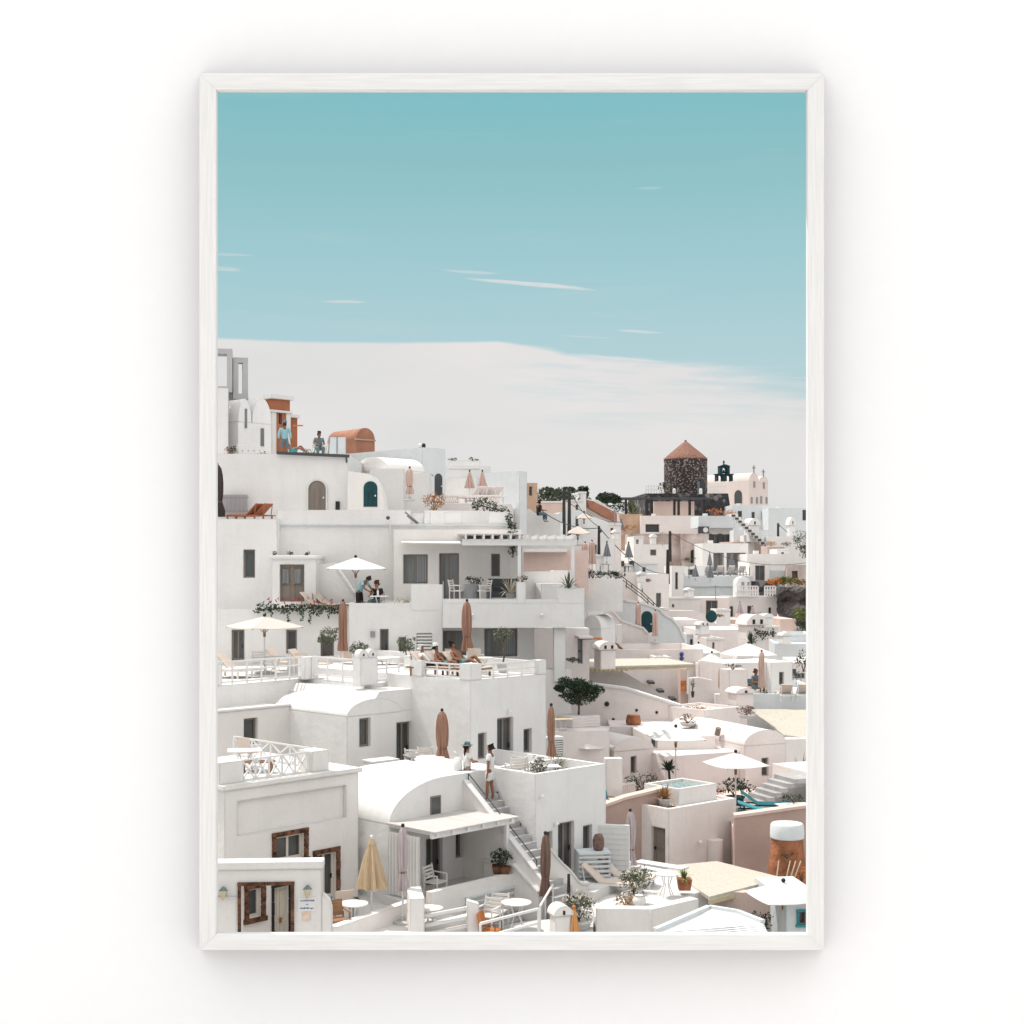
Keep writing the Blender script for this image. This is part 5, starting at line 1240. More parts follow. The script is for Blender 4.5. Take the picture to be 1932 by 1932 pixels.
# skyline in the middle
W1 = B('white house with two folded pink parasols on its balustraded terrace', 842, 82, 1, mat='white')
W1.blk(842, 925, 880, 990, 5); W1.blk(847, 906, 869, 884, 2, off=.4, name='roof_box')
wp0 = W1.F(852, 905)[0]
W1.box(W1.F(847, 885)[0], W1.F(905, 885)[0], -.02, .1, zz(886, 82), zz(884, 82), 'cool', 'ledge')
W1.box(wp0, W1.F(866, 905)[0], -.03, 0, zz(930, 82), zz(911, 82), 'pink', 'shutter')
for px, lab in ((856, 'dark plant on the left of the white roof box'), (894, 'dark plant on the right of the white roof box')): bush(at(px, 82.6, zz(870, 82)), (.35, .3, .16), lab, 'leafdark', 60, .1)
W2 = B('tall plain white house at the end of the balustraded terrace', 980, 79, 50, mat='cool')
W2.blk(980, 994, 889, 1000, 2.7, par=.1)
W2.box(-.5, 0, 3.2, 6, W2.last[3], W2.last[2]-.25, 'white', 'annex')
for px, mm, lab in ((886, 'c_rose', 'folded pink parasol, left of the two on the balustraded terrace'), (910, 'c_rose', 'folded pink parasol, right of the two on the balustraded terrace')): closed_parasol(px, 889, 921, 76.5, zz(946, 76.5), mm, lab, 15, style='cone')
bs = thing('balustrade', 'pinkish white balustrade of turned posts on the skyline terrace', 'balustrade', at(832, 74, zz(952, 74)), 0)
xr = px2m(110, 74); mb = MB(); mb.box(0, xr, -.08, .08, .42, .52); mb.box(0, xr, -.08, .08, 0, .08); mb.build('rail', 'pink', bs)
for i in range(28):
    if 8 < i < 19: continue
    mb = MB(); mb.lathe([(.05, .08), (.06, .2), (.03, .3), (.05, .42)], 8, (i*xr/27.5+.03, 0, 0)); mb.build('baluster', 'pink', bs)
slab('terrace', [(770, 72), (965, 72), (970, 82), (770, 82)], 0, zz(953, 73), 'pale terrace behind the balustrade', 'pink')
for i in range(3): lounger(at(868+16*i, 76, zz(950, 76)), 225, ['pale lounger at the left between the balustrades', 'pale lounger in the middle between the balustrades', 'pale lounger at the right between the balustrades'][i], 'pink')
bush(at(818, 68, zz(963, 68)), (.58, .4, .5), 'orange bougainvillea on the white wall below the arched niches', 'dry', 240, .12, flower='f_orange')
ivy = thing('climbing_plant', 'dark green climbing plant spilling over the right end of the broad white house', 'plant', at(930, 64.5, zz(962, 64.5)))
mb = MB()
for px, py, r_ in ((898, 955, .22), (908, 948, .28), (918, 952, .32), (930, 958, .3), (942, 962, .26), (953, 966, .24), (960, 976, .2), (964, 988, .22), (968, 998, .26), (972, 1006, .26), (966, 1010, .2)):
    c = P(px, py, 64.0 if px < 958 else 63.0)-Vector(ivy.location); mb.leaves(c, (r_, r_*.7, r_), 70, .13, 0, px)
mb.build('foliage', 'leafdark', ivy, recalc=False)
mb = MB(); mb.tube([P(a, b, 64)-Vector(ivy.location) for a, b in ((965, 1015), (962, 980), (945, 963), (905, 953))], .03, 5); mb.build('stem', 'bark', ivy)
bush(at(968, 61.3, zz(1050, 61)), (.28, .25, .75), 'dark green creeper at the corner under the pergola', 'leafdark', 200, .12)
# ================================================================= right foreground
J = B('pink white cube house with a whirlpool tub on its roof', 1262, 49, 40, mat='pink')
J.blk(1262, 1389, 1527, 1660, 2.6, lh=[(1229, 1561, 1255, 1640, 'd', .18)], par=.1, fm='taupe')
j0, j1, jz, jb = J.last
J.box(j0, j1, 2.6, 3.4, jb, jz-.1, name='rear_wall')
tub = thing('whirlpool_tub', 'square white whirlpool tub with rippled water on the cube house roof', 'tub', J.w(1.15, .6, jz-.1), 40)
mb = MB(); a, b = 2.05, 1.75; t_ = .14
for bx_ in ((0, a, 0, t_), (0, a, b-t_, b), (0, t_, t_, b-t_), (a-t_, a, t_, b-t_)): mb.box(*bx_, 0, .62)
mb.build('rim', 'warm', tub); mb = MB(); mb.box(t_, a-t_, t_, b-t_, 0, .52); mb.build('water', 'water', tub)
mb = MB(); mb.box(j0+.15, j1-.15, .15, 2.4, jz-.1, jz-.085); mb.build('gravel', 'pebble', J.root)
spiky(J.w(.55, .75, jz-.09), .95, 'reddish spiky plant in a grey pot on the cube house roof', 'dry', 'stonepot', .22, .32, n=34, w=.07)
bush(J.w(.5, .7, jz-.1), (.6, .5, .08), 'dry brown ground plant around the grey pot on the cube house roof', 'dry', 160, .08)
mb = MB(); c = J.F(1344, 1600)[0]; mb.tube([(c, -.12, jb), (c, -.12, J.F(1344, 1583)[1])], .3, 20); mb.build('pillar', 'pink', J.root, smooth=True)
wall_lamp(J.w(J.F(1317, 1590)[0], 0, J.F(1317, 1590)[1]), 40, 'small round lamp on the front of the pink cube house')
RW = B('terracotta pink retaining wall left of the pink cube house', 1142, 49.8, 10, 'retaining_wall', 'wall', mat='rose')
q = [(1142, 1522), (1180, 1508), (1255, 1490), (1255, 1660), (1142, 1660)]
RW.pxprism(q, .4); mb = MB()
for i in range(2): a, b = RW.F(*q[i]), RW.F(*q[i+1]); mb.bar((a[0], .2, a[1]+.04), (b[0], .2, b[1]+.04), .5, .1)
mb.build('coping', 'salmon', RW.root)
RW2 = B('terracotta pink retaining wall behind the clay oven at the right edge', 1389, 48.5, -2, 'retaining_wall', 'wall', mat='rose')
q = [(1386, 1542), (1530, 1522), (1530, 1680), (1386, 1680)]
RW2.pxprism(q, .4); mb = MB(); a, b = RW2.F(*q[0]), RW2.F(*q[1]); mb.bar((a[0], .2, a[1]+.03), (b[0], .2, b[1]+.03), .5, .1); mb.build('coping', 'salmon', RW2.root)
ov = thing('clay_oven', 'big round terracotta tower with a white rim in front of the pink wall', 'oven', at(1485, 46.6, zz(1672, 46.6)), 0)
k = px2m(1, 46.6); mb = MB(); mb.lathe([(40*k, 0), (36*k, 30*k), (31*k, 70*k), (29.5*k, 92*k)], 32); mb.build('body', 'clay', ov, smooth=True)
mb = MB(); mb.lathe([(29*k, 91*k), (31.5*k, 92*k), (32*k, 100*k), (31*k, 116*k), (29*k, 119*k), (24*k, 118*k)], 32); mb.build('rim', 'cool', ov, smooth=True)
bush(at(1485, 45.7, zz(1620, 45.7)), (.28, .1, .12), 'sprig of green growing against the clay tower', 'leafdark', 40, .08)
sp_ = thing('sticks', 'bundle of bare pale sticks in front of the clay tower', 'sticks', at(1478, 45.4, zz(1668, 45.4)), 0)
mb = MB()
for x, dx in ((-.25, .12), (.05, .2), (.18, .25), (.3, .3)): mb.bar((x, 0, 0), (x+dx, .1, .75), .03)
mb.build('stick', 'palewood', sp_)
bush(at(1512, 45.5, zz(1668, 45.5)), (.2, .2, .35), 'yellowish plant at the right edge below the clay tower', 'f_orange', 60, .1)
closed_parasol(1189, 1530, 1632, 46.6, -11.2, 'c_lav', 'folded lilac grey parasol beside the pink cube house', 20)
# planter terrace below the loungers
slab('terrace', [(1118, 45), (1128, 39.9), (1236, 39.9), (1312, 43.0), (1262, 46.3), (1200, 47.2), (1140, 48)], -13, -10.35, 'white terrace with the small planted pots and round table', 'floor')
PWL = B('low white parapet around the planted terrace at the bottom', 1230, 39.4, 40, 'parapet_wall', 'wall', mat='warm')
PWL.blk(1230, 1318, 1716, 1830, .35, u0=0)
PW3 = B('white parapet along the bottom left of the planted terrace', 1124, 39.6, -4, 'parapet_wall', 'wall', mat='warm')
PW3.blk(1124, 1233, 1708, 1830, .4, zt=PWL.last[2]-.02)
PW4 = B('white block at the end of the planted terrace parapet', 1308, 43.2, 42, 'wall_block', 'wall'); PW4.blk(1308, 1338, 1686, 1760, 1)
PW5 = B('low white parapet behind the planted terrace', 1205, 47.2, -38, 'parapet_wall', 'wall')
PW5.blk(1195, 1285, 1627, 1680, .5, zt=zz(1636, 46.5))
round_table(at(1258, 42.6, -10.35), .36, 'round white table with curled legs on the planted terrace', 'slingwhite', .72)
bush(at(1196, 41.6, -10.3), (.5, .45, .42), 'dusty green shrub in a white pot on the planted terrace', 'leafolive', 420, .09, pot='stonepot', flower='f_cream')
bush(at(1207, 43.2, -10.2), (.42, .35, .4), 'taller grey green shrub behind the planted terrace pots', 'leafolive', 300, .09)
bush(at(1180, 40.6, -10.2), (.35, .3, .26), 'dry reddish brown shrub at the left of the planted terrace', 'dry', 160, .08)
solid('pot', 'round white clay jar lying among the plants of the planted terrace', 'pot', 'warm', at(1206, 40.4, -10.1), lambda m: m.lathe([(.08, 0), (.18, .08), (.2, .2), (.12, .3), (.14, .33)], 16), smooth=True)
spiky(at(1291, 42.9, -10.2), .72, 'small agave in a terracotta pot on the white parapet', 'leaflime', 'clay', .22, .34, n=24, shape='square')
# olive shrub and pieces at the bottom centre
bush(at(1092, 39.6, -10.6), (.5, .45, .45), 'large olive shrub in a round grey pot at the bottom', 'leafolive', 520, .09, pot='stonepot', flower='f_cream')
chimney(at(1057, 38.9, -10.6), .48, .95, 'white arched chimney at the bottom beside the folded orange parasol', 'warm', vents=(0,))
closed_parasol(1083, 1713, 1790, 38.8, -11.2, 'c_yellow', 'folded orange yellow parasol cut off by the bottom edge', 24, style='cone', fin='f_orange')
slab('terrace', [(901, 38.2), (1030, 38), (1118, 38.6), (1120, 41), (1020, 40.6), (985, 40.4), (905, 39.5)], -13, -10.55, 'white stepped floor at the bottom centre', 'floor')
railing([at(906, 37.4, -10.6), at(1016, 38.8, -10.55)], .78, 'white railing across the bottom centre terrace', rails=(1, .5), post=.08, n=1)
railing([at(1019, 39.2, -10.6), at(1043, 41.0, -10.4)], .8, 'short white handrail at the foot of the long stairs', rails=(1,), post=.06, n=1)
chair(at(921, 39.3, -10.52), -30, 'white slatted chair left of its twin at the bottom centre', 'slingwhite', slats=True); chair(at(938, 39.8, -10.52), -20, 'white slatted chair right of its twin at the bottom centre', 'slingwhite', slats=True)
round_table(at(974, 39.6, -10.52), .44, 'round white table with curled legs at the bottom centre', 'slingwhite', .75)
round_table(at(812, 39.0, -10.5), .36, 'small white table behind the slatted white panel at the bottom', 'slingwhite', .72)
chair(at(925, 38.0, -10.6), 70, 'orange folding chair at the bottom edge', 'f_orange', 'wood')
# reed roofed room bottom right
RR = B('white house with a wide reed roof and salmon wall at the bottom right', 1338, 43.6, -18, 'reed_roof_house', 'house', mat='salmon')
RR.blk(1336, 1500, 1690, 1800, .4, zt=zz(1688, 43), u0=0, u1=5)
rf = [P(1250, 1636, 49.0), P(1345, 1626, 50.5), P(1478, 1659, 46.4), P(1338, 1692, 42.6)]
mb = MB(); o_ = RR.root.location; Rm = Matrix.Rotation(-R(-18), 3, 'Z')
lp = [Rm @ (p-Vector(o_)) for p in rf]; zav = zz(1692, 42.6)
lp = [Vector((p.x, p.y, zav+(.0 if i == 3 else .02*i))) for i, p in enumerate([Rm @ (at(px, Y, 0)-Vector(o_)) for px, Y in ((1250, 46.9), (1352, 47.6), (1478, 45.0), (1338, 42.6))])]
mb.hexa([p-Vector((0, 0, .1)) for p in lp]+lp); mb.build('roof', 'reed', RR.root)
mb = MB(); mb.bar(lp[3]-Vector((0, 0, .16)), lp[2]-Vector((0, 0, .16)), .1, .14)
mb.bar(lp[3].lerp(lp[2], .86)-Vector((0, .05, .2)), lp[3].lerp(lp[2], .86)-Vector((0, .05, 2.2)), .1); mb.build('beam', 'palewood', RR.root)
potted_tree(at(1426, 42.4, -12.1), 1.35, 'small dark pruned tree under the edge of the white parasol', (.42, .35, .38), None, 0, 0, leaf='leafdark', n=420, size=.1)
bush(at(1349, 42.7, -11.1), (.16, .15, .2), 'small dark hanging plant under the reed roof', 'leafdark', 70, .08)
open_parasol(1478, 1664, 1690, 41.8, -12.6, 150, 'c_white', 'large open white parasol at the bottom right corner', 14)
BR = B('white house with a blue framed window in the bottom right corner', 1483, 41.5, 8, mat='cool')
BR.blk(1483, 1560, 1698, 1800, 3, fh=[(1507, 1720, 1522, 1744, 'W')])
BR.surround(1507, 1720, 1522, 1744, .07, 's_teal', sill=True)
bv = thing('flat_roof_house', 'broad white low pitched roof at the bottom edge, right of the planted terrace', 'house', at(1340, 38.5, -12), 0)
o_ = Vector(bv.location); top = [P(a_, b_, c_)-o_ for a_, b_, c_ in ((1236, 1757, 37.6), (1338, 1713, 39.8), (1392, 1722, 39.2), (1440, 1741, 38.5), (1456, 1775, 37.2), (1360, 1800, 36.2), (1225, 1800, 36.2))]
mb = MB(); n_ = len(top); mb.raw(top)
for i in range(n_): q0, q1 = top[i], top[(i+1) % n_]; mb.raw([q0, q1, Vector((q1.x, q1.y, -1.5)), Vector((q0.x, q0.y, -1.5))])
mb.build('roof', 'white', bv)
mb = MB()
for i in (0, 1, 2): mb.bar(top[i]+Vector((0, 0, .02)), top[i+1]+Vector((0, 0, .02)), .16, .12)
mb.build('coping', 'cool', bv)
mb = MB()
for i in range(1, 9): f_ = i/9; mb.bar(top[0].lerp(top[6], f_)+Vector((0, 0, .005)), top[3].lerp(top[4], f_)+Vector((0, 0, .005)), .02, .02)
mb.build('seam', 'cool', bv)
lounger(at(1470, 39.4, -12.15), 80, 'teal lounger at the bottom right edge', 's_teal', 'teal', 20)
bush(at(1500, 39.6, -12.1), (.3, .25, .4), 'dark leafy shrub at the bottom right corner', 'leafolive', 200, .09)
# ================================================================= vault houses right of centre
K1 = B('small white vaulted house with a window behind the planted gate', 1158, 57.5, 30, mat='pink')
zk = zz(1418, 57.5); ku = K1.F(1233, 1418)[0]
K1.blk(None, None, None, None, 4, u0=0, u1=ku, zt=zk, zb=-11.4, fh=[(1190, 1427, 1201, 1459, 'w')]); K1.vault(0, ku, zk, zz(1389, 58.4)-zk, 5, off=-.012)
K2 = B('pink white flat house between the two vaults with a panelled glass door', 1294, 59.5, 8, mat='pink')
K2.blk(1228, 1350, 1391, 1500, 4, fh=[(1303, 1423, 1325, 1482, 'g', .12), (1228.5, 1392, 1240, 1412, 'w'), (1234, 1426, 1248, 1470, 'g')], fm='creamwood')
K3 = B('large white vaulted house with three small roof vents on the right', 1405, 58.5, 24, mat='pink')
zk = zz(1407, 58.5); ku = K3.F(1483, 1400)[0]
K3.blk(1405, 1483, 1407, 1500, 4.6, u0=0, fh=[(1437, 1430, 1450, 1464, 'w')]); K3.vault(0, ku, zk, zz(1374, 59.5)-zk, 6.3, off=-.012)
K3.box(-3.6, 0, .4, 3.2, -11.5, zk-.3, name='side_room')
for px, py in ((1353, 1378), (1380, 1381), (1407, 1385)): solid('roof_vent', 'small brown roof vent on the large vault, ' + {1353: 'leftmost of three', 1380: 'middle of three', 1407: 'rightmost of three'}[px], 'roof vent', 'taupe', P(px, py, 60.3), lambda m: m.tube([(0, 0, -.2), (.05, -.1, .12)], .12, 10), 'roof vents of the large vault')
open_parasol(1275, 1372, 1390, 55.3, -9.6, 128, 'c_white', 'open white parasol left of the panelled glass door', 6)
open_parasol(1388, 1420, 1441, 53.2, -9.6, 124, 'c_white', 'open white parasol right of the panelled glass door', 22)
open_parasol(1112, 1390, 1406, 55.0, -9.6, 95, 'c_white', 'open white parasol half hidden beside the terracotta parasol', 30)
slab('terrace', [(1142, 50.2), (1262, 52.3), (1376, 51.6), (1388, 48.8), (1530, 48.6), (1530, 61), (1142, 61)], -13, -9.6, 'salmon terrace with plants in front of the vaulted houses', 'salmon')
spiky(at(1262, 55.6, -9.6), 1.75, 'small dark palm tree behind the whirlpool tub', 'leafdark', 'clay', .3, .35, n=40, trunk=.85, name='palm', cat='palm', w=.12)
bush(at(1214, 55.6, -9.55), (.75, .5, .45), 'green flowering shrubs in pots at the small white vault', 'leaf', 320, .1, flower='f_cream', pot='clay')
bush(at(1387, 54.4, -9.55), (.7, .5, .42), 'dark broad leafed plant in a teal pot under the right parasol', 'leafdark', 220, .14, pot='teal')
bush(at(1350, 55.8, -9.5), (.45, .3, .22), 'small red flowering pot plants beside the glass door', 'leafdark', 120, .08, flower='f_red')
gt = railing([at(1164, 53.5, -9.5), at(1197, 54.2, -9.5)], .8, 'pinkish slatted gate beside the green shrubs', rails=(1, .5, .1), post=.1, n=8, m='pink')
lounger(at(1492, 52.4, -9.55), 82, 'teal cushioned lounger under the right white parasol', 's_teal', 'teal', 35)
lounger(at(1496, 50.4, -9.4), 84, 'teal cushioned lounger nearest the pink retaining wall', 's_teal', 'teal', 18)
chair(at(1152, 51.8, -9.55), 60, 'dark blue cushioned chair beside the cube house corner', 's_teal', 'wood')
round_table(at(1150, 50.9, -9.55), .4, 'small table with a teal cloth beside the dark blue chair', 'tealbright', .6, square=True)
K4 = B('white outdoor stair with grey brown steps beside the large vault', 1412, 55.0, 22, 'staircase', 'stairs', mat='pink')
mb = MB()
for i in range(6): mb.box(.3*i, 2.4, -1.0+.0*i, .5, -9.7, -9.45+.165*i)
mb.build('step', 'step', K4.root); K4.box(2.4, 4.2, -1.0, 2, -10.5, -8.45, 'warm', 'side_wall')
K5 = B('pale blank house at the right edge behind the large vault', 1478, 66, 10, mat='tan'); K5.mat = 'warm'; K5.blk(1478, 1560, 1395, 1520, 4)
bush(at(1497, 50.9, -8.9), (.5, .3, .2), 'low green plant on the white garden table at the right', 'leaf', 160, .09)
round_table(at(1500, 50.6, -9.55), .6, 'white slatted garden table at the right edge', 'slingwhite', .62, square=True)
spiky(at(1513, 59.5, -9.5), 1.4, 'thin pale plant in front of the blank wall at the right edge', 'leafpale', 'stonepot', .2, .3, n=20)
RF = thing('reed_roof', 'wide sloping reed roof at the right edge above the vents', 'roof', at(1500, 68, zz(1380, 68)), 0)
mb = MB(); mb.hexa([(-2.0, 1.5, .85), (2.2, 1.2, .85), (2.2, -1.8, -.55), (-.8, -1.2, -.1), (-2.0, 1.5, .95), (2.2, 1.2, .95), (2.2, -1.8, -.45), (-.8, -1.2, 0)]); mb.build('thatch', 'reed', RF)
mb = MB(); mb.bar((2.0, -1.2, -.5), (2.0, -1.2, -3), .15); mb.bar((-.6, -1, -.1), (-.6, -1, -2.5), .15); mb.build('post', 'palewood', RF)
LW = B('long white garden wall with flower pots above the small vault', 1100, 66, -10, 'garden_wall', 'wall', mat='pink')
LW.pxprism([(1040, 1282), (1180, 1300), (1284, 1333), (1330, 1342), (1330, 1420), (1040, 1420)], .4)
mb = MB()
for (a, b), (c, d) in (((1040, 1282), (1180, 1300)), ((1180, 1300), (1284, 1333))): p, q = LW.F(a, b), LW.F(c, d); mb.bar((p[0], .2, p[1]+.02), (q[0], .2, q[1]+.02), .5, .12)
mb.build('coping', 'white', LW.root)
PB = B('white planter block with dry soil in its top beside the square chimney', 1330, 63.5, 40, 'planter', 'planter', mat='pink')
PB.blk(1330, 1397, 1340, 1420, 2.6, par=.12)
bush(PB.w(.9, 1.2, PB.last[2]-.1), (.7, .6, .06), 'dry brown soil and twigs in the white planter block', 'dry', 160, .08)
PB2 = B('white roof edge behind the left open parasol', 1208, 63, -2, 'house', 'house', mat='pink'); PB2.root.name = 'white_house'
PB2.blk(1150, 1345, 1371, 1440, 3)
for px, py, m_, f_, lab in ((1298, 1363, 'leaf', 'f_orange', 'bowl of orange flowers on the white roof edge'), (1408, 1348, 'leafdark', 'f_red', 'bowl of crimson flowers on the white post')):
    bush(P(px, py+7, 62.5), (.5, .4, .22), lab, m_, 160, .08, flower=f_, pot='stonepot')
solid('barrel', 'brown wooden barrel stool against the long garden wall', 'barrel', 'clay', P(1195, 1366, 63.8), lambda m: m.lathe([(.32, 0), (.36, .1), (.3, .42), (.28, .42)], 16), smooth=True)
for px, py in ((1157, 1357), (1201, 1340), (1239, 1344), (1280, 1353), (1145, 1328)):
    off_ = LW.F(px, py, 0); solid('wall_light', {1157: 'small black wall light at the left foot of the garden wall', 1201: 'small black wall light above the barrel', 1239: 'small black wall light right of the barrel', 1280: 'small black wall light above the orange flowers', 1145: 'black ball standing for the shade of an arched niche beside the tree'}[px], 'wall light', 'black', LW.w(off_[0], 0, off_[1]), lambda m: m.ball((0, -.02, 0), .07 if px != 1145 else .12, 8, 6), 'lights on the garden wall')  # the ball beside the tree is no light, its black paints a niche's shade
# tree in a planter
TP = thing('planter', 'white slatted square planter holding the dark round tree', 'planter', at(1094, 56, zz(1380, 56)), 30)
mb = MB(); mb.box(-.75, .6, -.6, .6, 0, .68); mb.build('box', 'pink', TP); mb = MB()
for i in range(6): mb.box(-.76, .61, -.62, -.6, .05+.11*i, .06+.11*i); mb.box(-.77, -.75, -.6, .6, .05+.11*i, .06+.11*i)
mb.build('groove', 'cool', TP)
potted_tree(at(1092, 56, zz(1352, 56)), 1.5, 'round dark green tree in the white slatted planter', (.88, .78, .55), None, 0, 0, leaf='leafdark', n=3000, size=.11, name='tree', cat='tree', group='trees', twist=.6)
round_table(at(1062, 54.5, zz(1382, 54.5)), .38, 'pale yellow wooden table left of the slatted planter', 'palewood', .55, square=True)
# stair wall and reed pergola
SW = B('big white stair wall sloping down to the right under the reed pergola', 1040, 70, 6, 'stair_wall', 'wall', mat='warm')
SW.pxprism([(1036, 1262), (1167, 1262), (1285, 1332), (1285, 1370), (1036, 1370)], .5)
SB = B('white wall with three dark steps behind the sloping stair wall', 1150, 73.5, 4, 'house', 'house', mat='pink'); SB.root.name = 'white_house'
SB.blk(1130, 1290, 1262, 1350, 3); SB.blk(1284, 1300, 1262, 1345, .8, off=-1.2, name='pillar', mat='salmon')
for px, py in ((1229, 1288), (1247, 1304), (1270, 1319)):
    solid('stair_step', {1229: 'dark floating step, uppermost of three on the white wall', 1247: 'dark floating step, middle of three on the white wall', 1270: 'dark floating step, lowest of three on the white wall'}[px], 'step', 'darkgrey', P(px, py, 72.7), lambda m: m.box(-.16, .16, -.2, .9, -.06, .06), 'floating steps')
solid('sign_plate', 'square orange sign on the pillar beside the floating steps', 'sign', 'f_orange', P(1292, 1294, 72.2), lambda m: m.box(-.22, .22, -.03, .03, -.28, .28))
RP = thing('pergola', 'long cream reed pergola with knobbed beams above the sloping stair wall', 'pergola', at(1195, 69, zz(1262, 69)), 3)
mb = MB(); xl, xr = -px2m(112, 69), px2m(112, 69); mb.hexa([(xl, -.9, .05), (xr, -.9, .22), (xr-1, 1.9, .3), (xl, 1.9, .25), (xl, -.9, .17), (xr, -.9, .3), (xr-1, 1.9, .4), (xl, 1.9, .37)]); mb.build('roof', 'reed', RP)
mb = MB(); mb.bar((xl, -.8, -.02), (xr, -.8, .15), .12)
for i in range(12): mb.box(xl+.1+i*.22, xl+.2+i*.22, -1.0, 1.8, -.04, .05)
mb.build('beam', 'palewood', RP); mb = MB(); mb.box(xl+.2, xl+.3, -.7, -.6, -1.5, 0); mb.box(xr-.4, xr-.3, -.7, -.6, -1.2, .1); mb.build('post', 'whitemetal', RP)
chimney(at(1141, 66.5, zz(1262, 66.5)), .8, 1.35, 'white arched chimney with a pink vent left of the reed pergola', 'pink')
QB = B('white wall with a lounger terrace above the reed pergola', 1165, 80, 4, 'house', 'house', mat='pink'); QB.root.name = 'white_house'
QB.blk(1080, 1327, 1226, 1300, 6, par=.5)
mb = MB()
for y_ in (1234, 1242): c = QB.F(1286, y_); mb.ball((c[0], -.02, c[1]), .13, 8, 6)
mb.build('emblem', 'blueink', QB.root)
lounger(at(1197, 82, zz(1226, 80)-.5), 110, 'brown wooden lounger on the white terrace above the reed pergola', 'wood', 'wood'); lounger(at(1213, 82, zz(1226, 80)-.5), 110, 'pale yellow lounger on the white terrace above the reed pergola', 'sling', 'wood')
# pillar, cafe parasols and the right terrace
PL = B('square white pillar topped with small round pots beside the cafe parasols', 1376, 68, 20, 'pillar', 'pillar', mat='pink'); PL.blk(1376, 1410, 1264, 1420, 1.0)
bush(P(1382, 1264, 68.2), (.5, .3, .2), 'white and dark pots of plants on top of the square pillar', 'leafdark', 60, .1, flower='f_cream')
open_parasol(1318, 1214, 1229, 86, -7.2, 90, 'c_white', 'left of the two large white cafe parasols', 8, valance=.3)
open_parasol(1412, 1214, 1234, 82, -7.4, 108, 'c_white', 'right of the two large white cafe parasols', 16, valance=.35)
open_parasol(1343, 1232, 1248, 78, -8, 52, 'c_white', 'small white cafe parasol below the left large one', 20, valance=.2)
RT = B('white terrace wall at the right edge with loungers above it', 1410, 70, -2, 'terrace_wall', 'wall', mat='cool'); RT.blk(1410, 1560, 1309, 1380, 8, par=.35)
rtz = RT.last[2]-.35
RH = B('small white cube house on the right terrace', 1455, 74, 20, mat='warm'); RH.blk(1455, 1495, 1250, 1330, 3, fh=[(1470, 1268, 1479, 1292, 'g')])
RH.box(-2.6, 0, .5, 3.2, rtz-1, RH.last[2]-.02, 'pink', 'side_wall')
closed_parasol(1437, 1229, 1297, 71.5, rtz, 'c_rose', 'folded pale pink parasol beside the small cube house', 11, style='straight')
closed_parasol(1414, 1294, 1334, 66, zz(1345, 66), 'c_rose', 'folded pale pink parasol below the right terrace wall', 9, style='straight')
closed_parasol(1361, 1259, 1300, 74, zz(1310, 74), 'c_rose', 'folded pink parasol left of the square pillar', 12, style='straight')
lounger(at(1472, 71.5, rtz), 180, 'cream lounger on the right terrace, left of the two at the edge', 'sling'); lounger(at(1503, 71.5, rtz), 180, 'cream lounger on the right terrace, right of the two at the edge', 'sling')
person(at(1424, 72, rtz), 40, 'person with reddish hair seated on the right terrace beside the pink parasol', sit(), 'skintan', 's_denim', 's_denim', 'hairred', leglen=.5, group='people on the right terrace', scale=1.1)
chair(at(1424, 72.1, rtz), 40, 'dark chair of the person seated on the right terrace', 's_slate', 'wood')
bush(at(1440, 71, rtz), (.35, .3, .3), 'dark pot plants beside the seated person on the right terrace', 'leafdark', 90, .1, flower='f_cream')
bush(at(1516, 73, zz(1268, 73)), (.45, .4, .7), 'small leafy tree at the right edge beside the cube house', 'leaf', 200, .14)
bush(at(1307, 70.5, zz(1316, 70.5)), (.12, .12, .45), 'thin plant in a dark pot beside the orange sign', 'leaflime', 50, .1, pot='darkgrey')
Y1 = B('white rounded wall behind the thin potted plant', 1318, 72, 0, 'garden_wall', 'wall', mat='pink')
Y1.pxprism([(1300, 1280), (1318, 1278), (1345, 1284), (1362, 1305), (1376, 1330), (1376, 1370), (1300, 1370)], .4)
Y1.blk(1350, 1376, 1310, 1350, .5, off=-.8, name='low_block')

# ================================================================= middle distance
CW = B('white house with sweeping curved walls and a teal arched door', 1140, 92, 4, 'curved_house', 'house', mat='cool')
CW.pxprism([(1100, 1118), (1140, 1119), (1168, 1124), (1178, 1134), (1196, 1136), (1222, 1142), (1246, 1151), (1252, 1160), (1268, 1168), (1282, 1184), (1292, 1210), (1292, 1250), (1100, 1250)], .6)
mb = MB(); pts = [(1100, 1118), (1140, 1119), (1168, 1124), (1178, 1134), (1196, 1136), (1222, 1142), (1246, 1151), (1252, 1160), (1268, 1168), (1282, 1184), (1292, 1210)]; k = [CW.F(*p) for p in pts]
for i in range(len(k)-1): mb.bar((k[i][0], .3, k[i][1]+.03), (k[i+1][0], .3, k[i+1][1]+.03), .75, .16)
mb.build('coping', 'white', CW.root)
CW.arch(1210, 1231, 1153, 1196, m='teal', surround=False)
CW2 = B('white curved garden wall in front of the teal arched door house', 1110, 87, 2, 'garden_wall', 'wall', mat='pink')
pts = [(1095, 1135), (1140, 1140), (1160, 1158), (1172, 1172), (1190, 1178), (1214, 1186), (1222, 1196), (1228, 1230)]
CW2.pxprism(pts+[(1228, 1260), (1095, 1260)], .5); mb = MB(); k = [CW2.F(*p) for p in pts]
for i in range(len(k)-1): mb.bar((k[i][0], .25, k[i][1]+.03), (k[i+1][0], .25, k[i+1][1]+.03), .65, .14)
mb.build('coping', 'white', CW2.root)
VB = B('white barrel vault beside the long balcony', 1130, 80, 30, mat='white'); zv = zz(1120, 80); VB.blk(1108, 1128, 1120, 1180, 3, zt=zv); VB.vault(VB.last[0], VB.last[1], zv, .45, 4, off=-.012)
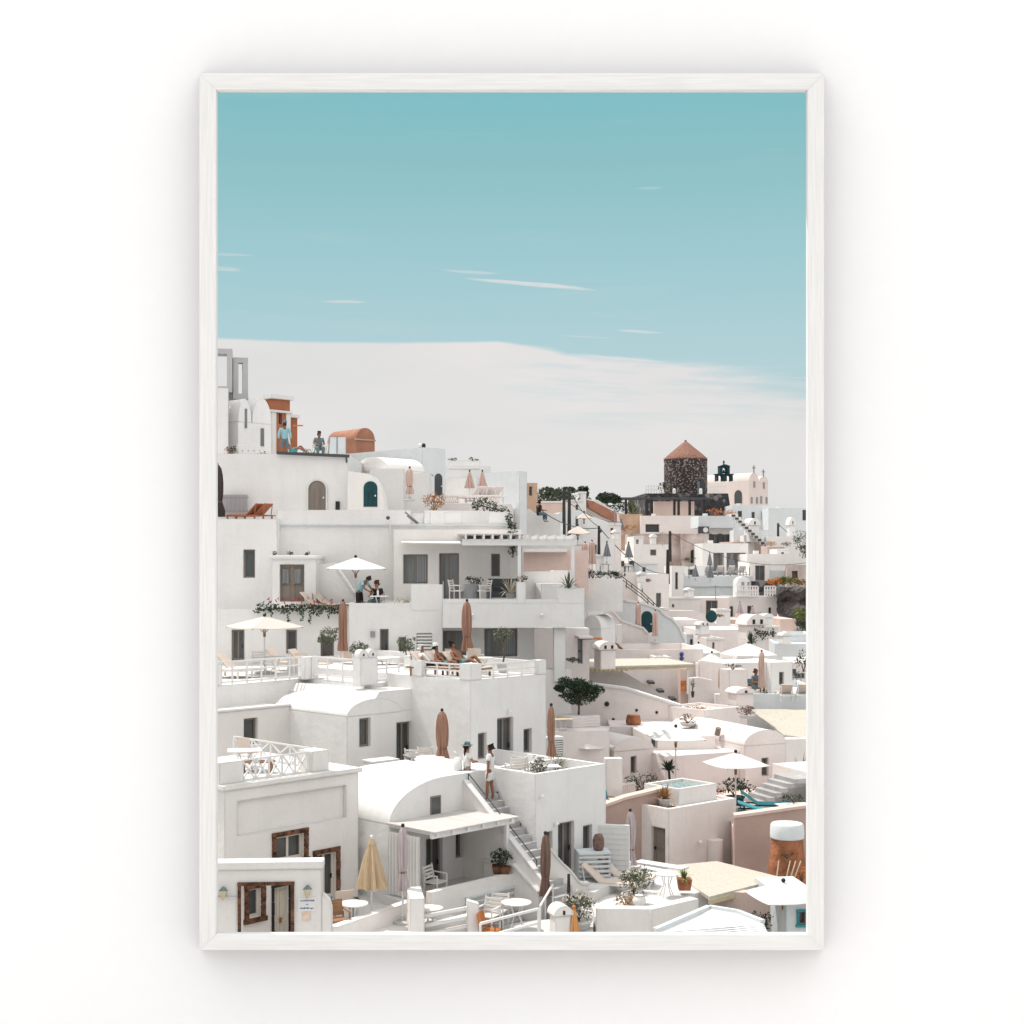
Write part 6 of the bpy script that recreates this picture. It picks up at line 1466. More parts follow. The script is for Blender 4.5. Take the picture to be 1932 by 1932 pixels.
VB2 = B('smooth white vaulted roof below the curved garden wall', 1105, 76, -30, mat='white'); zv = zz(1186, 76); VB2.blk(1100, 1134, 1186, 1260, 1.8, zt=zv); VB2.vault(VB2.last[0], VB2.last[1], zv, .75, 1.8, off=-.012)
for px, pt, pb, Y, lab in ((1204, 1138, 1180, 88, 'folded pale pink parasol left of the teal arched door'), (1236, 1152, 1200, 86, 'folded pale pink parasol right of the teal arched door'), (1130, 1124, 1156, 86, 'folded pale pink parasol in front of the curved white house')): closed_parasol(px, pt, pb, Y, zz(pb+12, Y), 'c_rose', lab, 10)
M1 = B('low pink white house below the pergola, seen between its posts', 985, 74, 0, mat='salmon'); M1.blk(975, 1110, 1038, 1110, 4); M1.pxprism([(975, 1035), (1070, 1035), (1070, 1042), (975, 1042)], .8, off=-.6, mat='white', name='roof_edge')
M2 = B('white stepped walls right of the covered balcony', 990, 66, 10, 'garden_wall', 'wall', mat='warm'); M2.pxprism([(985, 1079), (1040, 1078), (1045, 1076), (1080, 1076), (1080, 1180), (985, 1180)], .4); M2.box(.5, 2.0, -1.5, -.01, -1.9, zz(1100, 66), 'white', 'side_wall')
M3 = B('white house with curved parapet behind the climbing plant', 965, 84, 0, mat='white'); M3.pxprism([(958, 955), (968, 951), (975, 960), (1000, 960), (1010, 968), (1030, 968), (1057, 970), (1057, 1070), (958, 1070)], 4)
M4 = B('small orange brown house on the skyline behind the plain white block', 992, 105, 10, mat='tan'); M4.blk(992, 1014, 911, 960, 4, fh=[(998, 918, 1004, 935, 'g')])
M5 = B('white house with flat roof behind the utility poles', 1058, 96, 6, mat='cool'); M5.blk(1056, 1100, 966, 1050, 5, fh=[(1086, 975, 1091, 997, 'w')])
M6 = B('white house with a long sloping orange side wall below the trees', 1112, 120, 20, mat='white'); M6.pxprism([(1098, 965), (1112, 945), (1128, 943), (1165, 968), (1172, 990), (1172, 1030), (1098, 1030)], 4, mat='white'); M6.pxprism([(1108, 943), (1118, 945), (1164, 968), (1164, 985), (1142, 975), (1112, 958)], .6, off=-1, mat='clayband', name='side_wall')
M7 = B('white house below the open cream parasols', 1060, 86, 12, mat='white'); M7.blk(1056, 1160, 1016, 1090, 5, fh=[(1120, 1028, 1126, 1045, 'w')])
M8 = B('white house with a sloping orange band near the poles', 1100, 100, 20, mat='white'); M8.pxprism([(1095, 982), (1120, 975), (1148, 985), (1150, 1040), (1095, 1040)], 4)
for px, pt, pe, Y, wpx, lab in ((1090, 992, 1006, 84, 54, 'open cream parasol behind the pergola beams'), (1102, 967, 977, 95, 34, 'small open cream parasol above the other one')): open_parasol(px, pt, pe, Y, zz(pe+24, Y), wpx, 'c_cream', lab, 10)
for px, pt, pb, Y, mm, lab in ((1104, 1024, 1066, 80, 'c_rose', 'folded pink grey parasol, leftmost behind the balcony flowers'), (1117, 1021, 1064, 81, 'c_rose', 'folded pink grey parasol, second behind the balcony flowers'), (1145, 1023, 1050, 82, 'c_grey', 'folded dark grey parasol left of the dark grey pair'), (1186, 1024, 1052, 90, 'c_grey', 'folded dark grey parasol above the curved white house')): closed_parasol(px, pt, pb, Y, zz(pb+16, Y), mm, lab, 12)
person(at(1016, 83, zz(985, 83)), 120, 'dark haired person in black sitting on the white parapet far behind', sit(), 'skintan', 's_black', 's_denim', 'hair', leglen=1, group='people far behind', scale=1.0)
fl = B('white planter wall with orange flowers right of the balcony', 1085, 76, 0, 'planter', 'planter', mat='white'); fl.blk(1085, 1175, 1092, 1140, 1)
for px, lab in ((1095, 'orange flowers at the left of the white planter wall'), (1112, 'orange flowers in the middle of the white planter wall')): bush(at(px, 76.3, zz(1091, 76)), (.36, .3, .28), lab, 'leafdark', 120, .12, flower='f_orange')
for px, lab in ((1132, 'dark green shrub left on the white planter wall'), (1152, 'dark green shrub in the middle of the white planter wall'), (1168, 'dark green shrub right on the white planter wall')): bush(at(px, 76.3, zz(1091, 76)), (.4, .3, .24), lab, 'leafdark', 120, .12)
utility_pole(1064, 925, 1012, 92, 'dark utility pole, left of the two tall ones above the cream parasol'); utility_pole(1074, 919, 1014, 88, 'dark utility pole, right of the two tall ones above the cream parasol')
utility_pole(1130, 992, 1048, 84, 'short dark utility pole standing on the white chimney', .1); utility_pole(1264, 1002, 1060, 128, 'brown utility pole in front of the ruined pink wall', .17); utility_pole(1260, 1037, 1102, 112, 'dark leaning utility pole below the ruined wall', .17); utility_pole(1468, 987, 1036, 150, 'thin dark utility pole near the right edge', .16)
cable(P(1074, 925, 88), P(1130, 994, 84), 'overhead cable from the tall pole down to the short pole', .3, .025); cable(P(1130, 994, 84), P(1260, 1082, 112), 'overhead cable from the short pole to the leaning pole', .8, .03); cable(P(1064, 930, 92), P(1030, 940, 92), 'short overhead cable left of the tall poles', .2, .025); cable(P(1264, 1004, 128), P(1520, 1062, 128), 'long thin overhead cable across the far houses', 1.2, .025); cable(P(1468, 988, 150), P(1530, 1020, 150), 'overhead cable from the thin pole to the right edge', .5, .03)
# trees on the far skyline
for px, pt, w_, Y, lab, lf in ((1032, 917, 26, 150, 'green tree crown on the skyline right of the orange brown house', 'leaf'), (1052, 920, 22, 145, 'dull olive tree crown on the skyline behind the poles', 'leafolive'), (1075, 916, 26, 150, 'darker green tree crown on the skyline behind the poles', 'leafdark'), (1098, 915, 24, 152, 'green tree crown on the skyline left of the sloping roof', 'leaf'), (1142, 927, 30, 160, 'low dark green tree left of the black pergola', 'leafdark'), (1160, 930, 22, 165, 'small green tree beside the black pergola', 'leaf')):
    z0 = zz(958, Y); rr = px2m(w_, Y)/2*1.05; hh = (zz(pt+4, Y)-z0); potted_tree(at(px, Y, z0), hh, lab, (rr, rr, hh*.36), None, 0, 0, leaf=lf, n=700, size=.4, name='tree', cat='tree', group='trees on the skyline')
bush(at(1020, 118, zz(955, 118)), (1.6, .8, .8), 'dark mixed hedge on the skyline below the trees', 'leafdark', 240, .3, flower='f_cream'); bush(at(1060, 118, zz(955, 118)), (1.8, .8, .9), 'dark hedge on the skyline behind the tall poles', 'leafdark', 260, .3); bush(at(1090, 120, zz(952, 120)), (1.2, .8, .7), 'olive shrub on the skyline right of the poles', 'leafolive', 200, .3)
mat('churchpink', (.80, .70, .66), var=.03, scale=.4, bump=.3, weather=.15)
# windmill and church
YM = 190; k = px2m(1, YM)
wm = thing('windmill', 'old round stone windmill with a conical thatched roof', 'windmill', at(1293.5, YM, zz(932, YM)), 0)
mb = MB(); mb.lathe([(40.5*k, -1)]+[(40.5*k, 66*k*i/24) for i in range(1, 25)], 64, mod=lambda a, f: 1+.022*noise.noise(Vector((math.cos(a)*7, math.sin(a)*7, f*9)))); mb.build('tower', 'millstone', wm, smooth=True)
mb = MB(); rn = random.Random(2); n = 48
mb.lathe([(41.2*k, 64.5*k), (41*k, 66.5*k), (30*k, 76*k), (20*k, 84.5*k), (10*k, 93*k), (1.2*k, 100*k)], n, mod=lambda a, f: 1+(.035*noise.noise(Vector((math.cos(a)*9, math.sin(a)*9, f*8)))+.012*math.sin(29*a+1))); roof = mb.build('roof', 'thatch', wm, smooth=True)
mb = MB(); mb.lathe([(2*k, 99*k), (2.2*k, 100.5*k), (.5*k, 102*k)], 12); mb.build('cap', 'black', roof)
mb = MB(); mb.prism([(22*k, 0), (22*k, 18*k), (25*k, 25*k), (29*k, 25*k), (32*k, 18*k), (32*k, 0)], -36*k, -22*k); mb.build('doorway', 'darkgrey', wm)
mb = MB(); mb.box(17*k, 22*k, -37*k, -36.3*k, 0, 22*k); mb.build('door', 's_slate', wm)
base = B('dark stone terrace wall below the windmill', 1217, 181, 4, 'stone_terrace', 'wall', mat='darkstone')
base.pxprism([(1217, 931), (1374, 931), (1380, 972), (1217, 972)], 14)
railing([base.w(base.F(1219, 931)[0], .2, base.F(1219, 931)[1]), base.w(base.F(1250, 931)[0], .2, base.F(1250, 931)[1])], 1.0, 'white railing left of the windmill', rails=(1, .5), post=.14, n=6); railing([base.w(base.F(1338, 931)[0], .2, base.F(1338, 931)[1]), base.w(base.F(1370, 931)[0], .2, base.F(1370, 931)[1])], 1.0, 'white railing right of the windmill', rails=(1, .5), post=.14, n=8)
for px, lab in ((1272, 'white bollard left of the windmill door'), (1322, 'white bollard right of the windmill door')): solid('bollard', lab, 'bollard', 'white', at(px, 181.5, zz(932, 181)), lambda m: m.lathe([(.22, 0), (.22, .6), (.12, .75)], 10))
bush(at(1249, 182, zz(932, 182)), (.5, .5, .9), 'small dark shrub left of the windmill', 'leafdark', 120, .3)
pgb = thing('pergola', 'long black timber pergola in front of the windmill terrace', 'pergola', at(1135, 174, zz(972, 174)), 2)
k2 = px2m(1, 174); mb = MB(); mb.box(0, 200*k2, -.3, .3, 30*k2, 33.5*k2); mb.box(10*k2, 200*k2, 3, 3.4, 31*k2, 34*k2); mb.build('beam', 'darkgrey', pgb)
for x in (46, 86, 94, 138, 146, 167, 194): mb = MB(); mb.box((x-2)*k2, (x+2)*k2, -.25, .25, 0, 30*k2); mb.build('post', 'black', pgb)
spiky(at(1192, 178, zz(972, 178)), 2.4, 'pale spiky palm between the black pergola posts', 'leafpale', None, n=40, w=.3)
bush(at(1160, 178, zz(972, 178)), (2.6, 1, 1.1), 'dark hedge behind the black pergola', 'leafdark', 260, .4)
PG1 = B('salmon wall behind the black pergola posts', 1240, 178, 3, mat='salmon'); PG1.blk(1234, 1310, 946, 990, .6)
CH = B('pinkish cream church with two vaulted gables beside the windmill', 1413, 205, 40, 'church', 'church', mat='churchpink')
zc = zz(908, 205); c1 = CH.F(1432, 905)[0]; c2 = CH.F(1449, 905)[0]
CH.blk(None, None, None, None, 11, u0=0, u1=c2, zt=zc, zb=zz(975, 205))
CH.vault(0, c1-.05, zc, zz(892, 206)-zc, 11, off=-.02); CH.vault(c1+.05, c2, zc, zz(898, 207)-zc, 11, off=-.02)
for px, pt, pb in ((1423, 908, 920), (1441, 910, 922), (1418, 938, 950), (1428, 938, 950), (1436, 936, 950), (1446, 938, 950)):
    a, b = CH.F(px-1.6, pt), CH.F(px+1.6, pb); mb = MB(); mb.box(a[0], b[0], -.08, .05, b[1], a[1]); mb.build('window', 'grey', CH.root)
y_, z_ = CH.S(1393, 950); mb = MB(); mb.prism([(y_-.7, z_)]+[(y_+.7*math.cos(math.pi*(1-i/8)), z_+1.3+.7*math.sin(math.pi*(1-i/8))) for i in range(9)]+[(y_+.7, z_)], -.08, .05, 'x'); mb.build('door', 'darkgrey', CH.root)
for u_, dy in ((c1/2, 0), ((c1+c2)/2, -.5)):
    zt_ = zz(892, 206)+dy; mb = MB(); mb.box(u_-.07, u_+.07, -.05, .1, zt_-.1, zt_+1.1); mb.box(u_-.35, u_+.35, -.05, .1, zt_+.65, zt_+.79); mb.build('cross', 'grey', CH.root)
kb = px2m(1, 196); bt = thing('bell_tower', 'teal bell tower with three arches and a cross, beside the windmill', 'bell tower', at(1365.5, 196, zz(908, 196)), 4)
def arch_panel(mb, x0, x1, z0, z1, holes, y0, y1):
    xs = sorted({x0, x1, *[h[0] for h in holes], *[h[1] for h in holes]})
    for i in range(len(xs)-1):
        h = [q for q in holes if q[0] <= xs[i] and q[1] >= xs[i+1]]
        if not h: mb.box(xs[i], xs[i+1], y0, y1, z0, z1)
        else:
            a, b, zt_ = h[0]; r_ = (b-a)/2; c_ = (a+b)/2; n_ = 10; zs_ = zt_-r_
            pl_ = [(a, z1), (a, zs_)]+[(c_+r_*math.cos(math.pi*(1-t/n_)), zs_+r_*math.sin(math.pi*(1-t/n_))) for t in range(1, n_)]+[(b, zs_), (b, z1)]
            mb.prism(pl_, y0, y1)
mb = MB(); arch_panel(mb, -15.5*kb, 15.5*kb, 0, 12*kb, [(-12*kb, -4*kb, 11*kb), (4*kb, 12*kb, 11*kb)], -.7, .7)
mb.box(-17.5*kb, 17.5*kb, -.8, .8, 12*kb, 13.5*kb); arch_panel(mb, -9.5*kb, 9.5*kb, 13.5*kb, 28*kb, [(-4.2*kb, 4.2*kb, 26*kb)], -.7, .7)
mb.prism([(-11*kb, 28*kb), (11*kb, 28*kb), (4*kb, 30.5*kb), (0, 31.5*kb), (-4*kb, 30.5*kb)], -.8, .8); mb.build('belfry', 'teal', bt)
mb = MB(); mb.lathe([(2.8*kb, 15*kb), (2.4*kb, 17*kb), (1.5*kb, 20*kb), (.3*kb, 22*kb)], 12); mb.build('bell', 'black', bt)
mb = MB(); mb.box(-.09, .09, -.08, .08, 31*kb, 39*kb); mb.box(-2.2*kb, 2.2*kb, -.08, .08, 35.5*kb, 36.8*kb); mb.build('cross', 'darkgrey', bt)
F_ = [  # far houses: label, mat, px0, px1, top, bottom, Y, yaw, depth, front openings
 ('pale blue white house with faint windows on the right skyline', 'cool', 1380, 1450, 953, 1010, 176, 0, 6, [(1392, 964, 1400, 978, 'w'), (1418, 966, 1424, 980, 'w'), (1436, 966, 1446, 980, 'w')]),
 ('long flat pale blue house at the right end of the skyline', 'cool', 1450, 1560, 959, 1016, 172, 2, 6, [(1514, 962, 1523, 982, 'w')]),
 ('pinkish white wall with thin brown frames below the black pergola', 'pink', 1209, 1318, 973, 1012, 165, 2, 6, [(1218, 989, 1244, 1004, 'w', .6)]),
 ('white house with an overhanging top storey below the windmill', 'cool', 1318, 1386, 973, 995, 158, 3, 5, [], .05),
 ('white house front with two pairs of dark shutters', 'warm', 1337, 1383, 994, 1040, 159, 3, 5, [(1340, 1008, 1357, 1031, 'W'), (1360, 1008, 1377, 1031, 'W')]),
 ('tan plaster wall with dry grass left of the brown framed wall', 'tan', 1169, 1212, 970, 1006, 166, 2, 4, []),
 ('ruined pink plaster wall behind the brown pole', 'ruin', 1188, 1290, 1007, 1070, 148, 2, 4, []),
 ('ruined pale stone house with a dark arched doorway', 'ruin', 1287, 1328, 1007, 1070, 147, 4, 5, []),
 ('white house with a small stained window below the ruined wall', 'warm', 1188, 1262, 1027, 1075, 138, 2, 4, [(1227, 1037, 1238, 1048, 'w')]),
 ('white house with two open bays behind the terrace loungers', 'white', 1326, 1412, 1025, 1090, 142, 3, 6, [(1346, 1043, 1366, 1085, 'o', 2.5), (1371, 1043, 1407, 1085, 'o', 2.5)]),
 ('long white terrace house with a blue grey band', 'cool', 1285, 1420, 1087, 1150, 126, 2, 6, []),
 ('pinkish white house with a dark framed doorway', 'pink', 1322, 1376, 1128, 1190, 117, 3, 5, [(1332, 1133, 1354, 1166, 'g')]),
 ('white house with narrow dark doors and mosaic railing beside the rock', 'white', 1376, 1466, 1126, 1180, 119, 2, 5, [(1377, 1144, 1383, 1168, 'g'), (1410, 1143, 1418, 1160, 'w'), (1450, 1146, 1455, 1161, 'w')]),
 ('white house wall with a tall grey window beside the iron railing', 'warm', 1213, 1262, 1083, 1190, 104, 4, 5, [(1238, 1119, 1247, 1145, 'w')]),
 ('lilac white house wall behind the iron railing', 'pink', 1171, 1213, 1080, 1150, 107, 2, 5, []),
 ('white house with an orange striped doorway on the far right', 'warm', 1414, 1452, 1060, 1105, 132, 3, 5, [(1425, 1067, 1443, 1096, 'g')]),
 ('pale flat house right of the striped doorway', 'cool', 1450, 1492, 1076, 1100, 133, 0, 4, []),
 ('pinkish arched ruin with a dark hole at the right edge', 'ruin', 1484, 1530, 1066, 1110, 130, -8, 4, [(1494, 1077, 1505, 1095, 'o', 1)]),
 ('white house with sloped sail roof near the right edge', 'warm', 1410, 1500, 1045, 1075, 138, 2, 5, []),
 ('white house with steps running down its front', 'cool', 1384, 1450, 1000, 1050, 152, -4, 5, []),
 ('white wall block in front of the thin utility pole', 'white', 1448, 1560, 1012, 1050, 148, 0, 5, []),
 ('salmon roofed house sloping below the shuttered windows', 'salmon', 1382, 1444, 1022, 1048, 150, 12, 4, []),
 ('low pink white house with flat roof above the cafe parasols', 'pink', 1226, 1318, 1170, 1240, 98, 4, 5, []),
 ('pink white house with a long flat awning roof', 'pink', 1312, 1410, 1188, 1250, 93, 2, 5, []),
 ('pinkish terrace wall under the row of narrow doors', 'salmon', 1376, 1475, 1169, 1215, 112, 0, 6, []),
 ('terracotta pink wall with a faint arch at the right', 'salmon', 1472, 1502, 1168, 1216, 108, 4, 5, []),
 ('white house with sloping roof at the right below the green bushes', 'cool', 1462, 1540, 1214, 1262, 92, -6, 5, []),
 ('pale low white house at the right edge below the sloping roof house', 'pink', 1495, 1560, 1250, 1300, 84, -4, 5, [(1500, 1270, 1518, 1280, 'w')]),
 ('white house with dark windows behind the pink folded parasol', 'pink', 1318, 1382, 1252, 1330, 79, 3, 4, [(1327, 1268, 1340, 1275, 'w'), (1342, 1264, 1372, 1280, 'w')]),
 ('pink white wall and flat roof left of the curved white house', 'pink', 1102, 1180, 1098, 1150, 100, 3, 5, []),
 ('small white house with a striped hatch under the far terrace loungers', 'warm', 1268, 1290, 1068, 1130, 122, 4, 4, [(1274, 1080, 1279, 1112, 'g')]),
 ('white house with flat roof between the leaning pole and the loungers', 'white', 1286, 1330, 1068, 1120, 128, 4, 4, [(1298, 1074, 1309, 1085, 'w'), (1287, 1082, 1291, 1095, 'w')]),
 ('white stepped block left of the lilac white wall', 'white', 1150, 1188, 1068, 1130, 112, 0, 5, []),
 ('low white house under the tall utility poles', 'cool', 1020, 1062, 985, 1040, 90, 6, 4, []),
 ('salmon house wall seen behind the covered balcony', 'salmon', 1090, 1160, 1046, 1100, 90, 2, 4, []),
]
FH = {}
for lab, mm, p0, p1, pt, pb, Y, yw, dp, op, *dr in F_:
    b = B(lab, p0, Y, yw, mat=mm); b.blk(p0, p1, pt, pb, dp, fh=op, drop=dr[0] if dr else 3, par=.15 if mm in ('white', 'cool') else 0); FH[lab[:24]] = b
    u0, u1, zt_, zb_ = b.last
    if dp > 4 and u1-u0 > 2.5: b.box(u0+(u1-u0)*.25, u0+(u1-u0)*.25+.5, dp*.5, dp*.5+.5, zt_-.15, zt_+.35, mm, 'chimney')
b = FH['ruined pale stone house ']; b.arch(1303, 1312, 1037, 1062, m='black', surround=False)
b = FH['long white terrace house']; b.box(b.F(1290, 1107)[0], b.F(1392, 1107)[0], -.12, 0, zz(1107, 126), zz(1105, 126), 'cool', 'ledge')
b = FH['white house front with t']
for p in (1338, 1355, 1358, 1375):
    a, c = b.F(p, 1007), b.F(p+4, 1032); mb = MB(); mb.box(a[0], c[0], -.15, -.004, c[1], a[1]); mb.build('shutter', 'darkgrey', b.root)
acu = thing('air_conditioner', 'dark air conditioning unit on the wall below the windmill', 'air conditioner', P(1327, 1000, 157.5), 3)
mb = MB(); mb.box(-.6, .6, -.3, .2, -.4, .4); mb.build('casing', 'darkgrey', acu); mb = MB(); mb.lathe([(.28, 0), (.3, .02)], 14); o = mb.build('fan', 'whitemetal', acu); o.rotation_euler = (R(90), 0, 0); o.location = (.2, -.31, 0)
rl = [(1172, 1100), (1254, 1168)]
railing([P(1172, 1110, 101), P(1212, 1140, 100), P(1254, 1180, 99)], .9, 'dark iron handrail running down beside the grey window', rails=(1, .75, .5), post=.06, n=4, m='darkgrey')
for px, pt, pb, mm, Y, lab in ((1339, 1043, 1078, 'c_grey', 139, 'folded grey parasol, left of the two behind the far loungers'), (1381, 1044, 1078, 'c_grey', 139, 'folded grey parasol, right of the two behind the far loungers'), (1312, 1068, 1088, 'c_grey', 124, 'small folded grey parasol left of the far loungers'), (1340, 1066, 1090, 'c_grey', 124, 'small folded grey parasol below the far loungers'), (1396, 1136, 1158, 'c_lav', 116, 'folded lilac parasol, left of the two before the narrow doors'), (1420, 1144, 1166, 'c_lav', 116, 'folded lilac parasol, right of the two before the narrow doors'), (1172, 980, 1000, 'c_grey', 160, 'small folded grey parasol beside the tan wall')): closed_parasol(px, pt, pb, Y, zz(pb+8, Y), mm, lab, 11)
slab('terrace', [(1286, 128), (1416, 128), (1416, 142), (1286, 142)], zz(1110, 128), zz(1086, 130), 'white terrace of the far loungers', 'pink')
for i, px in enumerate((1328, 1349, 1370, 1390)): lounger(at(px, 131, zz(1086, 130)), 190, 'white cushioned far lounger, ' + ['leftmost of four', 'second from left of four', 'third from left of four', 'rightmost of four'][i], 'slingwhite', 'grey', 50, 'far terrace loungers')
railing([at(1318, 129, zz(1086, 130)), at(1414, 129, zz(1086, 130))], .8, 'thin dark cable railing in front of the far loungers', rails=(.1,), post=.1, n=8, m='grey')
MB_ = [(1392, 1088, 'small white arched bell shrine on the far terrace', 122)]
for px, pt, lab, Y in MB_:
    t = B(lab, px, Y, 4, 'shrine', 'shrine', mat='white'); t.pxprism([(1390, 1132)]+[(1403+13*math.cos(math.pi*(1-i/10)), 1101-13*math.sin(math.pi*(1-i/10))) for i in range(11)]+[(1416, 1132)], 1.5)
    for p0, p1 in ((1399, 1404), (1410, 1414)): a, c = t.F(p0, 1098), t.F(p1, 1121); mb = MB(); mb.box(a[0], c[0], -.08, 0, c[1], a[1]); mb.build('window', 'grey', t.root)
mz = railing([P(1391, 1128, 118.6), P(1430, 1128, 118.6)], .0+1.0, 'mosaic patterned railing above the narrow dark doors, left part', 'cross', post=.12, n=8); mz2 = railing([P(1443, 1128, 118.6), P(1463, 1128, 118.6)], 1.0, 'mosaic patterned railing above the narrow dark doors, right part', 'cross', post=.12, n=4)
DS = B('dark stone garden wall right of the bell shrine', 1418, 124, 0, 'stone_wall', 'wall', mat='darkstone'); DS.blk(1418, 1468, 1097, 1122, 3, drop=1)
rk = thing('rock_face', 'rough dark rock outcrop at the right edge', 'rock', at(1500, 118, zz(1172, 118)), 0)
mb = MB(); k3 = px2m(1, 118); nx, nz = 26, 22
def rp_(i, j):
    x = (-36+92*i/nx)*k3; z = (-8+72*j/nz)*k3; top = (62-6*math.sin(i*.7)-(0 if i > 4 else (4-i)*3))*k3; z = min(z, top)
    d = noise.fractal(Vector((x*.6, z*.6, 3.1)), 1.0, 2.0, 4)*.9; return (x+d*.3, -d*1.3-.4-.9*(1-j/nz), z)
for i in range(nx):
    for j in range(nz): mb.q(rp_(i, j), rp_(i+1, j), rp_(i+1, j+1), rp_(i, j+1))
for i in range(nx): mb.q(rp_(i, nz), rp_(i+1, nz), (rp_(i+1, nz)[0], 5, rp_(i+1, nz)[2]), (rp_(i, nz)[0], 5, rp_(i, nz)[2]))
mb.build('cliff', 'rock', rk)
for px, py, r_, lf, lab in ((1470, 1103, 1.0, 'f_orange', 'rusty orange shrub left on top of the rock'), (1488, 1101, .9, 'leaflime', 'lime green shrub in the middle on top of the rock'), (1508, 1104, 1.0, 'grass_d', 'dry brown shrub right on top of the rock')): bush(P(px, py, 119), (r_, .7, .36), lab, lf, 220, .25)
for px, py, r_, lf, lab in ((1513, 1176, .75, 'leaflime', 'bright green bush below the rock, upper one'), (1517, 1200, .8, 'leaf', 'green bush below the rock, lower one'), (1512, 1035, 1.0, 'leafolive', 'loose olive shrub at the right edge below the skyline'), (1520, 1052, .8, 'leaf', 'dark green shrub at the right edge under the olive shrub')): bush(P(px, py, 108 if py > 1100 else 135), (r_, .8, r_), lab, lf, 220, .22)
for px, py, Y, w_, h_, lab in ((1418, 1208, 84, 1.2, 2.2, 'white domed chimney with two holes between the cafe parasols'), (1418, 978, 150, 1.2, 2.6, 'small white arched chimney on the far right skyline stairs'), (1492, 976, 150, .7, 3, 'tall slim white chimney on the far right'), (1397, 1308, 66, .9, .9, 'white twin topped chimney beside the square pillar')): chimney(at(px, Y, zz(py, Y)-(h_ if py < 1100 else .6)), w_, h_, lab, 'pink' if py > 1100 else 'white', vents=(-.22, .22) if 'two holes' in lab else (0,))
stp = thing('staircase', 'dark edged white steps climbing the far right hillside', 'stairs', P(1452, 1026, 149), 0)
mb = MB()
for i in range(12): mb.box(-.35*i-.4, -.35*i+.4, -.3-0*i, .5, -.4+.33*i-.35, -.4+.33*i)
mb.build('step', 'white', stp); mb = MB()
for i in range(12): mb.box(-.35*i-.3, -.35*i+.1, -.34, -.301, -.4+.33*i-.3, -.4+.33*i-.08)
mb.build('riser', 'darkgrey', stp)
bush(at(1440, 83, zz(1205, 83)), (.9, .5, .4), 'dark leafy plants between the chimney and the cafe parasols', 'leafdark', 160, .16); spiky(at(1418, 82.5, zz(1215, 82.5)), .9, 'spiky dark agave in front of the domed chimney', 'leafdark', None, n=22, w=.12)
sb = solid('mirror', 'oval teal boat shaped mirror on the pink white slope', 'mirror', 'teal', P(1342, 1163, 108), lambda m: m.ball((0, 0, 0), .45, 14, 8, (1, .25, 1.1)), smooth=True)
sl2 = B('pink white slanting wall below the dark framed doorway', 1280, 110, 2, 'stair_wall', 'wall', mat='pink'); sl2.pxprism([(1258, 1152), (1310, 1152), (1335, 1160), (1356, 1184), (1356, 1215), (1258, 1215)], 1)

X1 = B('white house with a dark door behind the balcony column', 1000, 66, 6, mat='pink'); X1.blk(996, 1112, 1186, 1290, 4, fh=[(1090, 1204, 1099, 1252, 'd')], fm='grey')
X1.box(X1.F(1085, 1200)[0], X1.F(1112, 1200)[0], -1.2, -.01, zz(1203, 66), zz(1199, 66), 'white', 'canopy')
X2 = B('blank white wall under the balcony column', 1026, 57.5, 10, 'garden_wall', 'wall', mat='warm'); X2.blk(1026, 1078, 1264, 1400, 1.2, drop=2)
X3 = B('white terrace wall behind the terracotta parasol and slatted planter', 1040, 54.2, 8, 'terrace_wall', 'wall', mat='pink'); X3.blk(1034, 1150, 1380, 1480, 1.0, drop=2)
slab('terrace', [(1030, 55.0), (1150, 55.2), (1150, 58), (1030, 58)], -9.5, zz(1381, 56.0), 'small white terrace under the slatted planter', 'floor')
X4 = B('pinkish white wall right of the cube house under the half hidden parasol', 1140, 52.5, 6, 'garden_wall', 'wall', mat='pink'); X4.blk(1143, 1175, 1432, 1500, .5, drop=2)

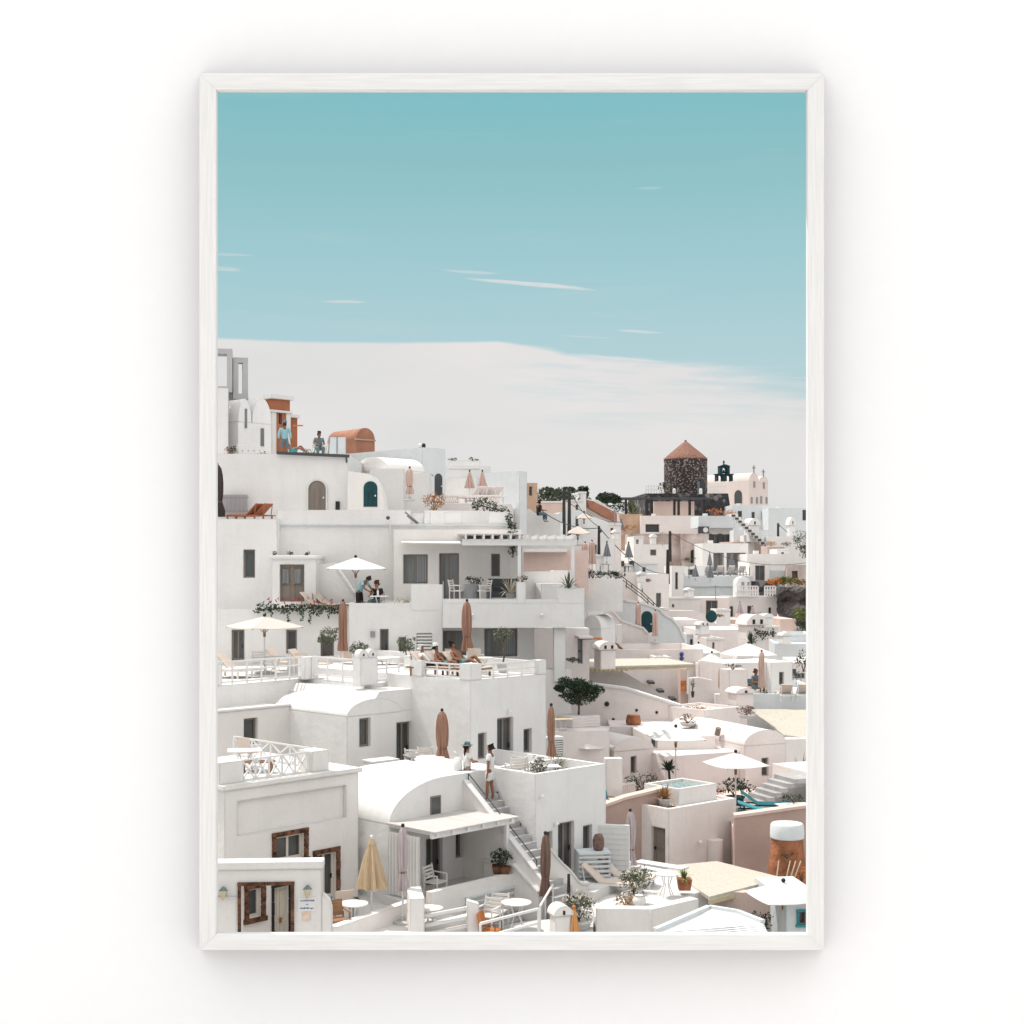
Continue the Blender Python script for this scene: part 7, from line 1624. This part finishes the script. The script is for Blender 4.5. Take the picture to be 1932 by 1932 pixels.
# skyline walls in front of the trees, and more of the crowded middle distance
S_ = [('low pinkish wall on the skyline in front of the trees, left of the poles', 'salmon', 1012, 1062, 946, 985, 112, 3, 3, []),
 ('low white house on the skyline in front of the trees, behind the tall poles', 'white', 1060, 1100, 944, 985, 114, 2, 3, [(1086, 952, 1091, 962, 'w')]),
 ('small white chimney house left of the sloping brown wall', 'white', 1092, 1106, 928, 970, 118, 10, 3, []),
 ('pinkish flat house behind the short utility pole', 'pink', 1128, 1172, 988, 1030, 108, 5, 4, [(1136, 998, 1141, 1010, 'w'), (1152, 996, 1157, 1008, 'w')]),
 ('white house with two small windows left of the dark grey parasol', 'white', 1112, 1142, 1018, 1060, 95, 4, 3, [(1118, 1026, 1123, 1038, 'w'), (1130, 1026, 1135, 1038, 'w')]),
 ('white wall pillar under the short utility pole', 'white', 1124, 1139, 1047, 1100, 82, 10, 1, []),
 ('tiny white block with a dark opening right of the dark grey parasol', 'warm', 1196, 1214, 1012, 1040, 132, 8, 3, [(1200, 1018, 1205, 1026, 'o', .5)]),
 ('white stepped house under the small stained window', 'cool', 1206, 1240, 1062, 1100, 118, 5, 4, [(1212, 1070, 1218, 1082, 'w')]),
 ('pink white house under the iron handrail with a small vent', 'pink', 1232, 1262, 1148, 1200, 98, 4, 3, [(1240, 1158, 1246, 1172, 'w')]),
 ('low white house with a terracotta stripe left of the dark framed doorway', 'warm', 1262, 1322, 1128, 1160, 113, 3, 4, [(1268, 1140, 1272, 1146, 'w')]),
 ('tiny white shed right of the oval mirror', 'white', 1352, 1378, 1150, 1190, 110, 3, 2.5, []),
 ('white parapet house below the oval mirror', 'cool', 1296, 1336, 1196, 1235, 94, 6, 4, [(1302, 1206, 1307, 1216, 'w')]),
 ('narrow white house between the twin vent chimney and the cafe parasols', 'pink', 1334, 1366, 1204, 1240, 90, 8, 3, [(1344, 1212, 1348, 1224, 'd')]),
 ('pale flat house behind the domed chimney', 'pink', 1400, 1470, 1182, 1230, 100, 4, 4, [(1440, 1190, 1446, 1202, 'w'), (1456, 1190, 1461, 1202, 'w')]),
 ('small cool white house at the edge above the leafy tree', 'cool', 1486, 1530, 1196, 1240, 96, -6, 4, []),
 ('white house with a small door under the right cafe parasol', 'warm', 1392, 1420, 1238, 1275, 80, 5, 3, [(1402, 1246, 1408, 1264, 'd')]),
 ('pale block left of the orange sign pillar', 'pink', 1236, 1266, 1240, 1264, 78, 3, 2, []),
 ('tiny white house with a dark window on the far right slope', 'white', 1404, 1424, 1010, 1036, 150, 6, 3, [(1411, 1017, 1416, 1024, 'w')]),
 ('small white house right of the far stairs', 'white', 1466, 1490, 1036, 1060, 140, 4, 3, [(1474, 1042, 1479, 1050, 'w')]),
 ('orange planted ledge house under the thin utility pole', 'salmon', 1448, 1480, 1030, 1050, 144, 3, 3, [])]
for lab, mm, p0, p1, pt, pb, Y, yw, dp, op in S_:
    b = B(lab, p0, Y, yw, mat=mm); b.blk(p0, p1, pt, pb, dp, fh=op, drop=2, par=.2 if mm != 'salmon' else 0); u0, u1, zt_, zb_ = b.last
    b.box(u0-.03, u1+.03, -.06, .12, zt_-.12, zt_+.03, 'white', 'coping')
for px, py, Y, w_, h_, lab in ((1325, 1196, 92, .7, .9, 'small white chimney with twin black vents left of the cafe parasols'), (1162, 1018, 106, .5, .8, 'tiny white chimney behind the dark grey parasols'), (1232, 1026, 136, .5, 1.0, 'small white chimney above the small stained window'), (1300, 1126, 112, .6, .8, 'small white chimney on the striped low house'), (1445, 1182, 99, .7, 1.0, 'small white chimney on the pale flat house behind the domed one'), (1480, 1214, 91, .6, .8, 'small white chimney on the sloping roof house at the right'), (1210, 1098, 100, .5, .8, 'tiny white chimney left of the tall grey window')): chimney(at(px, Y, zz(py, Y)-.05), w_, h_, lab, vents=(-.22, .22) if 'twin' in lab else ())
solid('pillar', 'slim white pillar in front of the curved garden wall', 'pillar', 'white', P(1168, 1214, 84), lambda m: m.box(-.16, .16, -.16, .16, 0, 1.15))
solid('shelf', 'thin orange ledge on the pink wall right of the dark door', 'ledge', 'f_orange', P(1116, 1205, 65.6), lambda m: m.box(-.5, .5, -.2, .1, -.04, .05))
for px, py, Y, r_, lf, fl_, lab in ((1190, 1000, 163, .9, 'dry', 'f_orange', 'dry orange grass along the foot of the tan wall'), (1178, 1002, 163, .6, 'dry', None, 'dry brown tuft at the left foot of the tan wall'), (1222, 1098, 103, .35, 'leafdark', 'f_red', 'small red flowering plant beside the lilac wall'), (1455, 1030, 143, .7, 'dry', 'f_orange', 'orange plants on the far ledge left of the thin pole'), (1484, 1030, 143, .6, 'leaf', 'f_orange', 'orange plants on the far ledge right of the thin pole'), (1358, 1164, 109, .35, 'leafdark', 'f_orange', 'small yellow flowers beside the dark framed doorway'), (1412, 1166, 115, .7, 'leafdark', None, 'row of dark pot plants before the narrow doors'), (1080, 1250, 63, .35, 'leafdark', None, 'dark broad leafed plant at the left end of the reed pergola'), (1350, 972, 157, 1.2, 'f_orange', None, 'strip of orange plants along the roof edge below the stone terrace'), (1378, 972, 157, .9, 'f_orange', None, 'right end of the orange plants below the stone terrace'), (1300, 1060, 144, .8, 'leafdark', None, 'dark weeds at the foot of the ruined stone house')):
    bush(P(px, py, Y), (r_, r_*.6, r_*.4), lab, lf, 120, .05+r_*.12, flower=fl_)
for px, py, Y, ry, lab in ((1178, 1080, 110, 40, 'dark cafe chair left of its twin above the iron handrail'), (1188, 1080, 110, -40, 'dark cafe chair right of its twin above the iron handrail'), (1140, 1086, 80, 90, 'pale cafe chair under the dark grey parasol'), (1500, 1292, 82, 20, 'dark chair at the right edge beside the small leafy tree')): chair(P(px, py, Y), ry, lab, 'darkgrey' if 'dark cafe' in lab or 'dark chair' in lab else 'slingwhite', 'grey')
round_table(P(1183, 1081, 110.5), .5, 'small dark cafe table above the iron handrail', 'darkgrey', .75)
cable(P(1060, 938, 92), P(1172, 985, 120), 'overhead cable running right from the tall poles to the tan wall', .5, .03); cable(P(1130, 996, 84), P(1020, 962, 84), 'overhead cable from the short pole back up to the left', .4, .025)

for px, py, Y, h_, lab in ((1250, 1028, 138, 1.4, 'thin roof aerial above the small stained window'), (1300, 1089, 126, 1.2, 'thin roof aerial at the left of the far terrace'), (1350, 1129, 117, 1.2, 'thin roof aerial above the dark framed doorway'), (1436, 1183, 99, 1.2, 'thin roof aerial on the pale flat house'), (1248, 1171, 97, 1.0, 'thin roof aerial above the cafe parasols'), (1160, 989, 107, 1.2, 'thin roof aerial on the pinkish flat house')):
    t = thing('aerial', lab, 'aerial', P(px, py+2, Y), 15, 'roof aerials'); w_ = .025 if Y < 100 else .05
    mb = MB(); mb.bar((0, 0, 0), (0, 0, h_), w_); mb.build('mast', 'grey', t); mb = MB(); mb.bar((-.3*h_, 0, h_*.92), (.3*h_, 0, h_*.92), w_)
    for x in (-.25, -.1, .05, .2): mb.bar((x*h_, -.18*h_, h_*.92), (x*h_, .18*h_, h_*.92), w_*.8)
    mb.build('antenna', 'grey', t)
